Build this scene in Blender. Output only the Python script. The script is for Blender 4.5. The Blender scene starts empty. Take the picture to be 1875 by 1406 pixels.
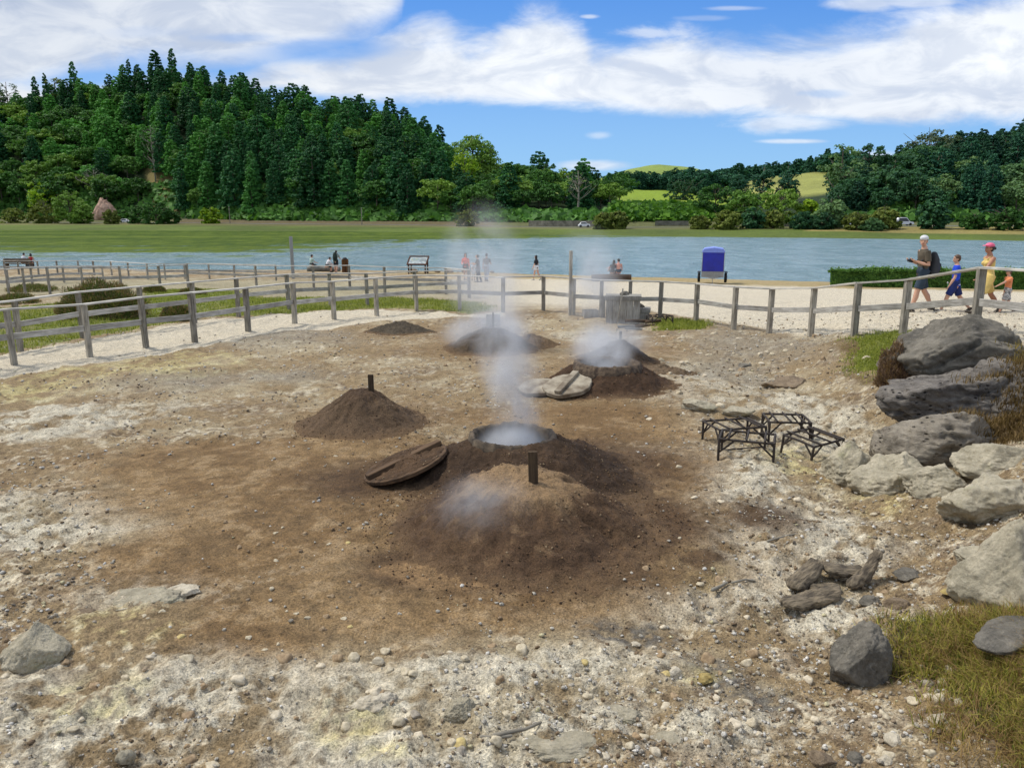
import bpy, bmesh, math, random
import numpy as np
from mathutils import Vector, Matrix, Quaternion
R = math.radians
SC = bpy.context.scene
COL = SC.collection
random.seed(7)
RNG = np.random.default_rng(11)

# ------------------------------------------------------------------ camera
CAMZ = 2.8
FPX = 1408.0
PITCH = math.atan((703 - 392) / FPX)
cam_data = bpy.data.cameras.new('camera')
cam_data.sensor_width = 36.0
cam_data.lens = 36.0 * FPX / 1875.0
cam_data.clip_end = 5000
cam_data.clip_start = 0.05
cam = bpy.data.objects.new('camera', cam_data)
COL.objects.link(cam)
cam.location = (0, 0, CAMZ)
cam.rotation_euler = (math.pi / 2 - PITCH, 0, 0)
SC.camera = cam

# ------------------------------------------------------------------ light
SUN_DIR = Vector((-0.50, 0.16, 0.85)).normalized()     # towards the sun
SUN_EL = math.asin(SUN_DIR.z)
SUN_ROT = math.atan2(SUN_DIR.x, SUN_DIR.y)
sun_data = bpy.data.lights.new('sun', 'SUN')
sun_data.energy = 2.9
sun_data.angle = R(9.0)
sun_data.color = (1.0, 0.955, 0.88)
sun = bpy.data.objects.new('sun', sun_data)
COL.objects.link(sun)
sun.rotation_euler = SUN_DIR.to_track_quat('Z', 'Y').to_euler()
sun.location = (0, 0, 60)
SC.view_settings.view_transform = 'Standard'
SC.view_settings.look = 'None'
SC.view_settings.gamma = 1.0
SC.view_settings.exposure = 0.22
SC.cycles.max_bounces = 6
SC.cycles.diffuse_bounces = 3
SC.cycles.glossy_bounces = 3
SC.cycles.transmission_bounces = 4
SC.cycles.volume_bounces = 1
SC.cycles.volume_max_steps = 128
SC.cycles.transparent_max_bounces = 16
SC.cycles.use_adaptive_sampling = True
SC.cycles.adaptive_threshold = 0.02


def uv_of(px, py):
    a = (px - 937.5) / FPX
    b = (703 - py) / FPX
    Y = math.cos(PITCH) + b * math.sin(PITCH)
    Z = b * math.cos(PITCH) - math.sin(PITCH)
    return a / Y, Z / Y


class NT:
    """tiny helper round a node tree"""
    def __init__(s, tree):
        s.t = tree
        s.n = tree.nodes
        s.l = tree.links

    def node(s, kind, **kw):
        n = s.n.new(kind)
        for k, v in kw.items():
            setattr(n, k, v)
        return n

    def put(s, inp, v):
        if isinstance(v, bpy.types.NodeSocket):
            s.l.new(v, inp)
        elif v is not None:
            if isinstance(v, (tuple, list, np.ndarray)):
                v = tuple(float(q) for q in v)
                if len(v) == 3 and inp.type == 'RGBA':
                    v = v + (1.0,)
            inp.default_value = v

    def math(s, op, a, b=None, c=None, clamp=False):
        n = s.node('ShaderNodeMath', operation=op, use_clamp=clamp)
        s.put(n.inputs[0], a)
        if b is not None:
            s.put(n.inputs[1], b)
        if c is not None:
            s.put(n.inputs[2], c)
        return n.outputs[0]

    def vmath(s, op, a, b=None, out=0):
        n = s.node('ShaderNodeVectorMath', operation=op)
        s.put(n.inputs[0], a)
        if b is not None:
            s.put(n.inputs[1], b)
        return n.outputs[out]

    def ramp(s, v, lo, hi, a=0.0, b=1.0, smooth=True):
        n = s.node('ShaderNodeMapRange', interpolation_type='SMOOTHSTEP' if smooth else 'LINEAR')
        s.put(n.inputs['Value'], v)
        n.inputs['From Min'].default_value = lo
        n.inputs['From Max'].default_value = hi
        n.inputs['To Min'].default_value = a
        n.inputs['To Max'].default_value = b
        return n.outputs[0]

    def mix(s, f, a, b, blend='MIX'):
        n = s.node('ShaderNodeMix', data_type='RGBA', blend_type=blend)
        s.put(n.inputs[0], f)
        s.put(n.inputs[6], a)
        s.put(n.inputs[7], b)
        return n.outputs[2]

    def noise(s, vec, scale, detail=4, rough=0.55, dist=0.0):
        n = s.node('ShaderNodeTexNoise')
        s.put(n.inputs['Vector'], vec)
        n.inputs['Scale'].default_value = scale
        n.inputs['Detail'].default_value = detail
        n.inputs['Roughness'].default_value = rough
        n.inputs['Distortion'].default_value = dist
        return n.outputs['Fac']

    def mapping(s, vec, scale=(1, 1, 1), loc=(0, 0, 0), rot=(0, 0, 0)):
        n = s.node('ShaderNodeMapping')
        s.put(n.inputs['Vector'], vec)
        n.inputs['Scale'].default_value = scale
        n.inputs['Location'].default_value = loc
        n.inputs['Rotation'].default_value = rot
        return n.outputs[0]

    def curve(s, v, pts):
        n = s.node('ShaderNodeFloatCurve')
        c = n.mapping.curves[0]
        pts = sorted(pts)
        c.points[0].location = pts[0]
        c.points[1].location = pts[-1]
        for p in pts[1:-1]:
            c.points.new(*p)
        for p in c.points:
            p.handle_type = 'AUTO_CLAMPED'
        n.mapping.update()
        s.put(n.inputs['Value'], v)
        return n.outputs[0]


# ------------------------------------------------------------------ sky
world = bpy.data.worlds.new('World')
SC.world = world
world.use_nodes = True
world.cycles.sampling_method = 'MANUAL'
world.cycles.sample_map_resolution = 512


def build_sky():
    W = NT(world.node_tree)
    W.n.clear()
    out = W.node('ShaderNodeOutputWorld')
    bg = W.node('ShaderNodeBackground')
    sky = W.node('ShaderNodeTexSky', sky_type='NISHITA', sun_disc=False)
    sky.sun_elevation = SUN_EL
    sky.sun_rotation = SUN_ROT
    sky.air_density = 1.0
    sky.dust_density = 0.4
    sky.ozone_density = 2.5
    STR = 0.10
    tc = W.node('ShaderNodeTexCoord').outputs['Generated']
    sep = W.node('ShaderNodeSeparateXYZ')
    W.put(sep.inputs[0], tc)
    x, y, z = sep.outputs
    ya = W.math('MAXIMUM', W.math('ABSOLUTE', y), 0.08)
    u = W.math('DIVIDE', x, ya)
    v = W.math('DIVIDE', z, ya)
    # clean deep blue of the photograph: more saturated upwards
    blue = W.mix(1.0, sky.outputs[0], (0.52, 0.86, 1.22), 'MULTIPLY')
    comb = W.node('ShaderNodeCombineXYZ')
    W.put(comb.inputs[0], u)
    W.put(comb.inputs[1], W.math('MULTIPLY', v, 2.6))
    uvv = comb.outputs[0]
    n1 = W.math('SUBTRACT', W.noise(uvv, 7.0, 8, 0.64, 0.35), 0.5)
    n2 = W.math('SUBTRACT', W.noise(uvv, 2.6, 4, 0.5, 0.3), 0.5)
    nn = W.math('ADD', W.math('MULTIPLY', n1, 0.095), W.math('MULTIPLY', n2, 0.05))
    U0, U1, V1 = -0.85, 0.85, 0.5
    un = W.ramp(u, U0, U1, smooth=False)

    def edge(pts):
        q = []
        for px, py in pts:
            uu, vv = uv_of(px, py)
            q.append(((uu - U0) / (U1 - U0), max(0, min(1, vv / V1))))
        q.insert(0, (0.0, q[0][1]))
        q.append((1.0, q[-1][1]))
        return W.math('MULTIPLY', W.curve(un, q), V1)

    def band(low, up, wl, wu, amp=1.0):
        L = edge(low)
        U = edge(up)
        nz = W.math('MULTIPLY', nn, amp)
        a = W.ramp(W.math('ADD', W.math('SUBTRACT', v, L), W.math('MULTIPLY', nz, 0.45)), -wl, wl)
        b = W.ramp(W.math('ADD', W.math('SUBTRACT', U, v), nz), -wu, wu)
        return W.math('MULTIPLY', a, b)

    main = band([(0, 205), (380, 170), (520, 168), (600, 176), (740, 180), (900, 187), (1100, 196), (1300, 206), (1500, 213), (1700, 219), (1875, 223)],
                [(0, 150), (380, 140), (520, 122), (620, 108), (730, 66), (800, 55), (870, 86), (940, 50), (1000, 34), (1060, 52), (1100, 96), (1170, 82),
                 (1250, 70), (1300, 82), (1400, 66), (1500, 56), (1600, 44), (1700, 24), (1800, 2), (1875, -12)], 0.010, 0.024)
    left = band([(0, 158), (80, 150), (160, 126), (260, 118), (380, 122), (470, 112), (560, 92), (640, 70), (700, 46), (735, 8), (760, -60), (900, -90), (1875, -90)],
                [(0, -300), (1875, -300)], 0.022, 0.02, 1.3)

    def blob(cx, cy, rx, ry, amp=3.0, soft=0.9):
        cu, cv = uv_of(cx, cy)
        eu, _ = uv_of(cx + rx, cy)
        _, ev = uv_of(cx, cy - ry)
        du = W.math('DIVIDE', W.math('SUBTRACT', u, cu), abs(eu - cu))
        dv = W.math('DIVIDE', W.math('SUBTRACT', v, cv), abs(ev - cv))
        d = W.math('SQRT', W.math('ADD', W.math('MULTIPLY', du, du), W.math('MULTIPLY', dv, dv)))
        d = W.math('SUBTRACT', d, W.math('MULTIPLY', n1, amp))
        return W.ramp(d, 1.15, 1.15 - soft)

    # wisps
    cov = W.math('MAXIMUM', main, W.math('MULTIPLY', left, 0.93))
    for (cx, cy, rx, ry, k, am) in [(1455, 226, 125, 20, .75, 2.5), (1458, 259, 70, 5, .7, 1.5), (1098, 248, 30, 9, .4, 1.5),
                                    (1090, 303, 85, 12, .75, 1.4), (1590, 287, 60, 14, .7, 1.4), (1585, 8, 75, 16, .75, 2.0), (1345, 16, 55, 5, .4, 1.8),
                                    (1190, 62, 100, 15, .6, 3.0), (1078, 31, 22, 5, .6, 1.5), (1290, 34, 60, 6, .25, 1.8),
                                    (1680, 4, 120, 14, .7, 2.0), (650, 228, 30, 6, .3, 1.5)]:
        cov = W.math('MAXIMUM', cov, W.math('MULTIPLY', blob(cx, cy, rx, ry, am), k))
    # gaps that show thin blue through the left mass
    for (cx, cy, rx, ry, k) in [(600, 92, 150, 22, .62), (170, 148, 100, 22, .75), (430, 70, 90, 12, .35), (1500, 172, 60, 9, .35), (260, 60, 120, 14, .12)]:
        cov = W.math('MULTIPLY', cov, W.math('SUBTRACT', 1.0, W.math('MULTIPLY', blob(cx, cy, rx, ry, 2.6), k)))
    # broken cloud elsewhere (behind the camera and high up)
    nall = W.noise(W.mapping(tc, (1, 1, 2.2)), 2.3, 5, 0.55)
    gen = W.math('MULTIPLY', W.ramp(nall, 0.36, 0.5), W.ramp(z, 0.02, 0.2))
    front = W.math('MULTIPLY', W.ramp(y, 0.10, 0.3), W.ramp(v, 0.52, 0.40))
    cov = W.math('ADD', W.math('MULTIPLY', cov, front), W.math('MULTIPLY', W.math('MULTIPLY', gen, 0.95), W.math('SUBTRACT', 1.0, front)), clamp=True)
    # cloud brightness: billows, greyer undersides
    nb = W.noise(W.mapping(uvv, (1, 1, 1), (3.1, 0.04, 0)), 9.0, 5, 0.6, 0.5)
    nb2 = W.noise(uvv, 3.2, 3, 0.5, 0.2)
    lit = W.math('ADD', W.math('MULTIPLY', W.ramp(nb, 0.38, 0.62), 0.6), W.math('MULTIPLY', W.ramp(nb2, 0.35, 0.65), 0.4))
    leftdim = W.ramp(u, -0.62, 0.1, 0.86, 1.0)
    cc = W.mix(lit, (5.2, 5.9, 7.2), (8.7, 9.0, 9.3))
    cc = W.mix(1.0, cc, leftdim, 'MULTIPLY')
    thin = W.mix(W.ramp(v, 0.0, 0.32), (3.0, 5.3, 8.3), (0.75, 2.55, 7.2))
    blue2 = W.mix(W.math('MULTIPLY', W.ramp(z, -0.02, 0.02), 0.75), blue, thin)
    cl = W.mix(cov, blue2, cc)
    # ground colour below the horizon
    cl = W.mix(W.ramp(z, 0.0, -0.03), cl, (1.6, 1.7, 1.6))
    W.put(bg.inputs[0], cl)
    bg.inputs[1].default_value = STR
    W.l.new(bg.outputs[0], out.inputs[0])


build_sky()


# ------------------------------------------------------------------ numpy noise
def _hash(ix, iy, iz, seed):
    h = (ix.astype(np.int64) * 374761393 + iy.astype(np.int64) * 668265263 + iz.astype(np.int64) * 2147483647 + seed * 1274126177) & 0xffffffff
    h = ((h ^ (h >> 13)) * 1274126177) & 0xffffffff
    h = ((h ^ (h >> 16)) * 2246822519) & 0xffffffff
    return ((h ^ (h >> 15)) & 0xffffff) / float(0xffffff)


def vn(x, y, z=0.0, seed=0):
    x = np.asarray(x, float); y = np.asarray(y, float)
    z = np.zeros_like(x) + z
    ix, iy, iz = np.floor(x), np.floor(y), np.floor(z)
    fx, fy, fz = x - ix, y - iy, z - iz
    sx, sy, sz = [f * f * f * (f * (f * 6 - 15) + 10) for f in (fx, fy, fz)]
    r = 0
    flat = np.all(fz == 0)
    for dz in ((0,) if flat else (0, 1)):
        wz = 1.0 if flat else (sz if dz else 1 - sz)
        for dy in (0, 1):
            wy = sy if dy else 1 - sy
            for dx in (0, 1):
                wx = sx if dx else 1 - sx
                r = r + _hash(ix + dx, iy + dy, iz + dz, seed) * wx * wy * wz
    return r * 2 - 1


def fbm(x, y, z=0.0, o=4, g=0.5, seed=0):
    a, t, r = 1.0, 0.0, 0
    x = np.asarray(x, float); y = np.asarray(y, float)
    z = np.asarray(z, float)
    for i in range(o):
        r = r + a * vn(x, y, z, seed + i * 17)
        t += a
        a *= g
        x = x * 2.03 + 11.3; y = y * 2.03 - 7.7
        z = z * 2.03 + (3.1 if np.any(z) else 0)
    return r / t


def sstep(v, a, b):
    t = np.clip((np.asarray(v, float) - a) / (b - a), 0, 1)
    return t * t * (3 - 2 * t)


def lin(r, g, b):
    f = lambda c: ((c / 255 + 0.055) / 1.055) ** 2.4 if c > 10.3 else c / 255 / 12.92
    return np.array([f(r), f(g), f(b)])


# ------------------------------------------------------------------ heights of the near ground
SH_X = [uv_of(p, 500)[0] for p in (-600, 0, 300, 600, 766, 982, 1500, 1875, 2600)]
SH_Y = [71, 70, 68.5, 68, 67, 62.5, 55.6, 52, 51]
PR_T = [-10, .25, .37, .5, .67, .83, .95, 1.0, 1.12, 1.5]
PR_Z = [0, 0, -.12, -.5, -1.08, -1.45, -1.75, -2.0, -2.7, -5]
BK = np.array([(6.6, 14.9, .44), (5.7, 19.8, 0), (7.2, 14, .60), (7, 11.7, .93), (7, 10.5, 1.05), (9.3, 17.6, .66), (12, 17, .80), (5, 17, 0), (4.4, 12, 0),
               (5, 24, 0), (8, 24, .1), (12, 24, .4), (16, 17, 1.0), (16, 24, .5), (9, 12, 1.0), (9, 10, 1.1), (12, 10, 1.2), (3.5, 4.4, .42), (4.5, 4.5, .85), (3.1, 3.3, .36),
               (4, 3.2, .6), (2.3, 4.6, .0), (2.0, 3.4, .05), (2.6, 6, 0), (4.1, 6.5, .15), (5, 6.5, .6), (6, 6.5, .9), (4.9, 9, .25), (6.2, 9, .85), (4, 9, 0), (3, 9, 0), (5, 14, .0),
               (1.5, 2.5, 0), (1.5, 6, 0), (1.5, 9, 0), (3, 12, 0), (3, 17, 0), (5.8, 11.5, .45), (6, 1.5, 1.0), (9, 5, 1.3), (3, 1, .4), (2.5, 24, 0), (2.5, 30, 0), (8, 32, 0), (14, 32, 0), (5.4, 12.8, .16)])


def _bk_fit():
    """weights so that the smooth surface passes through the measured heights"""
    sg = 0.6 + 0.04 * BK[:, 1]
    D2 = (BK[:, None, 0] - BK[None, :, 0]) ** 2 + (BK[:, None, 1] - BK[None, :, 1]) ** 2
    K = np.exp(-D2 / (2 * sg[None, :] ** 2))
    A = K / (K.sum(1, keepdims=True) + .02)
    return np.linalg.solve(A.T @ A + .004 * np.eye(len(BK)), A.T @ BK[:, 2] + .004 * BK[:, 2])


BKS = _bk_fit()


def hgt(x, y):
    """height of the near ground without its small relief"""
    x = np.asarray(x, float); y = np.asarray(y, float)
    yy = np.maximum(y, 0.3)
    u = x / np.maximum(yy, 8)
    sh = np.interp(u, SH_X, SH_Y)
    z = np.interp(y / sh, PR_T, PR_Z)
    w = np.zeros_like(z); s = np.zeros_like(z)
    for (bx, by, _), bz in zip(BK, BKS):
        sg = 0.6 + 0.04 * by
        k = np.exp(-((x - bx) ** 2 + (y - by) ** 2) / (2 * sg * sg))
        w = w + k; s = s + k * bz
    w = w + 0.02
    z = z + s / w
    z = z + 0.07 * fbm(x * .35, y * .35, o=2, seed=5) * sstep(y, 2, 8)
    return z


def ray(px, py):
    a = (px - 937.5) / FPX
    b = (703 - py) / FPX
    return Vector((a, math.cos(PITCH) + b * math.sin(PITCH), b * math.cos(PITCH) - math.sin(PITCH)))


def W(px, py, dz=0.0):
    """point of the near ground (raised by dz) seen at this pixel of the photograph"""
    d = ray(px, py)
    t = np.concatenate([np.linspace(1.5, 30, 1200), np.linspace(30.05, 90, 800)])
    X, Y, Z = d.x * t, d.y * t, CAMZ + d.z * t
    g = hgt(X, Y) + dz
    k = np.argmax(Z <= g)
    if Z[k] > g[k]:
        k = np.argmin(np.where(Y > 20, Z - g, 99))
    return Vector((X[k], Y[k], float(hgt(X[k], Y[k]))))


def AT(px, py, Y):
    d = ray(px, py)
    t = Y / d.y
    return Vector((d.x * t, Y, CAMZ + d.z * t))


def pxm(p):
    """pixels of the photograph per metre at a point"""
    zc = p[1] * math.cos(PITCH) + (CAMZ - p[2]) * math.sin(PITCH)
    return FPX / zc


# ------------------------------------------------------------------ object helpers
def mesh_arr(name, V, F, smooth=True, col=None, uvs=None):
    """V: n x 3; F: list of faces or an m x k array"""
    me = bpy.data.meshes.new(name)
    V = np.asarray(V, np.float32)
    if isinstance(F, np.ndarray):
        m, k = F.shape
        me.vertices.add(len(V)); me.vertices.foreach_set('co', V.ravel())
        me.loops.add(m * k); me.loops.foreach_set('vertex_index', F.astype(np.int32).ravel())
        me.polygons.add(m)
        me.polygons.foreach_set('loop_start', np.arange(0, m * k, k, dtype=np.int32))
        me.polygons.foreach_set('loop_total', np.full(m, k, np.int32))
        me.update(calc_edges=True)
    else:
        me.from_pydata([tuple(map(float, v)) for v in V], [], F)
        me.update()
    if smooth:
        me.polygons.foreach_set('use_smooth', [True] * len(me.polygons))
    if col is not None:
        a = me.color_attributes.new('col', 'FLOAT_COLOR', 'POINT')
        c = np.ones((len(V), 4), np.float32); c[:, :3] = col
        a.data.foreach_set('color', c.ravel())
    return me


def obj(name, me, mat=None, parent=None, loc=(0, 0, 0), rot=(0, 0, 0)):
    o = bpy.data.objects.new(name, me)
    COL.objects.link(o)
    o.location = loc
    o.rotation_euler = rot
    if mat is not None and me is not None and len(me.materials) == 0:
        me.materials.append(mat)
    if parent is not None:
        o.parent = parent
    return o


def tag(o, label=None, cat=None, group=None, kind=None):
    if label: o['label'] = label
    if cat: o['category'] = cat
    if group: o['group'] = group
    if kind: o['kind'] = kind
    return o


def thing(name, label, cat, loc, rz=0.0, group=None):
    o = obj(name, None, None, None, loc, (0, 0, rz))
    return tag(o, label, cat, group)


class MB:
    """collects closed pieces; builds one mesh"""
    def __init__(s):
        s.V = []; s.F = []; s.n = 0

    def add(s, V, F):
        s.V.append(np.asarray(V, float).reshape(-1, 3))
        s.F += [tuple(int(i) + s.n for i in f) for f in F]
        s.n += len(s.V[-1])

    def box(s, c, size, rz=0.0, M=None):
        x, y, z = [q / 2 for q in size]
        P = np.array([(-x, -y, -z), (x, -y, -z), (x, y, -z), (-x, y, -z), (-x, -y, z), (x, -y, z), (x, y, z), (-x, y, z)])
        if rz:
            cs, sn = math.cos(rz), math.sin(rz)
            P = P @ np.array([[cs, sn, 0], [-sn, cs, 0], [0, 0, 1]])
        if M is not None:
            P = P @ np.array(M.to_3x3()).T
        s.add(P + np.array(c), [(0, 3, 2, 1), (4, 5, 6, 7), (0, 1, 5, 4), (1, 2, 6, 5), (2, 3, 7, 6), (3, 0, 4, 7)])

    def bar(s, p, q, w, h=None, up=(0, 0, 1)):
        p, q = Vector(p), Vector(q)
        d = q - p
        t = d.normalized()
        upv = Vector(up)
        if abs(t.dot(upv)) > 0.97:
            upv = Vector((0, 1, 0))
        sd = t.cross(upv).normalized()
        u2 = sd.cross(t)
        h = h or w
        P = []
        for e in (p, q):
            for a, b in ((-1, -1), (1, -1), (1, 1), (-1, 1)):
                P.append(e + sd * (a * w / 2) + u2 * (b * h / 2))
        s.add([tuple(v) for v in P], [(3, 2, 1, 0), (4, 5, 6, 7), (0, 1, 5, 4), (1, 2, 6, 5), (2, 3, 7, 6), (3, 0, 4, 7)])

    def tube(s, pts, rad, n=10, side=(1, 0, 0), round_ends=True, flat=1.0):
        """closed tube along pts; rad: list of r or (r_side, r_other)"""
        pts = [Vector(p) for p in pts]
        rad = [(r, r * flat) if not isinstance(r, (tuple, list)) else r for r in rad]
        if round_ends:
            a, b = pts[0], pts[-1]
            ta = (pts[0] - pts[1]).normalized(); tb = (pts[-1] - pts[-2]).normalized()
            ra, rb = rad[0], rad[-1]
            ma, mb = min(ra), min(rb)
            pts = [a + ta * ma * .95, a + ta * ma * .7] + pts + [b + tb * mb * .7, b + tb * mb * .95]
            rad = [(ra[0] * .3, ra[1] * .3), (ra[0] * .72, ra[1] * .72)] + rad + [(rb[0] * .72, rb[1] * .72), (rb[0] * .3, rb[1] * .3)]
        P = []; m = len(pts)
        sv = Vector(side)
        for i in range(m):
            t = (pts[min(i + 1, m - 1)] - pts[max(i - 1, 0)]).normalized()
            sd = sv - t * sv.dot(t)
            if sd.length < 1e-3:
                sd = Vector((0, 1, 0)) - t * t.y
            sd.normalize()
            ot = t.cross(sd)
            for k in range(n):
                an = 2 * math.pi * k / n
                P.append(pts[i] + sd * (math.cos(an) * rad[i][0]) + ot * (math.sin(an) * rad[i][1]))
        F = []
        for i in range(m - 1):
            for k in range(n):
                k2 = (k + 1) % n
                F.append((i * n + k, i * n + k2, (i + 1) * n + k2, (i + 1) * n + k))
        F.append(tuple(range(n))[::-1])
        F.append(tuple((m - 1) * n + k for k in range(n)))
        s.add([tuple(v) for v in P], F)

    def ball(s, c, r, n=12, m=8, M=None):
        r = (r, r, r) if not isinstance(r, (tuple, list)) else r
        P = [(0, 0, -1)]
        for i in range(1, m):
            ph = math.pi * i / m
            for k in range(n):
                th = 2 * math.pi * k / n
                P.append((math.sin(ph) * math.cos(th), math.sin(ph) * math.sin(th), -math.cos(ph)))
        P.append((0, 0, 1))
        P = np.array(P) * np.array(r)
        if M is not None:
            P = P @ np.array(M.to_3x3()).T
        F = []
        for k in range(n):
            F.append((0, 1 + (k + 1) % n, 1 + k))
        for i in range(m - 2):
            for k in range(n):
                k2 = (k + 1) % n
                F.append((1 + i * n + k, 1 + i * n + k2, 1 + (i + 1) * n + k2, 1 + (i + 1) * n + k))
        L = len(P) - 1
        for k in range(n):
            F.append((L, 1 + (m - 2) * n + k, 1 + (m - 2) * n + (k + 1) % n))
        s.add(P + np.array(c), F)

    def mesh(s, name, smooth=False):
        return mesh_arr(name, np.concatenate(s.V), s.F, smooth)

    def build(s, name, mat, parent=None, loc=(0, 0, 0), rot=(0, 0, 0), smooth=False, bevel=0.0, remesh=0.0, it=4):
        me = s.mesh(name, smooth)
        if bevel or remesh:
            me = apply_mods(me, name, bevel, remesh, it)
        return obj(name, me, mat, parent, loc, rot)


def apply_mods(me, name, bevel=0.0, remesh=0.0, it=4, extra=None):
    t = bpy.data.objects.new('tmp', me)
    COL.objects.link(t)
    if remesh:
        m = t.modifiers.new('r', 'REMESH'); m.mode = 'VOXEL'; m.voxel_size = remesh
        m.use_smooth_shade = True
        if it:
            m = t.modifiers.new('s', 'SMOOTH'); m.factor = 0.5; m.iterations = it
    if bevel:
        m = t.modifiers.new('b', 'BEVEL'); m.width = bevel; m.segments = 2; m.limit_method = 'ANGLE'; m.angle_limit = R(40)
    if extra:
        extra(t)
    dg = bpy.context.evaluated_depsgraph_get()
    dg.update()
    n = bpy.data.meshes.new_from_object(t.evaluated_get(dg), depsgraph=dg)
    n.name = name
    bpy.data.objects.remove(t)
    bpy.data.meshes.remove(me)
    if remesh:
        n.polygons.foreach_set('use_smooth', [True] * len(n.polygons))
    return n


# ------------------------------------------------------------------ materials
MATS = {}


def newmat(name):
    m = bpy.data.materials.new(name)
    m.use_nodes = True
    t = NT(m.node_tree)
    t.n.clear()
    o = t.node('ShaderNodeOutputMaterial')
    b = t.node('ShaderNodeBsdfPrincipled')
    t.l.new(b.outputs[0], o.inputs[0])
    MATS[name] = m
    return m, t, b, o


def bump(t, b, h, strength, dist):
    n = t.node('ShaderNodeBump')
    n.inputs['Strength'].default_value = strength
    n.inputs['Distance'].default_value = dist
    t.put(n.inputs['Height'], h)
    t.l.new(n.outputs[0], b.inputs['Normal'])


def simple(name, c, rough=0.7, var=0.15, scale=8.0, metal=0.0, bmp=0.0, stretch=(1, 1, 1), c2=None, detail=4, rnd=0.0, spec=0.5, bd=0.01):
    m, t, b, o = newmat(name)
    co = t.node('ShaderNodeTexCoord').outputs['Object']
    v = t.mapping(co, stretch)
    n = t.noise(v, scale, detail, 0.6)
    c = tuple(c)
    d = tuple(c2) if c2 is not None else tuple(q * (1 - 2.2 * var) for q in c)
    col = t.mix(t.ramp(n, 0.3, 0.7), d, c)
    if rnd:
        ri = t.node('ShaderNodeObjectInfo').outputs['Random']
        col = t.mix(1.0, col, t.ramp(ri, 0, 1, 1 - rnd, 1 + rnd * .4, smooth=False), 'MULTIPLY')
    t.put(b.inputs['Base Color'], col)
    b.inputs['Roughness'].default_value = rough
    b.inputs['Metallic'].default_value = metal
    b.inputs['Specular IOR Level'].default_value = spec
    if bmp:
        bump(t, b, n, bmp, bd)
    return m


def vcol_mat(name, speck=0.35, s1=60.0, s2=14.0, bstr=0.6, bd=0.02, rough=0.92, spec=0.25):
    """colour comes from the mesh's own colour attribute, broken up by noise in metres"""
    m, t, b, o = newmat(name)
    co = t.node('ShaderNodeTexCoord').outputs['Object']
    at = t.node('ShaderNodeAttribute', attribute_name='col').outputs['Color']
    a = t.noise(co, s1, 3, 0.65)
    c = t.noise(co, s2, 5, 0.6)
    g = t.noise(co, s1 * 3.1, 2, 0.7)
    f = t.math('ADD', t.math('MULTIPLY', t.math('SUBTRACT', a, .5), 3.4 * speck), t.math('MULTIPLY', t.math('SUBTRACT', c, .5), 1.6 * speck))
    f = t.math('ADD', f, t.math('MULTIPLY', t.math('SUBTRACT', g, .5), 2.2 * speck))
    f = t.math('ADD', f, 1.0)
    f = t.math('MINIMUM', t.math('MAXIMUM', f, 0.35), 1.6)
    col = t.mix(1.0, at, f, 'MULTIPLY')
    t.put(b.inputs['Base Color'], col)
    b.inputs['Roughness'].default_value = rough
    b.inputs['Specular IOR Level'].default_value = spec
    h = t.math('ADD', t.math('ADD', t.math('MULTIPLY', a, .7), c), t.math('MULTIPLY', g, .25))
    bump(t, b, h, bstr, bd)
    return m


def leaf_mat(name, c1, c2, rnd=0.35, sub=0.3, hue=None):
    m, t, b, o = newmat(name)
    ge = t.node('ShaderNodeNewGeometry')
    co = t.node('ShaderNodeTexCoord').outputs['Object']
    n = t.noise(co, 0.5 if sub > 0 else 5.0, 3, 0.6)
    isl = ge.outputs['Random Per Island']
    ri = t.node('ShaderNodeObjectInfo').outputs['Random']
    f = t.math('ADD', t.math('MULTIPLY', n, 0.5), t.math('MULTIPLY', isl, 0.5))
    col = t.mix(t.ramp(f, 0.2, 0.8), tuple(c1), tuple(c2))
    if hue is not None:
        col = t.mix(t.ramp(ri, 0.55, 1.0, 0, 0.8), col, tuple(hue))
    col = t.mix(1.0, col, t.ramp(ri, 0, 1, 1 - rnd, 1 + rnd, smooth=False), 'MULTIPLY')
    t.put(b.inputs['Base Color'], col)
    b.inputs['Roughness'].default_value = 0.65
    b.inputs['Specular IOR Level'].default_value = 0.2
    tr = t.node('ShaderNodeBsdfTranslucent')
    t.put(tr.inputs[0], t.mix(1.0, col, (1.3, 1.4, .6), 'MULTIPLY'))
    mx = t.node('ShaderNodeMixShader'); mx.inputs[0].default_value = 0.22
    t.l.new(b.outputs[0], mx.inputs[1]); t.l.new(tr.outputs[0], mx.inputs[2])
    t.l.new(mx.outputs[0], o.inputs[0])
    return m


def wood_mat(name, c1, c2, axis=2, fine=60, rnd=0.25):
    m, t, b, o = newmat(name)
    co = t.node('ShaderNodeTexCoord').outputs['Object']
    st = [1.0, 1.0, 1.0]; st[axis] = 0.05
    ri = t.node('ShaderNodeObjectInfo').outputs['Random']
    nd = t.node('ShaderNodeVectorMath', operation='SCALE')
    nd.inputs[0].default_value = (13, 7, 9); t.put(nd.inputs['Scale'], ri)
    v = t.vmath('ADD', co, nd.outputs[0])
    g = t.noise(t.mapping(v, tuple(st)), fine, 4, 0.65)
    big = t.noise(v, 3.0, 4, 0.6)
    f = t.math('ADD', t.math('MULTIPLY', g, .65), t.math('MULTIPLY', big, .35))
    col = t.mix(t.ramp(f, 0.34, 0.66), tuple(c2), tuple(c1))
    col = t.mix(1.0, col, t.ramp(ri, 0, 1, 1 - rnd, 1 + rnd * .6, smooth=False), 'MULTIPLY')
    t.put(b.inputs['Base Color'], col)
    b.inputs['Roughness'].default_value = 0.85
    b.inputs['Specular IOR Level'].default_value = 0.25
    bump(t, b, g, 0.5, 0.006)
    return m

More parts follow.
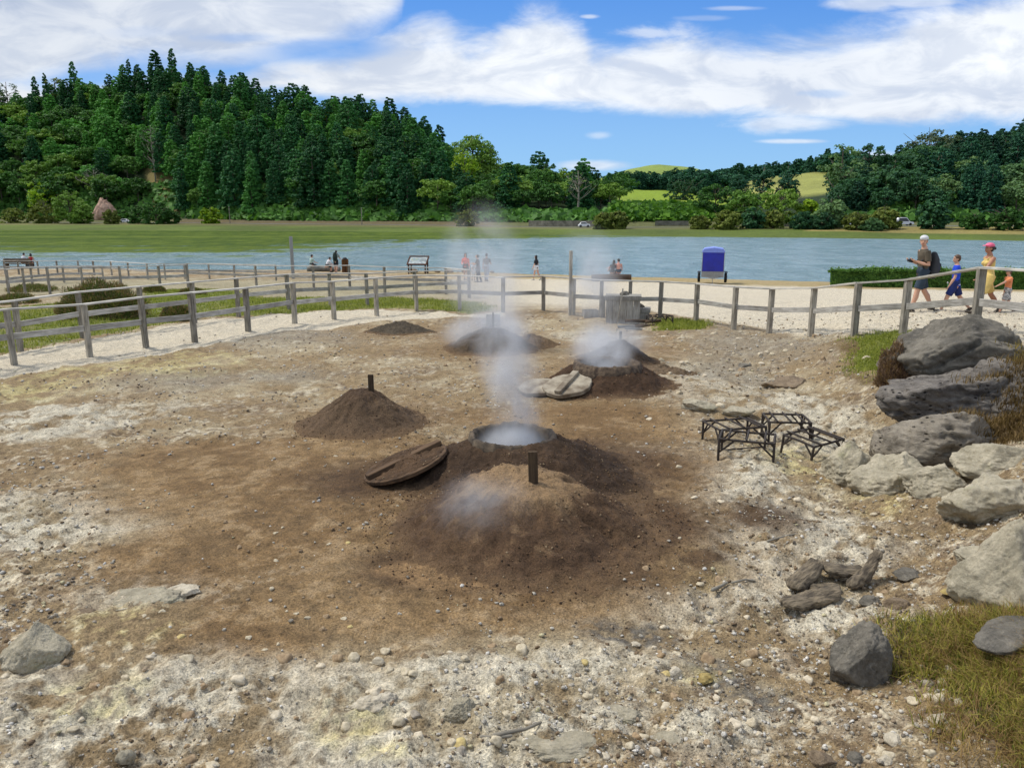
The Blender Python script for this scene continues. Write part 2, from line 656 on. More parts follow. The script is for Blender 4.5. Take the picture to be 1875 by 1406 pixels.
# ================================================================== MATERIALS
M_GROUND = vcol_mat('ground_soil', .72, 60, 11, 1.0, .026)
M_MOUND = vcol_mat('mound_soil', .6, 70, 13, 1.0, .028)
M_POST = wood_mat('weathered_post', lin(176, 169, 154), lin(104, 98, 87), 2)
M_RAIL = wood_mat('weathered_rail', lin(196, 192, 182), lin(128, 123, 114), 0)
M_CAP = wood_mat('weathered_cap_rail', lin(212, 207, 193), lin(156, 151, 142), 0)
M_CRATE = wood_mat('crate_board', lin(182, 178, 168), lin(122, 117, 108), 2)
M_STAKE = wood_mat('dark_stake', lin(92, 76, 56), lin(48, 38, 28), 2)
M_LOG = wood_mat('old_log', lin(112, 92, 72), lin(48, 38, 30), 0, 30)
M_LOGP = wood_mat('pale_log', lin(130, 128, 118), lin(78, 76, 70), 0, 30)
M_LID = wood_mat('soiled_lid_board', lin(112, 88, 64), lin(58, 44, 32), 0, 26)
M_BARK = simple('bark', lin(132, 118, 96), .95, c2=lin(62, 54, 43), scale=9, bmp=1.0, stretch=(1, 3.5, 3.5), bd=.03)
M_IRON = simple('rusted_iron', lin(62, 52, 44), .85, c2=lin(36, 31, 28), scale=40, bmp=.5)
M_STEEL = simple('galvanised_steel', lin(150, 150, 148), .45, .06, metal=.6)
M_DARKWOOD = wood_mat('brown_frame_wood', lin(96, 66, 50), lin(52, 36, 28), 2)
M_WHITE = simple('white_paint', (.75, .75, .74), .5, .03)
M_GLASS = simple('dark_glass', (.02, .025, .03), .08, .0)
M_RUBBER = simple('rubber', (.015, .015, .015), .8, .05)
M_BLUE = simple('blue_tarpaulin', lin(15, 30, 160), .35, .12, scale=2.5, bmp=.35, bd=.05)
M_PAPER = simple('printed_panel', lin(176, 184, 180), .5, c2=lin(110, 124, 130), scale=5)
M_TRUNK = simple('tree_trunk', lin(120, 108, 92), .95, c2=lin(66, 58, 50), scale=3, stretch=(4, 4, .6))
M_DEAD = simple('dead_wood', lin(158, 150, 134), .95, c2=lin(110, 104, 92), scale=3)

# ================================================================== GROUND
def ell(pts):
    """list of (px, py, rx, ry) of the photograph -> ellipses on the ground in metres"""
    r = []
    for px, py, rx, ry in pts:
        c = W(px, py); a = W(px + rx, py); n = W(px, min(py + ry, 1500)); f = W(px, max(py - ry, 500))
        r.append((c.x, (n.y + f.y) / 2, abs(a.x - c.x), max(abs(f.y - n.y) / 2, .05)))
    return r


def blot(x, y, E, soft=.35, amp=.55, fs=1.2, seed=3):
    """union of soft ragged ellipses"""
    n = fbm(x * fs, y * fs, o=5, g=.6, seed=seed)
    r = np.zeros_like(x)
    for cx, cy, rx, ry in E:
        d = np.sqrt(((x - cx) / rx) ** 2 + ((y - cy) / ry) ** 2)
        r = np.maximum(r, 1 - sstep(d + n * amp, 1 - soft, 1 + soft))
    return r


def inpoly(x, y, P):
    r = np.zeros(x.shape, bool)
    n = len(P)
    for i in range(n):
        x1, y1 = P[i]; x2, y2 = P[(i + 1) % n]
        c = ((y1 > y) != (y2 > y)) & (x < (x2 - x1) * (y - y1) / ((y2 - y1) + 1e-12) + x1)
        r ^= c
    return r


def poly(pts):
    return [(W(a, b).x, W(a, b).y) for a, b in pts]


GR_LEFT = poly([(-160, 590), (0, 566), (100, 557), (260, 546), (300, 531), (400, 530), (470, 545), (560, 546), (700, 545), (800, 549), (880, 556), (905, 568), (860, 574), (760, 567), (660, 565),
                (560, 572), (480, 577), (400, 579), (300, 594), (200, 614), (100, 632), (0, 646), (-200, 680)])
GR_TURF = poly([(1560, 622), (1600, 613), (1650, 612), (1672, 640), (1672, 690), (1640, 700), (1600, 684), (1575, 690), (1560, 668), (1575, 640)])
GR_TUFT = poly([(1196, 592), (1225, 585), (1285, 589), (1300, 598), (1270, 605), (1210, 607)])
GR_FRONT = poly([(1622, 1160), (1690, 1145), (1770, 1128), (1880, 1110), (2100, 1100), (2150, 1500), (1900, 1520), (1850, 1400), (1790, 1330), (1740, 1262), (1700, 1215), (1640, 1195)])
PATH_L = poly([(-300, 720), (0, 650), (200, 618), (360, 588), (480, 579), (660, 567), (860, 576), (925, 572), (925, 582), (840, 580), (690, 590), (540, 606), (450, 620), (357, 640), (165, 668), (27, 688), (-300, 760)])
BROWN = ell([(850, 1000, 470, 150), (600, 930, 330, 120), (420, 1000, 260, 90), (1000, 900, 250, 90), (1150, 980, 150, 110), (700, 1110, 330, 90), (930, 1110, 260, 60), (400, 930, 240, 60), (300, 1010, 160, 35), (520, 1150, 180, 60), (450, 850, 260, 40), (1040, 780, 200, 40)])
BROWN2 = ell([(660, 775, 170, 45), (900, 640, 150, 28), (1130, 700, 150, 50), (1150, 650, 110, 25), (735, 605, 70, 12), (1240, 845, 90, 40), (300, 860, 260, 45), (560, 850, 230, 45)])
DARKSOIL = ell([(1150, 850, 110, 45), (1400, 953, 65, 25), (1200, 960, 100, 50), (760, 1040, 130, 40), (1000, 1050, 240, 45), (1290, 1025, 45, 18), (680, 880, 110, 30)])
TANPUD = ell([(860, 1062, 130, 17), (760, 1046, 80, 16), (950, 1075, 60, 12)])
WHITE = ell([(130, 960, 230, 45), (60, 930, 130, 30), (250, 1090, 110, 35), (230, 1085, 80, 25), (150, 770, 150, 30), (70, 770, 90, 22), (1250, 1100, 190, 40), (1000, 1130, 110, 14), (900, 1240, 180, 30), (620, 1290, 190, 60), (400, 1260, 150, 70),
             (200, 1310, 260, 90), (1100, 1230, 150, 40), (760, 1390, 240, 50), (1560, 1150, 120, 60), (1250, 700, 90, 40), (1030, 1340, 170, 50), (1340, 1350, 120, 50), (1350, 1020, 130, 70), (1330, 880, 120, 60), (1470, 780, 140, 60), (1500, 1000, 160, 60), (1100, 620, 80, 12), (330, 560, 60, 8)])
SULF = ell([(220, 680, 190, 18), (60, 715, 110, 26), (350, 655, 90, 10), (640, 1330, 60, 45), (150, 1280, 90, 40), (250, 1150, 90, 30), (1290, 1240, 45, 12), (1480, 860, 70, 25), (1250, 1040, 80, 40), (820, 1340, 50, 20), (1600, 930, 60, 25), (700, 1390, 50, 16)])
COAL = ell([(1340, 1265, 60, 22), (1290, 1215, 60, 20), (1160, 1170, 90, 22), (1400, 1290, 50, 18), (1330, 1235, 70, 16)])
GREYR = ell([(480, 620, 160, 16), (330, 700, 120, 18), (520, 690, 90, 12), (1400, 640, 170, 35), (1320, 680, 80, 28)])
DRYV = ell([(1560, 640, 60, 18), (1590, 705, 60, 22), (1810, 680, 110, 60), (1850, 780, 70, 45), (1780, 905, 30, 20), (1870, 1010, 40, 60)])


def micro(x, y):
    """small relief of the bare ground, in metres"""
    d = np.sqrt(x * x + y * y)
    near = 1 - sstep(y, 16, 40)
    w = blot(x, y, WHITE, .5, .5)
    b = np.maximum(blot(x, y, BROWN, .4, .3), .6 * blot(x, y, BROWN2))
    r = .030 * fbm(x * 1.3, y * 1.3, o=4, seed=21)
    ridg = 1 - np.abs(fbm(x * 2.6, y * 2.6, o=5, g=.58, seed=31)) * 2.4
    r = r + (.018 + .045 * w) * np.clip(ridg, -.3, 1) * (1 - .75 * b)
    r = r + .006 * np.clip(fbm(x * 26, y * 26, o=2, g=.6, seed=43) * 2, -.3, 1) * (1 - sstep(y, 6, 10)) + (.012 * (1 - .55 * b)) * fbm(x * 9, y * 9, o=4, g=.65, seed=41)
    # platy crust steps
    st = fbm(x * 1.9, y * 1.9, o=4, seed=61) * 5
    r = r + .012 * (1 - b) * (np.floor(st) + sstep(st - np.floor(st), .35, .6))
    right = sstep(x, 1.6, 4) * (1 - sstep(y, 17, 20))
    r = r + right * (.05 * np.abs(fbm(x * 1.8, y * 1.8, o=4, seed=71)) + .022 * np.clip(1 - np.abs(fbm(x * 5, y * 5, o=4, g=.6, seed=72)) * 3, 0, 1))
    return r * near + (1 - near) * .02 * fbm(x * .8, y * .8, o=3, seed=51)


def hfull(x, y):
    return hgt(x, y) + micro(x, y)


def ground_colour(x, y):
    sh = np.interp(x / np.maximum(y, 8), SH_X, SH_Y)
    t = y / sh
    n1 = fbm(x * .9, y * .9, o=5, g=.6, seed=101)
    n2 = fbm(x * 4, y * 4, o=5, g=.65, seed=111)
    n3 = fbm(x * 14, y * 14, o=4, g=.7, seed=121)
    n3 = n3 * (1 - .5 * sstep(y, 7, 14)); n2 = n2 * (1 - .35 * sstep(y, 8, 15) * (1 - sstep(x, 2, 4)))
    m = lambda c, k, a: c + (np.asarray(k)[:, None] if not isinstance(k, np.ndarray) or k.ndim == 1 else k) * (a - c)
    c = np.zeros((len(x), 3)) + lin(154, 135, 106)
    c = m(c, sstep(n1 + .5 * n2, -.15, .45), lin(180, 167, 142))
    c = m(c, sstep(n2 + .8 * n3, .14, .34) * .62, lin(214, 207, 190))
    c = m(c, sstep(n2 - .3 * n1 - .7 * n3, .12, .34) * .7, lin(124, 106, 86))
    w = blot(x, y, WHITE, .5, .7, 1.6, 9)
    c = m(c, w * sstep(n2 + .4 * n3, -.45, .15) * .9, lin(212, 207, 193))
    s = blot(x, y, SULF, .6, .7, 1.8, 19)
    c = m(c, s * sstep(n2 + n3 * .5, -.25, .3) * .6, lin(206, 196, 138))
    g = blot(x, y, GREYR, .6, .5)
    c = m(c, g * .55, lin(150, 146, 138))
    b2 = blot(x, y, BROWN2, .6, .5, 1.0, 29)
    b = blot(x, y, BROWN, .45, .5, .8, 39)
    brown = m(np.zeros((len(x), 3)) + lin(126, 101, 70), sstep(n1 * .6 + n2 * .7, -.3, .4) * .8, lin(154, 128, 92))
    brown = m(brown, sstep(n3 + n2 * .4, .15, .6) * .4, lin(100, 78, 56))
    c = c + (np.clip(b * 1.0 + b2 * .55 + (b + b2 > .02) * n2 * .35, 0, 1) * .93)[:, None] * (brown - c)
    d = blot(x, y, DARKSOIL, .6, .5, 1.2, 49)
    c = m(c, d * .85, lin(86, 66, 48))
    c = m(c, sstep(n2 + .3 * n3, .15, .4) * b * .25 * (1 - d), lin(176, 158, 132))
    p = blot(x, y, TANPUD, .3, .35, .9, 59)
    c = m(c, p * .6, lin(158, 130, 96))
    k = blot(x, y, COAL, .5, .8, 2.2, 69)
    c = m(c, k * sstep(n3 + n2 * .6, -.35, .25) * .8, lin(84, 84, 86))
    dr = blot(x, y, DRYV, .5, .7, 1.6, 79)
    c = m(c, dr * .8, lin(112, 94, 62))
    # bright trodden gravel outside the enclosure
    out = np.maximum(sstep(t, .38, .46), 0)
    pl = inpoly(x, y, PATH_L).astype(float)
    rt = sstep(x - 5.9 - np.interp(y, [10, 15, 20, 24], [1.1, .9, .2, -1.5]), -.1, .3) * sstep(y, 8.5, 11)
    pth = np.clip(np.maximum(np.maximum(out * sstep(x, -5, 2), pl), rt), 0, 1)
    gr = m(np.zeros((len(x), 3)) + lin(214, 206, 190), sstep(n2, 0, .5) * .5, lin(186, 176, 158))
    gr = m(gr, sstep(n3 + n1 * .5, .2, .6) * .35, lin(160, 148, 130))
    c = m(c, pth, gr)
    # left garden beyond the path: grey dirt
    c = m(c, out * (1 - sstep(x, -5, 2)) * (1 - sstep(t, .6, .8)) * .6, lin(166, 164, 140))
    # grass
    q = n2 * .25
    for P, c1 in ((GR_LEFT, lin(108, 126, 42)), (GR_TURF, lin(112, 128, 40)), (GR_TUFT, lin(120, 130, 52)), (GR_FRONT, lin(84, 76, 44))):
        f = inpoly(x + q, y + q * 2, P).astype(float)
        c = m(c, f * (.75 + .25 * n3), c1)
    c = m(c, inpoly(x, y, GR_LEFT) * sstep(n1, .1, .4) * .5, lin(150, 140, 84))
    # dry grass strip and dark wet edge at the lake
    c = m(c, sstep(t + n2 * .02, .80, .84) * sstep(x, -14, 0) * .85, lin(168, 148, 104))
    c = m(c, sstep(t + n2 * .02, .80, .84) * sstep(n2, 0, .4) * sstep(x, -14, 0) * .5, lin(128, 126, 62))
    c = m(c, sstep(t + n2 * .01, .955, .985) * .8, lin(128, 108, 80))
    near = (1 - .6 * sstep(y, 7, 13))
    c = c * np.array([.84, .80, .71])
    c = c * (1 + .42 * n3 * near + .2 * n2 * near)[:, None]
    return np.clip(c, .01, .8)


def build_ground():
    ys = [-40, -25, -14, -7, -3, -1, .3]
    y = 1.2
    while y < 3.0:
        ys.append(y); y += .12
    while y < 92:
        ys.append(y)
        y += max(0.0075, .0030 * y * (1 + y * .018) if y < 30 else .0030 * y * 1.6)
    ys = np.array(ys)
    us = np.concatenate([np.linspace(-3, -.95, 14), np.linspace(-.9, .9, 640), np.linspace(.95, 3, 14)])
    Y, U = np.meshgrid(ys, us, indexing='ij')
    X = U * (np.maximum(Y, 0) + .9)
    far = np.maximum(0, -Y) * U
    X = X + far
    x, yv = X.ravel(), Y.ravel()
    z = hfull(x, yv)
    nr, nc = Y.shape
    I = np.arange(nr * nc).reshape(nr, nc)
    F = np.stack([I[:-1, :-1].ravel(), I[:-1, 1:].ravel(), I[1:, 1:].ravel(), I[1:, :-1].ravel()], 1)
    me = mesh_arr('ground', np.stack([x, yv, z], 1), F, True, ground_colour(x, yv))
    o = obj('ground', me, M_GROUND)
    tag(o, 'bare ground of brown volcanic soil and whitish crust', kind='structure')


build_ground()

# ------------------------------------------------------------------ far shore
FT = [(-500, [(233, -2.1), (262, -1.5), (322, -.75), (332, -.7), (345, 1), (380, 25), (435, 50), (520, 45), (1000, 20)]),
      (0, [(233, -2.1), (262, -1.5), (322, -.75), (332, -.7), (345, 1), (380, 25), (435, 50), (520, 45), (1000, 20)]),
      (90, [(232, -2.1), (262, -1.5), (320, -.75), (330, -.7), (342, 1), (380, 28), (432, 54), (520, 48), (1000, 20)]),
      (250, [(230, -2.1), (260, -1.4), (318, -.75), (328, -.7), (338, 1), (380, 30), (430, 62), (520, 50), (1000, 20)]),
      (330, [(227, -2.1), (255, -1.4), (308, -.75), (318, -.7), (328, 1), (372, 33), (420, 63), (500, 50), (1000, 20)]),
      (400, [(224, -2.1), (250, -1.4), (300, -.75), (310, -.7), (320, 1), (364, 30), (412, 57), (500, 48), (1000, 20)]),
      (480, [(222, -2.1), (245, -1.4), (280, -.75), (290, -.7), (300, .5), (350, 27), (405, 50), (480, 42), (1000, 20)]),
      (700, [(212, -2.1), (225, -1.3), (255, -.7), (265, -.7), (278, .5), (320, 21), (375, 38), (450, 32), (1000, 20)]),
      (770, [(206, -2.1), (220, -1.3), (247, -.7), (256, -.7), (270, .5), (308, 16), (360, 29), (430, 25), (1000, 20)]),
      (830, [(200, -2.1), (215, -1.2), (240, -.8), (250, -.8), (262, .5), (295, 9), (340, 17), (400, 15), (1000, 20)]),
      (1000, [(184, -2.1), (195, -1.2), (215, -.8), (223, -.8), (235, .5), (270, 5), (315, 12), (380, 10), (1000, 25)]),
      (1100, [(176, -2.1), (188, -1.2), (206, -.8), (213, -.8), (222, 1), (260, 4.5), (300, 6), (400, 10), (1000, 30)]),
      (1128, [(174, -2.1), (186, -1.2), (203, -.7), (210, -.7), (216, 1), (226, 5), (300, 6.6), (400, 14), (1000, 30)]),
      (1200, [(170, -2.1), (183, -1.1), (200, -.6), (207, -.6), (213, 1), (222, 5), (300, 6.8), (400, 14), (1000, 30)]),
      (1300, [(166, -2.1), (180, -1.1), (196, -.5), (203, -.5), (210, 1), (222, 4.6), (300, 6), (430, 15), (1000, 30)]),
      (1380, [(162, -2.1), (176, -1), (192, -.3), (200, -.3), (210, 1), (240, 3.5), (300, 6), (420, 19), (600, 24)]),
      (1480, [(160, -2.1), (174, -1), (190, -.2), (198, -.2), (210, 1), (240, 4), (300, 9), (420, 24), (600, 28)]),
      (1560, [(156, -2.1), (170, -1), (186, -.1), (194, -.1), (205, 1), (240, 6), (300, 12), (400, 24), (600, 25)]),
      (1640, [(153, -2.1), (165, -1.2), (182, 0), (191, 0), (200, 1), (240, 9), (305, 15), (400, 18), (600, 20)]),
      (1700, [(150, -2.1), (160, -1.2), (178, 0), (188, 0), (198, 1), (240, 11), (310, 19), (400, 18), (600, 20)]),
      (1875, [(141, -2.1), (152, -1.2), (170, .1), (180, .1), (190, 1), (230, 11), (310, 25), (400, 22), (600, 20)]),
      (2500, [(141, -2.1), (152, -1.2), (170, .1), (180, .1), (190, 1), (230, 11), (310, 25), (400, 22), (600, 20)])]
FU = np.array([uv_of(p, 392)[0] for p, _ in FT])
FK = np.array([k for _, k in FT], float)


def fprof(u):
    return np.array([np.interp(u, FU, FK[:, i, 0]) for i in range(9)]), np.array([np.interp(u, FU, FK[:, i, 1]) for i in range(9)])


def fh(x, y):
    u = x / y
    Yk, Zk = fprof(u)
    if y <= Yk[0]:
        return Zk[0] - (Yk[0] - y) * .1
    z = float(np.interp(y, Yk, Zk))
    if Yk[4] < y:
        z += 2.5 * float(fbm(x * .02, y * .02, o=3, seed=77)) * min(1, (y - Yk[4]) / 40)
    uh, Yh = uv_of(1205, 320)[0], 800
    z += 26 * math.exp(-((x - uh * Yh) / 85) ** 2 - ((y - Yh) / 90) ** 2)
    return z


def build_far():
    us = np.linspace(-1.15, 1.25, 260)
    rows = []
    base = [0]
    for a, b, n in ((0, 1, 5), (1, 2, 8), (2, 3, 3), (3, 4, 4), (4, 5, 12), (5, 6, 14), (6, 7, 10), (7, 8, 22)):
        base += [a + (b - a) * (i + 1) / n for i in range(n)]
    V = []; C = []
    for u in us:
        Yk, Zk = fprof(u)
        px = 937.5 + u * FPX * .977
        for k, b in enumerate([-0.5] + base):
            if b < 0:
                y = Yk[0] - 30; z = -5.5; x = u * y
            else:
                y = float(np.interp(b, range(9), Yk)); x = u * y; z = fh(x, y)
            V.append((x, y, z))
            n = float(vn(np.array([x * .06]), np.array([y * .06]), 0, 5)[0])
            if b < 2:
                c = lin(82, 96, 34) * (1 + .25 * n) if b < 1.5 else lin(100, 100, 56) * (1 + .2 * n)
                if px > 1450 and 1 < b < 2: c = lin(138, 126, 72) * (1 + .2 * n)
            elif b < 4:
                c = lin(92, 94, 58) if (px < 340 or px > 900) else lin(98, 88, 62)
            else:
                c = lin(34, 52, 22)
                if 1118 < px < 1330 and y > 228 and y < 420: c = lin(118, 138, 34) * (1 + .15 * n)
                if 1330 < px < 1640 and y > 300 and y < 520: c = lin(136, 138, 70) * (1 + .2 * n)
                if y > 600: c = lin(122, 138, 66) * (1 + .15 * n)
                if 300 < px < 350 and b < 5: c = lin(112, 100, 58)
            C.append(c)
    n = len(base) + 1
    I = np.arange(len(V)).reshape(len(us), n)
    F = np.stack([I[:-1, :-1].ravel(), I[1:, :-1].ravel(), I[1:, 1:].ravel(), I[:-1, 1:].ravel()], 1)
    o = obj('hills', mesh_arr('hills', V, F, True, np.array(C)), vcol_mat('far_ground', .35, 1.2, .25, .6, .4))
    tag(o, 'far shore of the lake rising into wooded hills', kind='structure')
    # road along the shore
    V = []; us2 = np.linspace(-.9, .9, 200)
    for u in us2:
        Yk, Zk = fprof(u)
        for f in (.15, .85):
            y = Yk[2] + (Yk[3] - Yk[2]) * f
            V.append((u * y, y, fh(u * y, y) + .06))
    F = [(2 * i, 2 * i + 2, 2 * i + 3, 2 * i + 1) for i in range(len(us2) - 1)]
    o = obj('road', mesh_arr('road', V, F), simple('road_asphalt', lin(120, 118, 112), .9, .1))
    tag(o, 'narrow road along the far shore', kind='structure')


build_far()


def build_lake():
    V = [(-700, 25, -2), (700, 25, -2), (700, 300, -2), (-700, 300, -2)]
    me = mesh_arr('lake', V, [(0, 1, 2, 3)], False)
    m, t, b, o = newmat('lake_water')
    co = t.node('ShaderNodeTexCoord').outputs['Object']
    sp = t.node('ShaderNodeSeparateXYZ'); t.put(sp.inputs[0], co)
    x, y, z = sp.outputs
    # ripples: short crests across the view
    w1 = t.noise(t.mapping(co, (.75, 1.5, 1)), 1.5, 4, 0.68, .6)
    w2 = t.noise(t.mapping(co, (.40, .26, 1)), .8, 5, 0.68, .5)
    w3 = t.noise(t.mapping(co, (.05, .2, 1)), .35, 3, 0.6, .3)
    h = t.math('ADD', w1, t.math('MULTIPLY', w2, 3.2))
    # floating green algae: thick to the left and along the far shore
    uu = t.math('DIVIDE', x, y)
    bnd = t.ramp(uu, -.34, .16, 90, 172, False)
    near = t.ramp(y, 84, 92)
    str_ = t.noise(t.mapping(co, (.012, .10, 1)), .8, 5, .68, .3)
    spk = t.noise(t.mapping(co, (.30, .14, 1)), 1.1, 6, .75)
    nzz = t.math('ADD', t.math('MULTIPLY', t.math('SUBTRACT', str_, .5), 120), t.math('MULTIPLY', t.math('SUBTRACT', spk, .5), 110))
    a = t.math('ADD', t.math('SUBTRACT', y, bnd), nzz)
    alg = t.math('MULTIPLY', t.ramp(a, -14, 22), near)
    # rim of algae at the far bank all along
    far = t.ramp(t.math('ADD', t.math('SUBTRACT', y, t.math('MULTIPLY', t.math('ABSOLUTE', t.math('MINIMUM', x, 0)), .18)), t.math('MULTIPLY', t.math('MAXIMUM', x, 0), .33)), 163, 176)
    alg = t.math('MAXIMUM', alg, t.math('MULTIPLY', far, t.math('MULTIPLY', t.ramp(x, 40, 5), .9)))
    water = t.mix(t.ramp(w2, .3, .7), (.13, .24, .27), (.26, .38, .42))  # glitter of the ripples painted into the water colour
    green = t.mix(t.ramp(t.math('ADD', t.math('MULTIPLY', spk, .6), t.math('MULTIPLY', str_, .4)), .38, .62), lin(52, 78, 8), lin(104, 120, 38))
    t.put(b.inputs['Base Color'], t.mix(alg, water, green))
    t.put(b.inputs['Roughness'], t.ramp(alg, 0, 1, .22, .8))
    t.put(b.inputs['Specular IOR Level'], t.ramp(alg, 0, 1, .5, .12))
    bump(t, b, h, 1.0, .55)
    o = obj('lake', me, m)
    tag(o, 'rippled blue lake with green algae', kind='structure')


build_lake()

# ================================================================== MOUNDS AND PITS
def gz(x, y):
    return float(hgt(x, y))


def mound(name, label, cx, cy, r, h, kind='dome', top=.45, seed=0, ax=1.0, colr=None, crater=None, rough=1.0, lop=0.0, group=None, rill=1.0):
    """heaped soil standing on the ground; crater=(radius, depth)"""
    z0 = gz(cx, cy)
    nr, nt = 110, 260
    rr = np.linspace(0, 1, nr) ** .85 * r * 1.55
    th = np.linspace(0, 2 * math.pi, nt, endpoint=False)
    Rg, T = np.meshgrid(rr, th, indexing='ij')
    x = Rg * np.cos(T) * ax; y = Rg * np.sin(T)
    d = Rg / r
    dn = d + .19 * fbm(np.cos(T) * 1.4 + seed, np.sin(T) * 1.4, o=3, seed=seed) + .10 * fbm(x * 3.5, y * 3.5, o=3, seed=seed + 4)
    dn = dn + lop * np.cos(T) * d
    prof = np.interp(dn, [0, top * .7, top, top + .12, 1.0, 1.25, 1.6], [1.0, .97, .90, .74, .13, .03, -.02])
    prof = np.where(dn > top, prof * .75 + .25 * np.clip((1.15 - dn) / (1.15 - top), 0, 1) * .9, prof)
    z = prof * h
    # rills running down the sides and clods
    slope = sstep(dn, top * .9, top + .2) * (1 - sstep(dn, .85, 1.15))
    Tw = T + .5 * fbm(x * 2, y * 2, o=3, seed=seed + 8)
    rl = fbm(np.cos(Tw) * 3.4 + seed, np.sin(Tw) * 3.4, d * 1.6, o=4, seed=seed + 9)
    z = z + slope * .055 * rill * rl * h / .4 * .9
    z = z + rough * (.026 * fbm(x * 5, y * 5, o=4, g=.6, seed=seed + 2) + .017 * fbm(x * 17, y * 17, o=4, g=.65, seed=seed + 3)) * (1 - sstep(dn, 1.1, 1.45) * .7)
    gzv = hfull(x + cx, y + cy)
    ggz = gzv - z0
    zz = z + np.where(dn < 1, 0, 0)
    out = ggz + np.maximum(z, 0) * 1.0 - .035 * sstep(dn, 1.15, 1.5)
    if crater:
        cr, cd = crater
        dc = np.sqrt(x ** 2 + y ** 2)
        k = 1 - sstep(dc, cr * .93, cr * 1.02)
        out = out * (1 - k) + k * (h - cd)
    n1 = fbm(x * 2.3 + seed, y * 2.3, o=5, g=.6, seed=seed + 20)
    n2 = fbm(x * 9, y * 9, o=4, g=.65, seed=seed + 21)
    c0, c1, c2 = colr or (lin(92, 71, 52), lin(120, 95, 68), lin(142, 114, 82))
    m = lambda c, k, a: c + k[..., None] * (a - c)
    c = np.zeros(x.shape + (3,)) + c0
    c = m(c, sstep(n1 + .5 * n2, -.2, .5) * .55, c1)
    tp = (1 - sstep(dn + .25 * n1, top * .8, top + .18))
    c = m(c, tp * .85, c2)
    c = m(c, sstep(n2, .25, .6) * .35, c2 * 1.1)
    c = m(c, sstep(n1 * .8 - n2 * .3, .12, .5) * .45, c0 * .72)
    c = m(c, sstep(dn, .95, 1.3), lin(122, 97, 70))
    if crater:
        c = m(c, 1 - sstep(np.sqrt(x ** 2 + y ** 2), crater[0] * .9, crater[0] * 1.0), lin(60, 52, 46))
    c = c * np.array([.80, .80, .78])
    V = np.stack([x, y, out], -1).reshape(-1, 3)
    I = np.arange(nr * nt).reshape(nr, nt)
    J = np.roll(I, -1, 1)
    F = np.stack([I[:-1].ravel(), I[1:].ravel(), J[1:].ravel(), J[:-1].ravel()], 1)
    F = F[nt:] if False else F
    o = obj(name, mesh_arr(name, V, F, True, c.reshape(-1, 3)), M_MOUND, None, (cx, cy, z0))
    tag(o, label, 'soil mound', group)
    return o, z0


def stake(label, x, y, z, w, h, t=.028, rz=0.0, tilt=0.0, mat=None, plate=None, deep=.15, name='marker_stake'):
    r = thing(name, label, 'marker', (x, y, z), rz)
    r.rotation_euler = (0, tilt, rz)
    b = MB(); b.box((0, 0, (h - deep) / 2), (w, t, h + deep))
    b.build('board', mat or M_STAKE, r, bevel=.004)
    if plate:
        pw, ph, pz = plate
        b = MB(); b.box((0, .022, pz), (pw, .015, ph))
        b.build('plate', M_PAPER2, r, bevel=.004)
    return r


M_PAPER2 = simple('weathered_plate', lin(214, 210, 200), .7, c2=lin(190, 186, 176), scale=9)
def XY(px, Y, z=0.0):
    """ground x of pixel column px at depth Y"""
    zc = Y * math.cos(PITCH) + (CAMZ - z) * math.sin(PITCH)
    return (px - 937.5) / FPX * zc


# front mound
m1x = XY(968, 6.55, .2)
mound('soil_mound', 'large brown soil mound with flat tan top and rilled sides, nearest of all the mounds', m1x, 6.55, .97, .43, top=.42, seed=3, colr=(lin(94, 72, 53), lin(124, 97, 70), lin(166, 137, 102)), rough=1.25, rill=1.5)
stake('short dark board standing on the flat top of the nearest mound', XY(977, 6.45, .42), 6.45, gz(m1x, 6.5) + .41, .085, .31, tilt=R(-2))
# open pit 2
p2x = XY(938, 8.15, .2)
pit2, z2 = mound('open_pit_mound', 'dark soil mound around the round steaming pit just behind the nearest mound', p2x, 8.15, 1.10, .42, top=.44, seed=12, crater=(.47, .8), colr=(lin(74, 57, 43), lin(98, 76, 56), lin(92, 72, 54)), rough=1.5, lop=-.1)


def pit_ring(name, parent, z, r, mat, w=.10, hgt_=.2, seed=0, jag=.03, zj=.02):
    nt = 160
    th = np.linspace(0, 2 * math.pi, nt, endpoint=False)
    nz = fbm(np.cos(th) * 3 + seed, np.sin(th) * 3, o=4, g=.6, seed=seed)
    nz2 = fbm(np.cos(th) * 9 + seed, np.sin(th) * 9, o=4, g=.6, seed=seed + 5)
    P = []
    prof = [(-.02, -.75), (-.01, -.1), (0, 0), (w * .4, .035), (w, .025), (w * 1.3, -.06), (w * 1.55, -hgt_)]
    for a, b in prof:
        rad = r + a + jag * nz * (1 if a > -.01 else .3) + .012 * nz2
        P.append(np.stack([rad * np.cos(th), rad * np.sin(th), b + zj * nz2 + .02 * nz * (b > -.1)], 1))
    k = len(P)
    V = np.concatenate(P)
    I = np.arange(k * nt).reshape(k, nt); J = np.roll(I, -1, 1)
    F = np.stack([I[:-1].ravel(), I[1:].ravel(), J[1:].ravel(), J[:-1].ravel()], 1)
    return obj(name, mesh_arr(name, V, F, True), mat, parent, (0, 0, z))


M_RIM = simple('crusted_rim', lin(104, 90, 72), .95, c2=lin(42, 35, 28), scale=6, bmp=.9, bd=.03)
M_RIMD = simple('soil_rim', lin(104, 88, 70), .95, c2=lin(56, 44, 34), scale=14, bmp=.9, bd=.03)
pit_ring('rim', pit2, .40, .42, M_RIM, w=.06, seed=4, hgt_=.17)
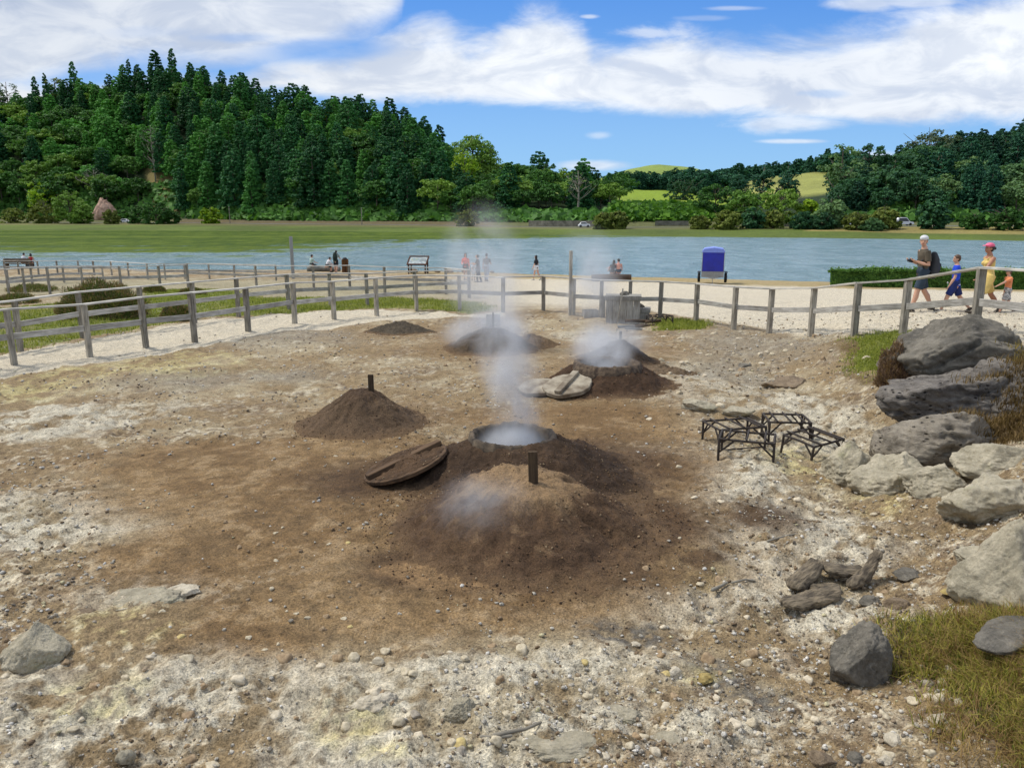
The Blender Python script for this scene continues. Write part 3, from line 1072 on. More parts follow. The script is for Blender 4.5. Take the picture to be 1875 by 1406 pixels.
# mound 3
m3x = XY(666, 10.2, .2)
_, z3 = mound('soil_mound', 'brown soil mound left of the pits with a darker crest', m3x, 10.2, .74, .44, top=.32, seed=21, colr=(lin(104, 84, 64), lin(126, 102, 78), lin(88, 68, 50)), rill=.6)  # soil colour gets darker towards the crest
stake('short dark board on the mound standing left of the pits', XY(680, 10.2, .4), 10.2, z3 + .43, .075, .24)
# pit 4
p4x = XY(1112, 12.25, .2)
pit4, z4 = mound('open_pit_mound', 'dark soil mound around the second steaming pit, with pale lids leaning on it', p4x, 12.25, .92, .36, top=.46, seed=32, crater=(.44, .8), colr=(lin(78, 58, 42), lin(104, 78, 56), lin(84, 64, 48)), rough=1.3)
pit_ring('rim', pit4, .34, .43, M_RIMD, seed=14, hgt_=.14)
# mound 5
m5x = XY(1137, 15.0, .2)
_, z5 = mound('soil_mound', 'dark smoking soil mound just behind the second steaming pit', m5x, 15.0, .66, .38, top=.22, seed=41, colr=(lin(74, 60, 48), lin(94, 76, 58), lin(70, 58, 48)))
stake('thin grey board on the smoking mound behind the second pit', XY(1136, 15.0, .4), 15.0, z5 + .36, .055, .22, mat=M_POST)
# mound 6 and its low neighbour
m6x = XY(898, 16.2, .2)
_, z6 = mound('soil_mound', 'grey brown smoking mound carrying a pale square plate, near the far fence', m6x, 16.2, .86, .42, top=.34, seed=52, colr=(lin(92, 78, 62), lin(112, 94, 74), lin(96, 82, 68)))
stake('pale square plate on a dark stake stuck in the smoking mound near the far fence', XY(903, 16.1, .4), 16.1, z6 + .40, .035, .36, plate=(.30, .26, .19), name='marker_sign')
m6b = XY(972, 16.6, .1)
mound('soil_mound', 'low tan heap of soil beside the mound with the square plate', m6b, 16.6, .5, .24, top=.2, seed=57, colr=(lin(118, 96, 72), lin(138, 114, 88), lin(120, 98, 74)))
m7x = XY(733, 18.6, .1)
mound('soil_mound', 'small dark heap of soil in front of the grass strip', m7x, 18.6, .58, .24, top=.16, seed=63, ax=1.2, colr=(lin(84, 74, 60), lin(108, 96, 78), lin(92, 82, 68)))
# low ripples of spoil
mound('soil_mound', 'low spill of soil right of the second pit', XY(1212, 13.9), 13.9, .42, .12, top=.2, seed=71, ax=1.3, colr=(lin(120, 100, 78), lin(142, 122, 98), lin(130, 110, 86)))


# ------------------------------------------------------------------ pit lids
def disc_lid(label, c, r, th, normal, spin, mat, matside, batten=True, soil=True, seed=0, bands=1):
    root = thing('round_board', label, 'round board', c)
    q = Vector((0, 0, 1)).rotation_difference(Vector(normal).normalized())
    root.rotation_mode = 'QUATERNION'
    root.rotation_quaternion = q @ Quaternion((0, 0, 1), spin)
    n = 72
    an = np.linspace(0, 2 * math.pi, n, endpoint=False)
    rn = r * (1 + (.02 if soil else .12) * fbm(np.cos(an) * 2, np.sin(an) * 2, o=3, seed=seed))
    b = MB()
    P = []
    for z, k in ((-th / 2, .97), (-th / 2 + .008, 1), (th / 2 - .008, 1), (th / 2, .975)):
        P += [(rn[i] * k * math.cos(an[i]), rn[i] * k * math.sin(an[i]), z) for i in range(n)]
    F = [(j * n + i, j * n + (i + 1) % n, (j + 1) * n + (i + 1) % n, (j + 1) * n + i) for j in range(3) for i in range(n)]
    F += [tuple(range(n))[::-1], tuple(3 * n + i for i in range(n))]
    b.add(P, F)
    b.build('lid_board', mat, root)
    if batten:
        b = MB(); b.box((0, 0, th / 2 + .03), (r * 1.9, .11, .055))
        b.build('batten', matside, root, bevel=.012)
    if soil:
        # earth still lying on the boards
        g = 40
        V = []; C = []
        for i in range(g):
            for j in range(60):
                d = i / (g - 1); a = 2 * math.pi * j / 60
                x, y = d * r * .93 * math.cos(a), d * r * .93 * math.sin(a)
                hh = .05 * (1 - d ** 3) * (0.6 + .7 * float(vn(np.array([x * 4]), np.array([y * 4]), 0, seed)[0])) + .012 * float(vn(np.array([x * 25]), np.array([y * 25]), 0, seed)[0])
                V.append((x, y, th / 2 + hh)); C.append(lin(84, 64, 45) * (1 + .3 * float(vn(np.array([x * 9]), np.array([y * 9]), 0, seed + 1)[0])))
        F = [(i * 60 + j, (i + 1) * 60 + j, (i + 1) * 60 + (j + 1) % 60, i * 60 + (j + 1) % 60) for i in range(g - 1) for j in range(60)]
        obj('soil_crust', mesh_arr('soil_crust', V, F, True, np.array(C)), M_MOUND, root)
    return root


L1 = XY(735, 8.1)
disc_lid('large round wooden lid caked with brown soil, tilted against the nearest pit mound', (XY(743, 7.9, .2), 7.9, gz(L1, 7.9) + .15), .47, .05, (-.31, -.03, .95), R(30), M_LID, M_LID, seed=5)
M_LIDP = simple('pale_plaster_lid', lin(164, 154, 134), .9, c2=lin(98, 84, 66), scale=4, bmp=.5)
L2 = XY(1025, 11.55)
disc_lid('pale round stone-coloured lid leaning on the second pit mound', (L2 + .12, 11.62, gz(L2, 11.6) + .13), .36, .07, (-.16, -.24, .95), R(60), M_LIDP, M_LIDP, soil=False, seed=9)
L3 = XY(985, 11.75)
disc_lid('pale half-buried lid lying flat left of the second pit mound', (L3, 11.8, gz(L3, 11.8) + .07), .31, .06, (-.10, -.16, .98), R(20), M_LIDP, M_LIDP, batten=False, soil=False, seed=10)


# ================================================================== STEAM
def steam(label, box_lo, box_hi, dens, shape='column', lean=(0, 0), r0=.2, r1=.5, seed=0.0, scale=2.2, thr=.45, step=0.0, power=1.0):
    lo, hi = Vector(box_lo), Vector(box_hi)
    c = Vector(((lo.x + hi.x) / 2, (lo.y + hi.y) / 2, lo.z))
    s = hi - lo
    b = MB(); b.box((0, 0, s.z / 2), tuple(s))
    m = bpy.data.materials.new('steam_volume'); m.use_nodes = True
    t = NT(m.node_tree); t.n.clear()
    out = t.node('ShaderNodeOutputMaterial')
    pv = t.node('ShaderNodeVolumePrincipled')
    t.l.new(pv.outputs[0], out.inputs['Volume'])
    co = t.node('ShaderNodeTexCoord').outputs['Object']
    sp = t.node('ShaderNodeSeparateXYZ'); t.put(sp.inputs[0], co)
    x, y, z = sp.outputs
    zn = t.math('DIVIDE', z, s.z)
    wob = t.noise(t.mapping(co, (1, 1, 1), (seed, seed, 0)), scale * .5, 2, .55)
    wx = t.math('MULTIPLY', t.math('MULTIPLY', t.math('SUBTRACT', wob, .5), 1.1), t.math('MULTIPLY', t.ramp(zn, 0, .25), s.x * .55))
    if shape == 'column':
        cx = t.math('SUBTRACT', t.math('SUBTRACT', x, t.math('MULTIPLY', t.math('POWER', zn, 1.3), lean[0])), wx)
        cy = t.math('SUBTRACT', y, t.math('MULTIPLY', zn, lean[1]))
        rad = t.math('ADD', t.math('MULTIPLY', t.math('POWER', zn, .7), r1 - r0), r0)
        d = t.math('DIVIDE', t.math('SQRT', t.math('ADD', t.math('MULTIPLY', cx, cx), t.math('MULTIPLY', cy, cy))), rad)
        f = t.math('MULTIPLY', t.ramp(d, 1.0, .15), t.math('MULTIPLY', t.ramp(zn, 1.0, .25), t.ramp(zn, 0, .02)))
    else:
        a = t.math('DIVIDE', x, s.x / 2); bb = t.math('DIVIDE', y, s.y / 2)
        e = t.math('DIVIDE', t.math('SUBTRACT', z, s.z * .4), s.z * .55)
        d = t.math('SQRT', t.math('ADD', t.math('ADD', t.math('MULTIPLY', a, a), t.math('MULTIPLY', bb, bb)), t.math('MULTIPLY', e, e)))
        f = t.ramp(d, 1.0, .1)
    n = t.noise(t.mapping(co, (1, 1, .7 if shape == 'column' else .85), (seed * 3.1, seed, seed * .7)), scale, 4, .6, .4)
    f = t.math('MULTIPLY', f, t.ramp(n, thr - .12, thr + .16))
    if power != 1.0:
        f = t.math('POWER', f, power)
    t.put(pv.inputs['Density'], t.math('MULTIPLY', f, dens))
    pv.inputs['Color'].default_value = (.97, .98, 1.0, 1)
    pv.inputs['Anisotropy'].default_value = .25
    m.cycles.homogeneous_volume = False
    o = b.build('steam', m, None, tuple(c))
    tag(o, label, 'steam', kind='stuff')
    return o


steam('white steam rising in a column from the nearest pit', (p2x - .66, 7.5, z2 + .1), (p2x + .78, 8.9, z2 + 2.7), 4.2, lean=(-.30, 0), r0=.46, r1=.58, seed=1.3, scale=2.1, thr=.52)
steam('dense steam lying inside the nearest pit', (p2x - .55, 7.62, z2 - .25), (p2x + .55, 8.68, z2 + .62), 13.0, 'cloud', seed=2.1, scale=3.5, thr=.36)
steam('thin steam drifting over the left side of the nearest mound', (m1x - .95, 5.75, .06), (m1x + .2, 6.7, .72), 2.4, 'cloud', seed=3.3, scale=2.8, thr=.47)
steam('white steam over the second pit', (p4x - .75, 11.7, z4 + .1), (p4x + .55, 13.2, z4 + 1.0), 3.4, 'cloud', seed=4.2, scale=2.4, thr=.44)
steam('dense steam inside the second pit', (p4x - .45, 11.85, z4 - .3), (p4x + .45, 12.68, z4 + .48), 7.0, 'cloud', seed=4.9, scale=3.0, thr=.36)
steam('steam drifting left from the mound behind the second pit', (m5x - 1.1, 14.3, z5 + .0), (m5x + .75, 15.7, z5 + 1.0), 2.8, 'cloud', seed=5.7, scale=2.1, thr=.45)
steam('steam wrapped round the mound with the square plate', (m6x - 1.25, 15.3, z6 - .05), (m6x + 1.0, 16.9, z6 + .95), 3.2, 'cloud', seed=6.1, scale=1.9, thr=.42)
steam('faint wisp of steam high over the smoking mound', (m5x - 1.6, 14.6, z5 + .6), (m5x + .2, 15.8, z5 + 2.9), 1.7, 'cloud', seed=7.7, scale=1.5, thr=.46)
steam('faint wisp of steam drifting high over the mound with the plate', (m6x - 1.3, 15.6, z6 + .6), (m6x + .9, 17.0, z6 + 3.4), 1.5, 'cloud', seed=8.4, scale=1.3, thr=.47)

# ================================================================== FENCES
def rail_obj(name, p, q, w, h, mat, parent, org):
    p, q = Vector(p), Vector(q)
    d = q - p
    L = d.length
    b = MB(); b.box((0, 0, 0), (L, w, h))
    me = apply_mods(b.mesh(name), name, .004)
    o = obj(name, me, mat, parent)
    t = d.normalized()
    s = Vector((0, 0, 1)).cross(t).normalized()
    u = t.cross(s)
    o.matrix_local = Matrix.Translation((p + q) / 2 - org) @ Matrix(((t.x, s.x, u.x), (t.y, s.y, u.y), (t.z, s.z, u.z))).to_4x4()
    return o


POST_ME = {}


def fence(label, pts, H=1.08, pw=.115, mid=.54, cap=True, group=None, capw=.13, wob=0.0, skip=False):
    """pts: ground points of the posts"""
    P = [Vector((p[0], p[1], gz(p[0], p[1]))) if len(p) < 3 else Vector(p) for p in pts]
    org = P[len(P) // 2].copy()
    root = thing('wooden_fence', label, 'fence', org, 0, group)
    tops = []
    rnd = random.Random(len(label) * 31 + len(pts))
    for i, p in enumerate(P):
        h = H + rnd.uniform(-.02, .02) - .018
        a = P[max(i - 1, 0)]; c = P[min(i + 1, len(P) - 1)]
        ang = math.atan2(c.y - a.y, c.x - a.x)
        b = MB(); b.box((0, 0, (h - .25) / 2), (pw * .8, pw, h + .25))
        me = apply_mods(b.mesh('post'), 'post', .006)
        if not (skip and i == 0): obj('post', me, M_POST, root, p - org, (rnd.uniform(-.012, .012), rnd.uniform(-.012, .012), ang + rnd.uniform(-.06, .06)))
        tops.append(p + Vector((0, 0, h + .016)))
    for i in range(len(P) - 1):
        a, c = P[i], P[i + 1]
        d = (c - a); dd = Vector((d.x, d.y, 0)).normalized() * (pw * .4 + .002)
        up = Vector((0, 0, H * mid))
        j = Vector((0, 0, rnd.uniform(-.012, .012)))
        rail_obj('rail', a + up + dd + j, c + up - dd - j, .038, .115, M_RAIL, root, org)
        if cap:
            e = Vector((dd.x, dd.y, 0)).normalized() * .0015
            rail_obj('cap_rail', tops[i] + e, tops[i + 1] - e, capw, .034, M_CAP, root, org)
    return root


w2 = lambda l: [(W(a, b).x, W(a, b).y) for a, b in l]
near_left = w2([(-130, 697), (27, 672), (165, 655), (268, 640), (357, 627), (455, 610), (540, 594), (612, 586), (690, 578), (763, 570), (842, 569), (921, 574)])
fence('long grey timber fence in front, from the left edge to behind the smoking mounds', near_left)
far_left = w2([(-110, 668), (38, 644), (153, 623), (262, 606), (357, 592), (437, 580), (529, 567), (605, 561), (673, 560), (760, 552), (859, 545)])
fence('grey timber fence on the far side of the white footpath', far_left, pw=.105)
right_pts = w2([(921, 574), (995, 570), (1049, 579), (1100, 583), (1152, 585), (1208, 586), (1274, 592), (1343, 604), (1408, 611), (1484, 616), (1563, 620)]) + [(7.18, 14.0), (7.1, 11.7), (6.95, 9.4), (6.7, 7.2)]
right_pts[0] = (right_pts[0][0] + .0, right_pts[0][1])
fence('grey timber fence on the right that climbs past the big dark boulder', right_pts, skip=True)
fence('timber fence that crosses behind the grass strip towards the beach', w2([(921, 566), (859, 545), (817, 539), (705, 537), (641, 530), (575, 531), (470, 527), (345, 520)])[1:], pw=.1)
row_b = w2([(-60, 545), (17, 544), (47, 541), (92, 539), (153, 536), (223, 534), (294, 531), (345, 528)])
fence('timber fence behind the heather bush on the left', row_b, H=1.05, pw=.1)
row_a = w2([(-40, 502), (10, 502), (35, 503), (71, 503), (106, 503), (145, 503), (173, 504), (205, 505), (236, 508), (271, 512), (303, 512), (339, 512), (384, 511), (430, 512), (506, 514)])
fence('timber fence along the beach at the far left', row_a, H=.95, pw=.1)
fence('low timber fence crossing the sand between the garden fences', w2([(17, 532), (60, 524), (118, 518), (190, 517)]), H=.9, pw=.09)


def pole(label, x, y, h, w, mat, name='wooden_pole', tilt=(0, 0)):
    z = gz(x, y)
    b = MB(); b.box((0, 0, h / 2 - .15), (w, w * .8, h + .3))
    o = b.build(name, mat, None, (x, y, z), (tilt[0], tilt[1], R(20)), bevel=.008)
    tag(o, label, 'pole')
    return o


p = W(1043, 579); pole('tall slim wooden pole rising from the fence left of the crates', p.x, p.y - .14, 1.88, .085, M_POST)
p = W(537, 511); pole('tall grey metal-coloured post on the beach left of the seated people', p.x, p.y, 2.65, .2, M_STEEL, 'beach_post')

# ------------------------------------------------------------------ crates by the fence
def crate(label, px, py, w, d, h, rz=0.0, lid=True, name='wooden_crate', back=0.0):
    p = W(px, py)
    root = thing(name, label, 'crate', (p.x, p.y + d / 2 + back, gz(p.x, p.y + d / 2 + back) - .02), rz)
    n = max(2, round(w / .17))
    nd = max(2, round(d / .17))
    for sy in (-1, 1):
        b = MB()
        for i in range(n):
            ww = w / n
            b.box((-w / 2 + (i + .5) * ww, sy * (d / 2 - .012), h / 2 + (i % 3) * .004), (ww - .006, .024, h))
        b.build('side_panel', M_CRATE, root, bevel=.003)
    for sx in (-1, 1):
        b = MB()
        for i in range(nd):
            dd = (d - .06) / nd
            b.box((sx * (w / 2 - .012), -(d - .06) / 2 + (i + .5) * dd, h / 2), (.024, dd - .006, h - .004))
        b.build('end_panel', M_CRATE, root, bevel=.003)
    if lid:
        b = MB(); k = max(2, round(d / .2))
        for i in range(k):
            b.box((0, -d / 2 + (i + .5) * d / k, h + .022), (w + .06, d / k - .008, .035))
        for sy in (-1, 1):
            b.box((0, sy * (d / 2 + .016), h - .035), (w + .05, .022, .09))
        b.build('lid', M_CRATE, root, bevel=.003)
    else:
        b = MB(); b.box((0, 0, .04), (w - .06, d - .06, .03)); b.build('bottom', M_CRATE, root)
    return root, p


crate('big grey plank chest with a lid standing by the fence', 1143, 592, .92, .62, .72, R(-9))
crate('low plank crate standing against the right side of the big chest', 1176, 589, .46, .4, .34, R(-9), back=.05)
crate('small grey box left of the big chest at the foot of the fence', 1082, 583, .42, .34, .24, R(6), lid=False)
crate('narrow upright plank box against the fence post left of the big chest', 1102, 583, .15, .16, .58, R(3), lid=False, back=-.15)
# spade leaning on the chest
p = W(1131, 593)
b = MB(); b.bar((0, 0, 0), (.13, .09, .98), .035)
o = b.build('tool_handle', M_POST, None, (p.x - .02, p.y - .12, gz(p.x, p.y) - .02), bevel=.006)
o.name = 'wooden_stick'; tag(o, 'long wooden stick leaning against the front of the big chest', 'stick')
# knob of rock on the chest
p = W(1136, 592)

# ------------------------------------------------------------------ rod frames
def rod_frame(label, px, py, w, d, h, rz, name='rod_trestle', tip=0.0, dz=0.0):
    p = W(px, py)
    root = thing(name, label, 'trestle', (p.x, p.y, gz(p.x, p.y) + dz), rz)
    root.rotation_euler = (tip, 0, rz)
    r = .0135
    b = MB()
    def rod(a, c, rr=r):
        b.tube([a, ((a[0] + c[0]) / 2 + random.uniform(-.004, .004), (a[1] + c[1]) / 2 + random.uniform(-.004, .004), (a[2] + c[2]) / 2 + random.uniform(-.004, .004)), c], [rr, rr * 1.05, rr], 7, side=(.3, .7, .6))
    x, y = w / 2, d / 2
    rod((-x, -y, h), (x, -y, h)); rod((-x, y, h), (x, y, h)); rod((-x, -y, h), (-x, y, h)); rod((x, -y, h), (x, y, h))
    b.build('top_frame', M_IRON, root, smooth=True)
    for k in (-.33, 0, .33):
        b = MB()
        rod((k * w, -y - .02, h + .02), (k * w, y + .02, h + .02), r * .9)
        b.build('cross_rod', M_IRON, root, smooth=True)
    for sx in (-1, 1):
        for sy in (-1, 1):
            b = MB()
            rod((sx * x, sy * y, h), (sx * x, sy * y, -.02), r * 1.1)
            b.build('leg', M_IRON, root, smooth=True)
            b = MB()
            rod((sx * x, sy * y, h * .42), (sx * x * .45, sy * y, h - .01), r * .8)
            rod((sx * x, sy * y, h * .42), (sx * x, sy * y * .45, h - .01), r * .8)
            b.build('brace', M_IRON, root, smooth=True)
    b = MB(); rod((-x, -y, .015), (x, -y, .015), r * .8)
    b.build('foot_rod', M_IRON, root, smooth=True)
    return root


rod_frame('dark rod trestle standing at the back left of its group of four', 1342, 815, .62, .42, .27, R(14))
rod_frame('dark rod trestle at the back right of its group of four, highest of them', 1437, 806, .50, .42, .28, R(-6), dz=.01)
rod_frame('dark rod trestle at the front left of its group of four', 1366, 842, .60, .40, .28, R(-20))
rod_frame('dark rod trestle at the front right, tipped towards the pale rocks', 1484, 833, .58, .42, .23, R(34), tip=R(6))
rod_frame('small rod trestle lying by the firewood and the low crate', 1207, 596, .62, .34, .26, R(20))

# ================================================================== ROCKS
def rock_mesh(name, s, seed, facets=14, sub=5, rough=.06, layered=0.0, holes=0.0, sharp=.86, flatb=True, crack=.5, peak=None, groove=None):
    """broken boulder about the size s = (x, y, z), resting at z = 0"""
    bm = bmesh.new()
    bmesh.ops.create_icosphere(bm, subdivisions=sub, radius=1)
    V = np.array([v.co[:] for v in bm.verts])
    F = [tuple(v.index for v in f.verts) for f in bm.faces]
    bm.free()
    rg = np.random.default_rng(seed)
    N = rg.normal(size=(facets, 3)); N /= np.linalg.norm(N, axis=1)[:, None]
    D = rg.uniform(sharp - .32, sharp + .02, facets)
    r = np.ones(len(V)) * 1.02
    for n, d in zip(N, D):
        k = V @ n
        rr = np.where(k > 1e-3, d / np.maximum(k, 1e-3), 9)
        t = .03
        hh = np.clip(.5 + .5 * (rr - r) / t, 0, 1)
        r = rr * (1 - hh) + r * hh - t * hh * (1 - hh)
    P = V * r[:, None]
    q = P * 1.6 + seed * 3.7
    r2 = rough * 2.6 * fbm(q[:, 0], q[:, 1], q[:, 2], o=5, g=.55, seed=seed)
    rid = 1 - np.abs(fbm(q[:, 0] * 1.4, q[:, 1] * 1.4, q[:, 2] * 1.4, o=4, g=.6, seed=seed + 7)) * 2.2
    r2 = r2 - rough * crack * np.clip(rid - .55, 0, 1) * 2.2
    q4 = P * 9
    r2 = r2 + rough * .6 * fbm(q4[:, 0], q4[:, 1], q4[:, 2], o=3, seed=seed + 3)
    if layered:
        lz = P[:, 2] * 9 + P[:, 0] * 1.3 + 1.2 * fbm(q[:, 0] * .8, q[:, 1] * .8, q[:, 2] * .8, o=3, seed=seed + 5)
        r2 = r2 + layered * (np.abs((lz % 1) - .5) * 2 - .5) * .05 * (.4 + fbm(q[:, 0] * 1.7, q[:, 1] * 1.7, q[:, 2] * 1.7, o=2, seed=seed + 8))
    if holes:
        hn = fbm(q[:, 0] * 2.3, q[:, 1] * 2.3, q[:, 2] * 3.4, o=2, seed=seed + 13)
        r2 = r2 - holes * sstep(hn, .34, .5) * .16
    q5 = P * 22
    r2 = r2 + rough * .22 * fbm(q5[:, 0], q5[:, 1], q5[:, 2], o=2, seed=seed + 33)
    if groove:
        for gx0, gz0, gx1, gz1, gw, gd in groove:
            L = math.hypot(gx1 - gx0, gz1 - gz0)
            s_ = ((P[:, 0] - gx0) * (gx1 - gx0) + (P[:, 2] - gz0) * (gz1 - gz0)) / L / L
            dd = ((P[:, 0] - gx0) * (gz1 - gz0) - (P[:, 2] - gz0) * (gx1 - gx0)) / L + .03 * vn(P[:, 0] * 6, P[:, 2] * 6, 0, seed)
            k = np.exp(-(dd / gw) ** 2) * sstep(s_, 0, .15) * (1 - sstep(s_, .85, 1)) * (P[:, 1] < .1)
            r2 = r2 - gd * k
    P = P * (1 + r2)[:, None]
    if peak:
        k = sstep(P[:, 2], -.3, 1.0)
        P[:, 0] = P[:, 0] * (1 - k * peak[0]) + peak[1] * k
        P[:, 1] = P[:, 1] * (1 - k * peak[0])
    P = (P - (P.max(0) + P.min(0)) / 2) / ((P.max(0) - P.min(0)) / 2)
    P = P * (np.array(s) / 2)
    z = P[:, 2]
    P[:, 2] = z + s[2] * .5 * .55
    if flatb:
        P[:, 2] = np.maximum(P[:, 2], -.25 * s[2])
    P[:, 2] *= 1 / 0.775 * .9
    return mesh_arr(name, P, np.array(F), True)


def rock_mat(name, base, dark, light, scale=3.0, bstr=.8, lichen=None, strata=0.0, pits=False, bd=.045):
    base, dark, light = [np.array(q) * k for q, k in ((base, 1.25), (dark, 1.3), (light, 1.2))]
    base, dark, light = [q * np.array([1.08, 1.0, .88]) for q in (base, dark, light)]
    m, t, b, o = newmat(name)
    co = t.node('ShaderNodeTexCoord').outputs['Object']
    v = t.mapping(co, (1, 1, 1 + strata * 1.2))
    n1 = t.noise(v, scale, 8, .72, .3)
    n2 = t.noise(v, scale * 7, 7, .78)
    n3 = t.noise(co, scale * 30, 3, .7)
    col = t.mix(t.ramp(n1, .32, .62), tuple(dark), tuple(base))
    col = t.mix(t.math('MULTIPLY', t.ramp(n2, .5, .75), .55), col, tuple(light))
    col = t.mix(t.math('MULTIPLY', t.ramp(n2, .46, .30), .6), col, tuple(np.array(dark) * .55))
    # bleached upper sides
    nz = t.node('ShaderNodeNewGeometry')
    sp = t.node('ShaderNodeSeparateXYZ'); t.put(sp.inputs[0], nz.outputs['Normal'])
    if lichen is not None:
        col = t.mix(t.math('MULTIPLY', t.ramp(t.noise(co, scale * 1.6, 4, .6), .55, .68), .6), col, tuple(lichen))
    col = t.mix(1.0, col, t.math('ADD', .72, t.math('MULTIPLY', n3, .56)), 'MULTIPLY')
    h = t.math('ADD', t.math('ADD', t.math('MULTIPLY', n2, .6), n1), t.math('MULTIPLY', n3, .06))
    if pits:
        vo = t.node('ShaderNodeTexVoronoi'); t.put(vo.inputs['Vector'], t.mapping(co, (1, 1, 1.8))); vo.inputs['Scale'].default_value = scale * 5
        pt = t.ramp(vo.outputs['Distance'], .10, .30)
        sel = t.ramp(t.noise(co, scale * 1.3, 3, .6), .45, .6)
        pf = t.math('SUBTRACT', 1, t.math('MULTIPLY', t.math('SUBTRACT', 1, pt), sel))
        h = t.math('ADD', h, t.math('MULTIPLY', pf, .8))
        col = t.mix(pf, tuple(np.array(dark) * .3), col)
    t.put(b.inputs['Base Color'], col)
    b.inputs['Roughness'].default_value = .9
    b.inputs['Specular IOR Level'].default_value = .3
    bump(t, b, h, bstr, bd)
    return m


R_DARK = rock_mat('dark_basalt', lin(108, 106, 100), lin(68, 67, 64), lin(150, 147, 140), 1.6, .8)
R_LAYER = rock_mat('pitted_basalt', lin(110, 108, 106), lin(62, 60, 60), lin(156, 152, 148), 2.2, 1.0, strata=1.0, pits=True)
R_GREY = rock_mat('grey_lava', lin(132, 128, 120), lin(84, 80, 74), lin(172, 168, 158), 2.2, 1.0, strata=1.0, pits=True)
R_PALE = rock_mat('pale_altered_rock', lin(164, 160, 146), lin(120, 117, 104), lin(194, 190, 176), 2.2, .9, lichen=lin(158, 154, 120))
R_SLATE = rock_mat('slate_rock', lin(114, 112, 106), lin(72, 71, 68), lin(154, 151, 144), 3.0, .9)
R_WHITE = rock_mat('white_stone', lin(196, 192, 180), lin(150, 144, 130), lin(226, 222, 212), 6, .8)
R_BROWN = rock_mat('brown_stone', lin(124, 112, 96), lin(88, 78, 66), lin(158, 146, 130), 6, .7)
R_OCHRE = rock_mat('ochre_stone', lin(170, 156, 104), lin(128, 112, 70), lin(204, 196, 150), 8, .8)


def rock(label, px, py, wpx, hpx, mat, seed, dr=.8, rz=0.0, name='rock', back=0.35, dz=0.0, sink=.12, cat='rock', group=None, **k):
    """px, py: middle of its foot in the photograph, wpx by hpx its visible size"""
    p = W(px, py)
    pm = pxm(p)
    w = wpx / pm
    el = math.atan2(CAMZ - p.z, p.y)
    d = w * dr
    h = max((hpx / pm - d * math.sin(el) * .55) / math.cos(el), .25 * w)
    me = rock_mesh(name, (w * 1.06, d, h), seed, **k)
    y = p.y + d * back
    o = obj(name, me, mat, None, (p.x * (y / p.y) * .5 + p.x * .5, y, min(gz(p.x, y), p.z + .5) - sink * h + dz), (0, 0, rz))
    tag(o, label, cat, group)
    return o


# big ones on the right bank: placed by their own depth
def rock_at(label, px, Y, z, size, mat, seed, rz=0.0, name='rock', cat='rock', **k):
    x = XY(px, Y, z + size[2] / 2)
    o = obj(name, rock_mesh(name, size, seed, **k), mat, None, (x, Y, z), (0, 0, rz))
    tag(o, label, cat)
    return o


rock_at('huge smooth dark grey boulder with a slanting crack, in front of the fence', 1752, 10.35, .46, (2.0, 1.45, 1.14), R_DARK, 101, R(8), facets=13, sub=6, rough=.065, sharp=.9, crack=1.0, groove=[(-.62, -.05, -.12, .52, .035, .16), (.15, .62, .6, .42, .03, .08)])
rock_at('broad pitted dark rock lying below the huge boulder', 1742, 9.25, .26, (1.85, 1.35, .86), R_LAYER, 103, R(-10), facets=12, sub=6, rough=.09, layered=.5, holes=.8)
rock_at('grey layered rock with a vertical front full of dark holes', 1716, 8.05, -.02, (1.34, 1.0, .86), R_GREY, 107, R(-8), facets=16, sub=6, rough=.06, layered=.5, holes=.7, sharp=.94)
rock_at('broad brown-topped rock beside the pitted dark rock at the right edge', 1885, 8.8, .42, (1.5, 1.5, .78), R_LAYER, 109, R(20), facets=14, sub=6, rough=.08, layered=.3)
rock('pale pointed rock between the rod trestles and the layered grey rock', 1572, 884, 135, 112, R_PALE, 201, .9, R(20), facets=13, sub=6, rough=.09, peak=(.45, 0), layered=.2)
rock('pale ridge of rock leaning right of the pointed pale rock', 1645, 906, 160, 104, R_PALE, 203, .8, R(-24), facets=12, sub=6, rough=.09, peak=(.4, -.05), layered=.2)
rock('small flat white stone resting at the foot of the holed grey rock', 1712, 852, 70, 34, R_WHITE, 205, .8, 0, back=.2, dz=.05)
rock('pale lumpy rock in the middle of the row below the white stone', 1728, 914, 130, 88, R_PALE, 207, .9, R(10), facets=12, sub=6, rough=.09)
rock('long pale rock at the right edge beyond the lumpy row', 1838, 864, 160, 84, R_PALE, 209, .8, R(-6), facets=14, sub=6, rough=.07, layered=.3)
rock('big pale yellowish rock with a steep face at the right end of the row', 1822, 960, 195, 136, R_PALE, 211, .9, R(14), facets=12, sub=6, rough=.09, layered=.3, peak=(.25, -.05))
rock('large pale slab leaning at the right edge above the grass', 1872, 1112, 210, 215, R_PALE, 213, .8, R(-18), facets=10, sub=6, rough=.08, layered=.4, peak=(.35, .08))
rock('pale grey rock tucked behind the large slab', 1806, 1046, 110, 70, R_PALE, 215, .9, R(30), facets=12, sub=6, rough=.08)
rock('dark grey block of rock with a split face, left of the front grass', 1574, 1255, 118, 138, R_SLATE, 217, .75, R(18), facets=9, sub=6, rough=.06, sharp=.84, crack=1.0)
rock('dark slate slab half sunk in the front grass at the right edge', 1842, 1212, 150, 58, R_SLATE, 219, .6, R(22), facets=8, sub=5, rough=.04, back=.3, dz=.1)
rock('pale green-grey pyramid of rock at the left edge', 60, 1226, 118, 106, R_PALE, 221, .9, R(12), facets=9, sub=6, rough=.08, peak=(.62, .02), sharp=.9)
rock('rounded grey-brown stone right of the bark pieces', 1644, 1116, 44, 26, R_BROWN, 223, .8, 0, facets=8)
rock('pale flat stone beside the bark pieces', 1594, 1108, 38, 22, R_SLATE, 225, .8, R(10), facets=8)
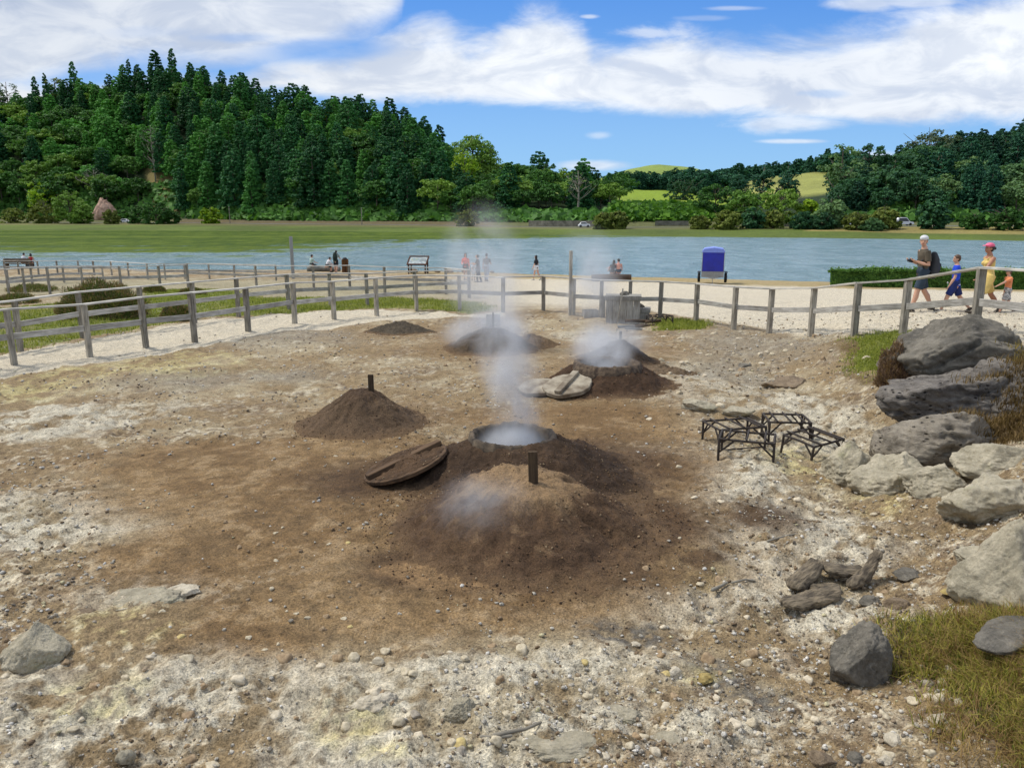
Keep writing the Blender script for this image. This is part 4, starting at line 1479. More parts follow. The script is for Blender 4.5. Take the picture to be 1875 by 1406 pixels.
rock('brown stone at the edge of the front grass under the slab', 1848, 1128, 34, 20, R_BROWN, 227, .8, 0, facets=8)
rock('white lump of stone on the dirt below the front grass', 1722, 1330, 38, 27, R_WHITE, 229, .9, R(30), facets=9)
rock('whitish rounded stone near the bottom edge, left of the white lump', 1638, 1374, 40, 30, R_WHITE, 231, .9, R(60), facets=9)
rock('ochre-tinted stone at the bottom edge of the dirt', 1506, 1402, 44, 32, R_BROWN, 233, .9, R(20), facets=9)
rock('dark little stone beside the ochre stone at the bottom edge', 1566, 1396, 30, 22, R_SLATE, 235, .9, R(50), facets=9)
rock('grey stone at the bottom edge right of the whitish rounded stone', 1622, 1404, 28, 22, R_WHITE, 237, .9, R(10), facets=9)
rock('mauve-grey rock half buried in the dirt at the lower right corner', 1832, 1384, 62, 32, R_BROWN, 239, .8, R(10), facets=10)
rock('flat grey rock poking from the dirt near the bark pieces', 1664, 1062, 52, 24, R_SLATE, 241, .8, R(0), facets=9)
rock('yellowish flat stone right of the round brown stone', 1750, 1094, 44, 16, R_OCHRE, 243, .8, R(-8), facets=8)
rock('dark boulder lying among rubble right of the second pit', 1364, 676, 24, 14, R_SLATE, 245, .9, 0, facets=8)
rock('rounded brown rock half buried beyond the trestles', 1440, 712, 82, 30, R_BROWN, 247, .8, 0, facets=12, rough=.09)
rock('small dark stone in front of the half buried brown rock', 1421, 711, 30, 20, R_SLATE, 249, .9, 0, facets=8)
rock('pale rubbly outcrop beyond the trestles', 1280, 756, 62, 32, R_PALE, 251, .8, 0, facets=14, rough=.12)
rock('low pale outcrop behind the trestles', 1352, 766, 60, 26, R_PALE, 253, .7, 0, facets=14, rough=.1)
rock('black stone beside the tipped trestle', 1506, 838, 22, 14, R_SLATE, 255, .9, 0, facets=8)
rock('long low crust of white rock on the brown soil at the left', 262, 1112, 150, 34, R_PALE, 257, .6, R(14), facets=12, sub=6, rough=.1, back=.3, sink=.5)
rock('second hump of white crust right of the long one', 330, 1092, 66, 26, R_WHITE, 259, .6, R(14), facets=12, rough=.1, sink=.3)
rock('brown clod at the left end of the white crust', 156, 1128, 32, 14, R_BROWN, 261, .7, R(10), facets=8)
rock('pale jagged crust near the bottom, left of the centre', 680, 1312, 120, 60, R_WHITE, 263, .6, R(24), facets=11, sub=6, rough=.12, sink=.35)
rock('hooked grey lump of crust near the bottom centre', 838, 1328, 66, 52, R_PALE, 265, .8, R(40), facets=8, sub=6, rough=.12, peak=(.3, .1))
rock('grey upright stone at the bottom edge, left of the centre', 228, 1404, 36, 36, R_PALE, 267, .8, R(20), facets=9, peak=(.5, 0))
rock('long crust of pale rock at the bottom edge of the photo centre', 1020, 1398, 190, 60, R_PALE, 269, .5, R(4), facets=12, sub=6, rough=.12, sink=.35)
rock('pale sharp rock beside the coal-dark gravel', 1230, 1250, 46, 32, R_WHITE, 271, .8, R(60), facets=8, rough=.08)
rock('sulphur-yellow stone beside the coal-dark gravel', 1290, 1252, 32, 24, R_OCHRE, 273, .9, R(30), facets=8)
rock('grey wedge of stone left of the sulphur-yellow stone', 1190, 1238, 36, 26, R_PALE, 275, .8, R(10), facets=8, peak=(.4, .1))
rock('white stone above the coal-dark gravel', 1164, 1188, 20, 14, R_WHITE, 277, .9, R(10), facets=8)
rock('low grey crust right of the bottom centre', 1130, 1320, 90, 30, R_PALE, 279, .6, R(-10), facets=12, rough=.12, sink=.3)
rock('grey rock with a notched top right of the bottom centre', 1226, 1372, 60, 34, R_PALE, 281, .7, R(-20), facets=10, rough=.1, sink=.1)
rock('brown clod of earth at the right foot of the nearest mound', 1134, 1040, 24, 16, R_BROWN, 283, .8, R(10), facets=8, rough=.1)
rock('pale stone standing alone on brown soil below the nearest mound', 692, 1220, 22, 18, R_WHITE, 285, .9, R(30), facets=8)
rock('flat pale stone under the thin dead twig', 1404, 1004, 34, 13, R_WHITE, 287, .8, R(0), facets=8)


# ------------------------------------------------------------------ bark pieces
def bark(label, px, py, L, w, h, rz, tilt=0.0, seed=0, dz=0.0, name='bark_slab'):
    p = W(px, py)
    n, m = 60, 30
    P = []
    for i in range(n):
        t = i / (n - 1) * 2 - 1
        k = (1 - abs(t) ** 5) ** .5 * (1 + .10 * math.sin(3 * t + seed))
        for j in range(m):
            a = 2 * math.pi * j / m
            x = t * L / 2; y = math.cos(a) * w / 2 * k; z = math.sin(a) * h / 2 * k * (1 if math.sin(a) > 0 else .6) + .08 * L * (t * t)
            P.append((x, y, z))
    P = np.array(P)
    nz = .022 * fbm(P[:, 0] * 5 + seed, P[:, 1] * 22, P[:, 2] * 22, o=4, g=.6, seed=seed) + .01 * fbm(P[:, 0] * 30, P[:, 1] * 60, P[:, 2] * 60, o=2, seed=seed)
    P[:, 1] += nz; P[:, 2] += nz * .8
    F = [(i * m + j, (i + 1) * m + j, (i + 1) * m + (j + 1) % m, i * m + (j + 1) % m) for i in range(n - 1) for j in range(m)]
    F += [tuple(range(m)), tuple((n - 1) * m + j for j in range(m))[::-1]]
    o = obj(name, mesh_arr(name, P, F, True), M_BARK, None, (p.x, p.y, gz(p.x, p.y) + h * .45 + dz), (0, tilt, rz))
    tag(o, label, 'bark')
    return o


bark('thick slab of dark bark lying lowest, in front of its heap', 1484, 1112, .50, .17, .10, R(16), R(-6), 1)
bark('curved slab of dark bark at the left of its heap', 1472, 1078, .40, .15, .12, R(38), R(-14), 2, .03)
bark('flat slab of dark bark in the middle of its heap', 1542, 1066, .34, .17, .09, R(4), R(4), 3, .04)
bark('knobbly brown stick of bark rising at the right of its heap', 1583, 1072, .44, .10, .09, R(36), R(-26), 4, .06)
bark('small dark chip of bark wedged under its heap', 1508, 1088, .24, .12, .07, R(-10), 0, 5, 0)


def twig(label, pts, r):
    q = [W(a, b) for a, b in pts]
    b = MB()
    c = q[0]
    b.tube([tuple(v - c + Vector((0, 0, r * 1.2 + .02 + random.uniform(0, .02)))) for v in q], [r * (1 - .5 * i / len(q)) for i in range(len(q))], 6)
    o = b.build('twig', M_DEAD, None, c, smooth=True)
    tag(o, label, 'twig')


twig('thin dead twig lying past the flat pale stone', [(1405, 998), (1440, 990), (1470, 984), (1500, 978)], .010)
twig('thin stick lying in the pale dirt above the bark heap', [(1340, 1078), (1365, 1074), (1382, 1072)], .009)
twig('dark stick half under soil near the bottom centre', [(905, 1364), (935, 1356), (962, 1348), (990, 1342)], .013)
twig('short thick chip of wood on the pale dirt', [(1304, 1092), (1318, 1084), (1330, 1078)], .016)
twig('brown sliver of wood left of the bottom-centre crust', [(882, 1366), (910, 1362), (936, 1360)], .012)


# ================================================================== LOOSE STONES AND GRAVEL
def stones():
    protos = []
    for i in range(10):
        me = rock_mesh('stone', (1, random.uniform(.7, 1), random.uniform(.45, .8)), 500 + i, facets=9, sub=3, rough=.07)
        protos.append(me)
    S = [rock_mat('loose_' + n, lin(*a), lin(*b), lin(*c), 3, .6, bd=.002) for n, a, b, c in (('pale', (172, 166, 150), (132, 126, 110), (204, 198, 184)), ('brown', (142, 126, 104), (104, 90, 72), (172, 158, 138)),
         ('grey', (138, 134, 126), (98, 94, 88), (168, 164, 156)), ('white', (182, 176, 162), (144, 138, 124), (208, 203, 190)), ('ochre', (176, 164, 118), (136, 122, 82), (206, 198, 160)))]
    mats = [S[0], S[1], S[2], S[3], S[0], S[1], S[3], S[0], S[4], S[0]]
    for me, m in zip(protos, mats):
        me.materials.append(m)
    rg = random.Random(5)
    n = 0
    grp = [('pale rough stone loose on the ground', 'pale loose stones'), ('brown rough stone loose on the ground', 'brown loose stones'), ('grey rough stone loose on the ground', 'grey loose stones'),
           ('whitish rough stone loose on the ground', 'white loose stones'), ('ochre yellow stone loose on the ground', 'ochre loose stones')]
    gi = [0, 1, 2, 3, 0, 1, 3, 0, 4, 0]
    while n < 285:
        z = rg.random()
        if z < .35: px, py, s = rg.uniform(0, 1800), rg.uniform(1180, 1400), rg.uniform(12, 34)
        elif z < .6: px, py, s = rg.uniform(1180, 1700), rg.uniform(640, 1150), rg.uniform(7, 22)
        elif z < .78: px, py, s = rg.uniform(1180, 1560), rg.uniform(605, 700), rg.uniform(6, 15)
        elif z < .9: px, py, s = rg.uniform(0, 700), rg.uniform(960, 1200), rg.uniform(8, 18)
        else: px, py, s = rg.uniform(100, 1200), rg.uniform(650, 980), rg.uniform(5, 11)
        s *= .9
        p = W(px, py)
        if any((p.x - a) ** 2 + (p.y - b) ** 2 < c * c for a, b, c in ((m1x, 6.55, 1.0), (p2x, 8.15, 1.2), (m3x, 10.2, .85), (p4x, 12.25, 1), (m5x, 15, .7), (m6x, 16.2, .9))):
            continue
        w = s / pxm(p)
        i = rg.randrange(10)
        if i == 8 and rg.random() < .6: i = 0
        if z > .78 and i in (3, 6): i = 1
        o = bpy.data.objects.new('stone', protos[i])
        COL.objects.link(o)
        z0 = float(hfull(np.array([p.x]), np.array([p.y]))[0])
        o.location = (p.x, p.y, z0 - .16 * w)
        o.rotation_euler = (rg.uniform(-.3, .3), rg.uniform(-.3, .3), rg.uniform(0, 6.28))
        o.scale = (w, w, w * rg.uniform(.7, 1.1))
        tag(o, grp[gi[i]][0], 'stone', grp[gi[i]][1])
        n += 1


stones()


def pebbles():
    bm = bmesh.new(); bmesh.ops.create_icosphere(bm, subdivisions=1, radius=.5)
    B = np.array([v.co[:] for v in bm.verts]); BF = np.array([[v.index for v in f.verts] for f in bm.faces]); bm.free()
    rg = np.random.default_rng(8)
    N = 120000
    y = 2.6 + (rg.random(N) ** 2.6) * 20
    x = (rg.random(N) * 2 - 1) * .85 * (y + .8)
    # fewer on the brown trodden soil, more on the right and near edge
    br = blot(x, y, BROWN, .4, .4) + blot(x, y, BROWN2, .4, .4) * .7
    cl = fbm(x * 1.1, y * 1.1, o=3, seed=91)
    right = sstep(x / y, .18, .35)
    keep = rg.random(N) < np.clip((1 - .72 * br) * (.42 + .9 * cl + .35 * right) * (1 - .5 * sstep(y, 13, 20)), .04, 1)
    keep &= ~(inpoly(x, y, PATH_L) & (rg.random(N) > .1)) & ~inpoly(x, y, GR_FRONT) & ~inpoly(x, y, GR_TURF)
    for a, b, c in ((m1x, 6.55, 1.0), (p2x, 8.15, 1.1), (p4x, 12.25, .9), (m3x, 10.2, .8)):
        keep &= ((x - a) ** 2 + (y - b) ** 2 > c * c)
    x, y = x[keep], y[keep]
    n = len(x)
    s = (.006 + .030 * rg.random(n) ** 4.5) * (1 + .06 * y)
    z = hfull(x, y)
    A = rg.normal(size=(n, 3, 3)); Q, _ = np.linalg.qr(A)
    sc = np.stack([s, s * rg.uniform(.6, 1, n), s * rg.uniform(.45, .8, n)], 1)
    P = B[None] * sc[:, None, :] * (1 + .25 * rg.normal(size=(n, len(B), 1)) * .5)
    P = np.einsum('nij,nkj->nki', Q, P)
    P[..., 2] *= .75
    P[..., 0] += x[:, None]; P[..., 1] += y[:, None]; P[..., 2] += (z + s * .18)[:, None]
    F = (BF[None] + (np.arange(n) * len(B))[:, None, None]).reshape(-1, 3)
    pal = np.array([lin(186, 178, 162), lin(212, 206, 194), lin(156, 138, 114), lin(132, 112, 88), lin(170, 160, 142), lin(130, 120, 106), lin(198, 188, 150)])
    ci = rg.choice(len(pal), n, p=[.27, .2, .19, .12, .12, .07, .03])
    c = np.repeat(pal[ci] * rg.uniform(.8, 1.1, (n, 1)), len(B), 0)
    me = mesh_arr('gravel', P.reshape(-1, 3), F, False, c)
    o = obj('gravel', me, M_GROUND)
    tag(o, 'loose gravel and grit strewn over the bare ground', kind='stuff')


pebbles()


def crumbs():
    """clods and crumbs lying on the heaps of soil"""
    bm = bmesh.new(); bmesh.ops.create_icosphere(bm, subdivisions=1, radius=.5)
    B = np.array([v.co[:] for v in bm.verts]); BF = np.array([[v.index for v in f.verts] for f in bm.faces]); bm.free()
    rg = np.random.default_rng(18)
    dg = bpy.context.evaluated_depsgraph_get(); dg.update()
    P = []; S = []; C = []
    pal = [lin(110, 86, 62), lin(132, 106, 78), lin(84, 66, 50), lin(158, 136, 106), lin(70, 56, 44)]
    for cx, cy, r, n in ((m1x, 6.55, 1.5, 5200), (p2x, 8.15, 1.7, 3600), (m3x, 10.2, 1.15, 2200), (p4x, 12.25, 1.25, 1600), (m5x, 15, .9, 500), (m6x, 16.2, 1.2, 500), (m7x, 18.6, .9, 300)):
        for _ in range(n):
            a = rg.uniform(0, 6.283); d = r * rg.uniform(.12, 1) ** .6
            x, y = cx + d * math.cos(a), cy + d * math.sin(a)
            h, loc, nn, _, ob, _ = SC.ray_cast(dg, Vector((x, y, 1.6)), Vector((0, 0, -1)))
            if not h or ob.name.startswith(('steam', 'board', 'lid', 'rim', 'batten')) or loc.z < gz(x, y) - .1: continue
            s = .005 + .024 * rg.random() ** 6
            P.append((loc.x, loc.y, loc.z + s * .15)); S.append(s); C.append(pal[rg.integers(5)] * rg.uniform(.8, 1.15))
    P = np.array(P); S = np.array(S); n = len(P)
    Q, _ = np.linalg.qr(rg.normal(size=(n, 3, 3)))
    V = np.einsum('nij,nkj->nki', Q, B[None] * (S[:, None] * rg.uniform(.6, 1, (n, 3)))[:, None, :] * (1 + .15 * rg.normal(size=(n, len(B), 1)))) + P[:, None]
    F = (BF[None] + (np.arange(n) * len(B))[:, None, None]).reshape(-1, 3)
    o = obj('soil_crumbs', mesh_arr('soil_crumbs', V.reshape(-1, 3), F, False, np.repeat(np.array(C), len(B), 0)), M_MOUND)
    tag(o, 'crumbs and clods of soil on and round the mounds', kind='stuff')


crumbs()


# ================================================================== GRASS AND PLANTS
def blades(name, label, X, Y, L, wd, mat, spread=.5, seed=0, zf=None, kind='stuff', base=None, segs=2, up=1.0):
    """bent grass blades; X, Y: roots"""
    rg = np.random.default_rng(seed)
    n = len(X)
    z = hfull(X, Y) if zf is None else zf
    L = L * rg.uniform(.5, 1.25, n)
    a = rg.uniform(0, 2 * np.pi, n)
    lean = rg.uniform(.1, 1, n) * spread
    dx, dy = np.cos(a), np.sin(a)
    b = a + np.pi / 2 + rg.uniform(-.7, .7, n)
    wx, wy = np.cos(b) * wd / 2, np.sin(b) * wd / 2
    P = []
    for k, (t, ww) in enumerate(((0, 1), (.5, .8), (1, .12))):
        px = X + dx * lean * L * t ** 1.6; py = Y + dy * lean * L * t ** 1.6
        pz = z - .01 + up * L * (t - .35 * lean * t * t)
        P.append(np.stack([px - wx * ww, py - wy * ww, pz], 1)); P.append(np.stack([px + wx * ww, py + wy * ww, pz], 1))
    V = np.stack(P, 1).reshape(-1, 3)
    i = np.arange(n) * 6
    F = np.concatenate([np.stack([i, i + 1, i + 3, i + 2], 1), np.stack([i + 2, i + 3, i + 5, i + 4], 1)])
    o = obj(name, mesh_arr(name, V, F, True), mat)
    return tag(o, label, 'grass' if kind != 'stuff' else None, kind=kind)


G_FRESH = leaf_mat('grass_fresh', lin(92, 108, 34), lin(166, 168, 78), .0, 0)
G_FRONT = leaf_mat('grass_front', lin(78, 88, 24), lin(168, 158, 72), .0, 0)
G_DRY = leaf_mat('grass_dry', lin(108, 80, 48), lin(168, 142, 92), .0, 0)
G_BROWN = leaf_mat('heather_mat', lin(72, 56, 34), lin(136, 112, 70), .0, 0)


def scatter_poly(P, n, seed, noise=.0, fray=.16):
    rg = np.random.default_rng(seed)
    A = np.array(P); lo, hi = A.min(0) - .3, A.max(0) + .3
    X = []; Y = []
    tot = 0
    while tot < n:
        x = rg.uniform(lo[0], hi[0], n); y = rg.uniform(lo[1], hi[1], n)
        q = fbm(x * 3, y * 3, o=3, seed=seed + 3) * noise
        k = inpoly(x + q + rg.normal(size=n) * fray, y + q * .7 + rg.normal(size=n) * fray, P)
        k &= fbm(x * 2.2, y * 2.2, o=3, seed=seed + 31) > rg.uniform(-.9, -.05, n)
        X.append(x[k]); Y.append(y[k]); tot += k.sum()
        if k.sum() == 0: break
    return np.concatenate(X)[:n], np.concatenate(Y)[:n]


x, y = scatter_poly(GR_LEFT, 52000, 1, .5)
k = (x > -16) & (y < 34)
blades('grass', 'strip of green grass between the garden fences', x[k], y[k], .10, .014, G_FRESH, .7, 1)
x, y = scatter_poly(GR_TURF, 14000, 2, .2)
blades('turf', 'short bright turf left of the huge boulder', x, y, .06, .009, G_FRESH, .8, 2)
x, y = scatter_poly(GR_TUFT, 5000, 3, .2)
blades('grass_tuft', 'small tuft of green grass beside the firewood', x, y, .09, .011, G_FRESH, .7, 3)
GF = poly([(1632, 1182), (1690, 1170), (1770, 1152), (1885, 1128), (1990, 1110), (2000, 1440), (1900, 1440), (1855, 1390), (1790, 1322), (1752, 1262), (1705, 1212), (1645, 1192)])
x, y = scatter_poly(GF, 11000, 4, .35)
blades('front_grass', 'coarse grass with long blades in the lower right corner', x, y, .095, .007, G_FRONT, 1.5, 4)
x, y = scatter_poly(GF, 8000, 5, .5)
blades('dry_grass', 'dry straw among the coarse front grass', x, y, .12, .004, G_DRY, 1.6, 5)
rg = np.random.default_rng(3)
x = rg.uniform(2.0, 3.4, 900); y = rg.uniform(2.9, 4.6, 900)
blades('straw', 'loose straws over the dirt at the lower right', x, y, .09, .003, G_DRY, 2.2, 6, up=.35)
x = rg.uniform(3.2, 6.0, 1200); y = rg.uniform(4.6, 7.0, 1200)
blades('straw', 'dry straws between the pale rocks and the bark', x, y, .08, .004, G_DRY, 2.0, 7, up=.4)


def drape(name, label, poly_px_Y, n, L, mat, seed, wd=.008, spread=.9, up=1.0):
    """plants rooted on whatever rock or ground lies below: list of (x, y) polygon in metres"""
    X, Y = scatter_poly(poly_px_Y, n, seed, .3)
    dg = bpy.context.evaluated_depsgraph_get(); dg.update()
    Z = []
    for a, b in zip(X, Y):
        h, loc, _, _, _, _ = SC.ray_cast(dg, Vector((a, b, 6)), Vector((0, 0, -1)))
        Z.append(loc.z if h else gz(a, b))
    return blades(name, label, X, Y, L, wd, mat, spread, seed, np.array(Z) + .01, up=up)


drape('dry_heather', 'brown dry heather spreading over the rocks at the right edge', [(6.05, 8.6), (6.5, 8.1), (8.2, 7.8), (8.4, 9.2), (7.5, 9.6), (6.3, 9.35)], 16000, .11, G_BROWN, 11)
drape('moss_grass', 'olive dry grass on top of the rocks at the right edge', [(6.2, 9.2), (6.8, 8.9), (8.3, 8.9), (8.4, 10.0), (7.2, 9.9), (6.5, 9.6)], 15000, .10, leaf_mat('olive_dry', lin(96, 84, 36), lin(160, 138, 70), 0, 0), 12)
drape('brown_moss', 'dark brown mat of dead plants right of the holed grey rock', [(5.2, 7.55), (5.0, 8.3), (5.6, 8.75), (7.4, 8.6), (7.2, 7.0), (6.1, 7.0), (5.7, 7.4)], 20000, .09, G_BROWN, 13)


def bush(name, label, c, size, n, mats, seed, leaf=.03, cat='shrub', stems=14, cone=0.0, flowers=None, upright=.7):
    root = thing(name, label, cat, c)
    rg = np.random.default_rng(seed)
    b = MB()
    for i in range(stems):
        a = rg.uniform(0, 6.28); r = rg.uniform(.1, .42)
        e = (math.cos(a) * r * size[0], math.sin(a) * r * size[1], size[2] * rg.uniform(.5, .85))
        b.tube([(e[0] * .12, e[1] * .12, -.05), (e[0] * .5, e[1] * .5, e[2] * .45), e], [.016, .011, .004], 5)
    b.build('stems', M_TRUNK, root, smooth=True)
    def cloud(nm, n, lo, hi, mat, lf, up):
        d = rg.normal(size=(n, 3)); d[:, 2] = np.abs(d[:, 2]); d /= np.linalg.norm(d, axis=1)[:, None]
        lump = 1 + .28 * fbm(d[:, 0] * 2.6 + seed, d[:, 1] * 2.6, d[:, 2] * 2.6, o=3, seed=seed)
        r = rg.uniform(lo, hi, n) ** .5 * lump
        P = d * r[:, None] * np.array([size[0] / 2, size[1] / 2, size[2]]) * .92
        P[:, 2] = np.maximum(P[:, 2], .02)
        dirv = d * .6 + rg.normal(size=(n, 3)) * .35; dirv[:, 2] += up
        dirv /= np.linalg.norm(dirv, axis=1)[:, None]
        sd = np.cross(dirv, rg.normal(size=(n, 3))); sd /= np.linalg.norm(sd, axis=1)[:, None]
        s = lf * rg.uniform(.6, 1.4, n)
        A = P - sd * (s * .25)[:, None]; B = P + sd * (s * .25)[:, None]
        C = P + dirv * (s * 2)[:, None] + sd * (s * .1)[:, None]; D = P + dirv * (s * 2)[:, None] - sd * (s * .1)[:, None]
        V = np.stack([A, B, C, D], 1).reshape(-1, 3)
        obj(nm, mesh_arr(nm, V, np.arange(n * 4).reshape(n, 4), True), mat, root)
    cloud('foliage', n, .35, 1.0, mats[0], leaf, upright)
    if len(mats) > 1:
        cloud('flower_tips', n // 2, .8, 1.08, mats[1], leaf * .8, upright)
    return root


H_GREEN = leaf_mat('heather_green', lin(56, 74, 34), lin(110, 124, 62), 0, 0)
H_TIP = leaf_mat('heather_tips', lin(104, 82, 58), lin(156, 128, 96), 0, 0)
H_MAUVE = leaf_mat('heather_mauve', lin(92, 74, 62), lin(148, 122, 104), 0, 0)
p = W(168, 585); bush('heather_bush', 'large heather bush with rust-brown tips behind the left fences', (p.x, p.y + .5, gz(p.x, p.y)), (2.7, 1.7, 1.05), 16000, (H_GREEN, H_TIP), 1, .03)
p = W(318, 590); bush('heather_bush', 'small brownish bush by the fence right of the large heather', (p.x, p.y + .3, gz(p.x, p.y)), (1.05, .8, .48), 5000, (H_GREEN, H_TIP), 2, .026)
bush('heather_bush', 'brown twiggy heather against the left side of the huge boulder', (XY(1640, 10.3, .8), 10.3, .46), (.5, .5, .66), 5200, (H_MAUVE, H_TIP), 3, .022)
for i, (px, py, w, h, l) in enumerate([(283, 536, .9, .5, 'small dark bush between the left fences, left of two'), (352, 540, 1.1, .45, 'small dark bush between the left fences, right of two'), (30, 556, 1.6, .55, 'brown flowering bush at the left edge behind the fence'),
                                       (60, 534, 2.2, .5, 'low wide brown bush near the beach fence at the left'), (1300 - 30, 0, 0, 0, '')]):
    if w:
        p = W(px, py); bush('heather_bush', l, (p.x, p.y, gz(p.x, p.y)), (w, w * .7, h * .6), 2600, (H_GREEN, H_TIP), 20 + i, .035)
# stiff leaves at the right edge
def sword_plant():
    c = Vector((8.0, 11.0, .98))
    root = thing('sword_leaf_plant', 'stiff green sword-leaved plant at the right edge behind the huge boulder', 'plant', c)
    for i in range(16):
        a = i * 2.4; L = random.uniform(.35, .55); l = random.uniform(.3, .9)
        b = MB()
        b.tube([(0, 0, 0), (math.cos(a) * L * l * .4, math.sin(a) * L * l * .4, L * .6), (math.cos(a) * L * l, math.sin(a) * L * l, L * .95)], [(.022, .005), (.018, .004), (.003, .002)], 6)
        b.build('leaf', G_FRESH, root, smooth=True)


sword_plant()

# ================================================================== TREES
def clump_mesh(name, clumps, per, q, seed, up=.35, flat=1.0):
    """leaf clumps: list of (centre, radii)"""
    rg = np.random.default_rng(seed)
    C = np.array([c for c, _ in clumps]); Rr = np.array([r for _, r in clumps], float)
    n = len(C) * per
    i = np.repeat(np.arange(len(C)), per)
    d = rg.normal(size=(n, 3)); d /= np.linalg.norm(d, axis=1)[:, None]
    d[:, 2] = np.where(d[:, 2] < -.35, -d[:, 2], d[:, 2])
    r = rg.uniform(.55, 1.05, n)
    P = C[i] + d * Rr[i] * r[:, None]
    nrm = d + rg.normal(size=(n, 3)) * .45; nrm[:, 2] += up
    nrm /= np.linalg.norm(nrm, axis=1)[:, None]
    a = np.cross(nrm, rg.normal(size=(n, 3))); a /= np.linalg.norm(a, axis=1)[:, None]
    b = np.cross(nrm, a)
    s = (q * rg.uniform(.55, 1.3, n))[:, None] / 2
    V = np.stack([P - a * s - b * s * .7, P + a * s - b * s * .5, P + a * s * .8 + b * s * .8, P - a * s * .6 + b * s], 1).reshape(-1, 3)
    return mesh_arr(name, V, np.arange(n * 4).reshape(n, 4), False)


def limb_tubes(b, h, rg, n=7, r=.022, spread=.28, z0=.35, crooked=.03, n5=5):
    pts = [(0, 0, -.03 * h)]
    x = y = 0
    for k in range(1, 7):
        x += rg.uniform(-crooked, crooked) * h * .3; y += rg.uniform(-crooked, crooked) * h * .3
        pts.append((x, y, h * .92 * k / 6))
    b.tube(pts, [h * r * (1.15 - .9 * k / 6) for k in range(7)], 6, round_ends=False)
    tips = []
    for i in range(n):
        t = z0 + (.9 - z0) * rg.random()
        k = min(int(t * 6), 5); p = pts[k]
        a = rg.random() * 6.28; L = spread * h * (1.1 - t) * rg.uniform(.7, 1.2)
        m = (p[0] + math.cos(a) * L * .5, p[1] + math.sin(a) * L * .5, p[2] + L * .35)
        e = (p[0] + math.cos(a) * L, p[1] + math.sin(a) * L, p[2] + L * rg.uniform(.5, .9))
        b.tube([p, m, e], [h * r * .45, h * r * .3, h * r * .12], n5, round_ends=False)
        tips.append(e)
    return tips


def make_conifer(seed, slim=1.0, h=18.0, low=.08, pw=.5, rd=.225):
    rg = random.Random(seed)
    cl = []
    z = low
    while z < .985:
        Rz = rd * slim * (1 - z) ** pw * (1 + .15 * math.sin(z * 23 + seed)) + .012
        if z > .9: Rz *= .8
        n = max(1, int(round(2 * math.pi * Rz / .085)))
        a0 = rg.random() * 6.28
        for k in range(n):
            a = a0 + 6.28 * k / n + rg.uniform(-.3, .3)
            rr = Rz * rg.uniform(.55, 1.05)
            s = .045 * rg.uniform(.75, 1.3) * (1.1 - .45 * z)
            cl.append(((math.cos(a) * rr * h, math.sin(a) * rr * h, (z + rg.uniform(-.02, .02)) * h - rr * .25 * h), (s * h, s * h, s * h * .9)))
        z += .055 * rg.uniform(.85, 1.15)
    return clump_mesh('crown', cl, 38, .48, seed)


def make_broad(seed, h=14.0, w=.42, z0=.34, q=.6, nc=60, per=42, flat=1.0, open_=0.0, top=.98):
    rg = random.Random(seed)
    cl = []
    for i in range(nc):
        a = rg.random() * 6.28; ph = math.acos(rg.uniform(-.95, 1))
        r = rg.uniform(.55, 1.0) if not open_ else rg.uniform(.7, 1.05)
        lump = 1 + .22 * math.sin(a * 2 + seed) * math.sin(ph * 3 + seed)
        x = math.sin(ph) * math.cos(a) * w * r * lump; y = math.sin(ph) * math.sin(a) * w * r * lump
        z = z0 + (top - z0) * (.42 + .5 * math.cos(ph) * r * flat)
        s = rg.uniform(.07, .13) * (1 - .35 * open_)
        cl.append(((x * h, y * h, z * h), (s * h, s * h, s * h * .75)))
    return clump_mesh('crown', cl, per, q, seed), cl


L_CON = leaf_mat('conifer_leaf', lin(30, 74, 44), lin(66, 122, 68), .28, .3, lin(84, 136, 54))
L_CONR = leaf_mat('conifer_leaf_cool', lin(30, 68, 54), lin(60, 108, 76), .25, .3)
L_BRD = leaf_mat('broad_leaf', lin(38, 78, 32), lin(84, 130, 52), .30, .3, lin(112, 138, 52))
L_BRDR = leaf_mat('broad_leaf_cool', lin(36, 74, 52), lin(74, 118, 72), .28, .3, lin(104, 128, 78))
L_LIME = leaf_mat('lime_leaf', lin(92, 130, 18), lin(150, 176, 36), .1, .3)
L_OLIVE = leaf_mat('olive_leaf', lin(78, 92, 34), lin(128, 138, 62), .2, .3)
L_GREY = leaf_mat('grey_leaf', lin(66, 84, 58), lin(110, 124, 92), .15, .3)
L_VINE = leaf_mat('vine_leaf', lin(44, 84, 20), lin(98, 140, 38), .0, .3)


def trunk_mesh(seed, h, r=.02, n=6, **k):
    b = MB(); limb_tubes(b, h, random.Random(seed), n, r, **k)
    return b.mesh('trunk', True)


CON = [(make_conifer(s, sl, 18, .06, pw, rd), trunk_mesh(s, 17, .016, 0)) for s, sl, pw, rd in ((1, 1, .40, .26), (2, 1.1, .36, .25), (3, .85, .5, .225), (4, 1.15, .38, .25), (5, .95, .42, .25), (6, .75, .55, .225))]
BRD = [(make_broad(s, w=w)[0], trunk_mesh(s, 12, .02, 6)) for s, w in ((11, .40), (12, .46), (13, .36), (14, .5), (15, .42))]
for a, b_ in CON: a.materials.append(L_CON); b_.materials.append(M_TRUNK)
for a, b_ in BRD: a.materials.append(L_BRD); b_.materials.append(M_TRUNK)
CONR = [(a.copy(), b_) for a, b_ in CON]
BRDR = [(a.copy(), b_) for a, b_ in BRD]
for a, _ in CONR: a.materials[0] = L_CONR
for a, _ in BRDR: a.materials[0] = L_BRDR
FLAT = []      # trees that go to the one forest object: (crown mesh, matrix)


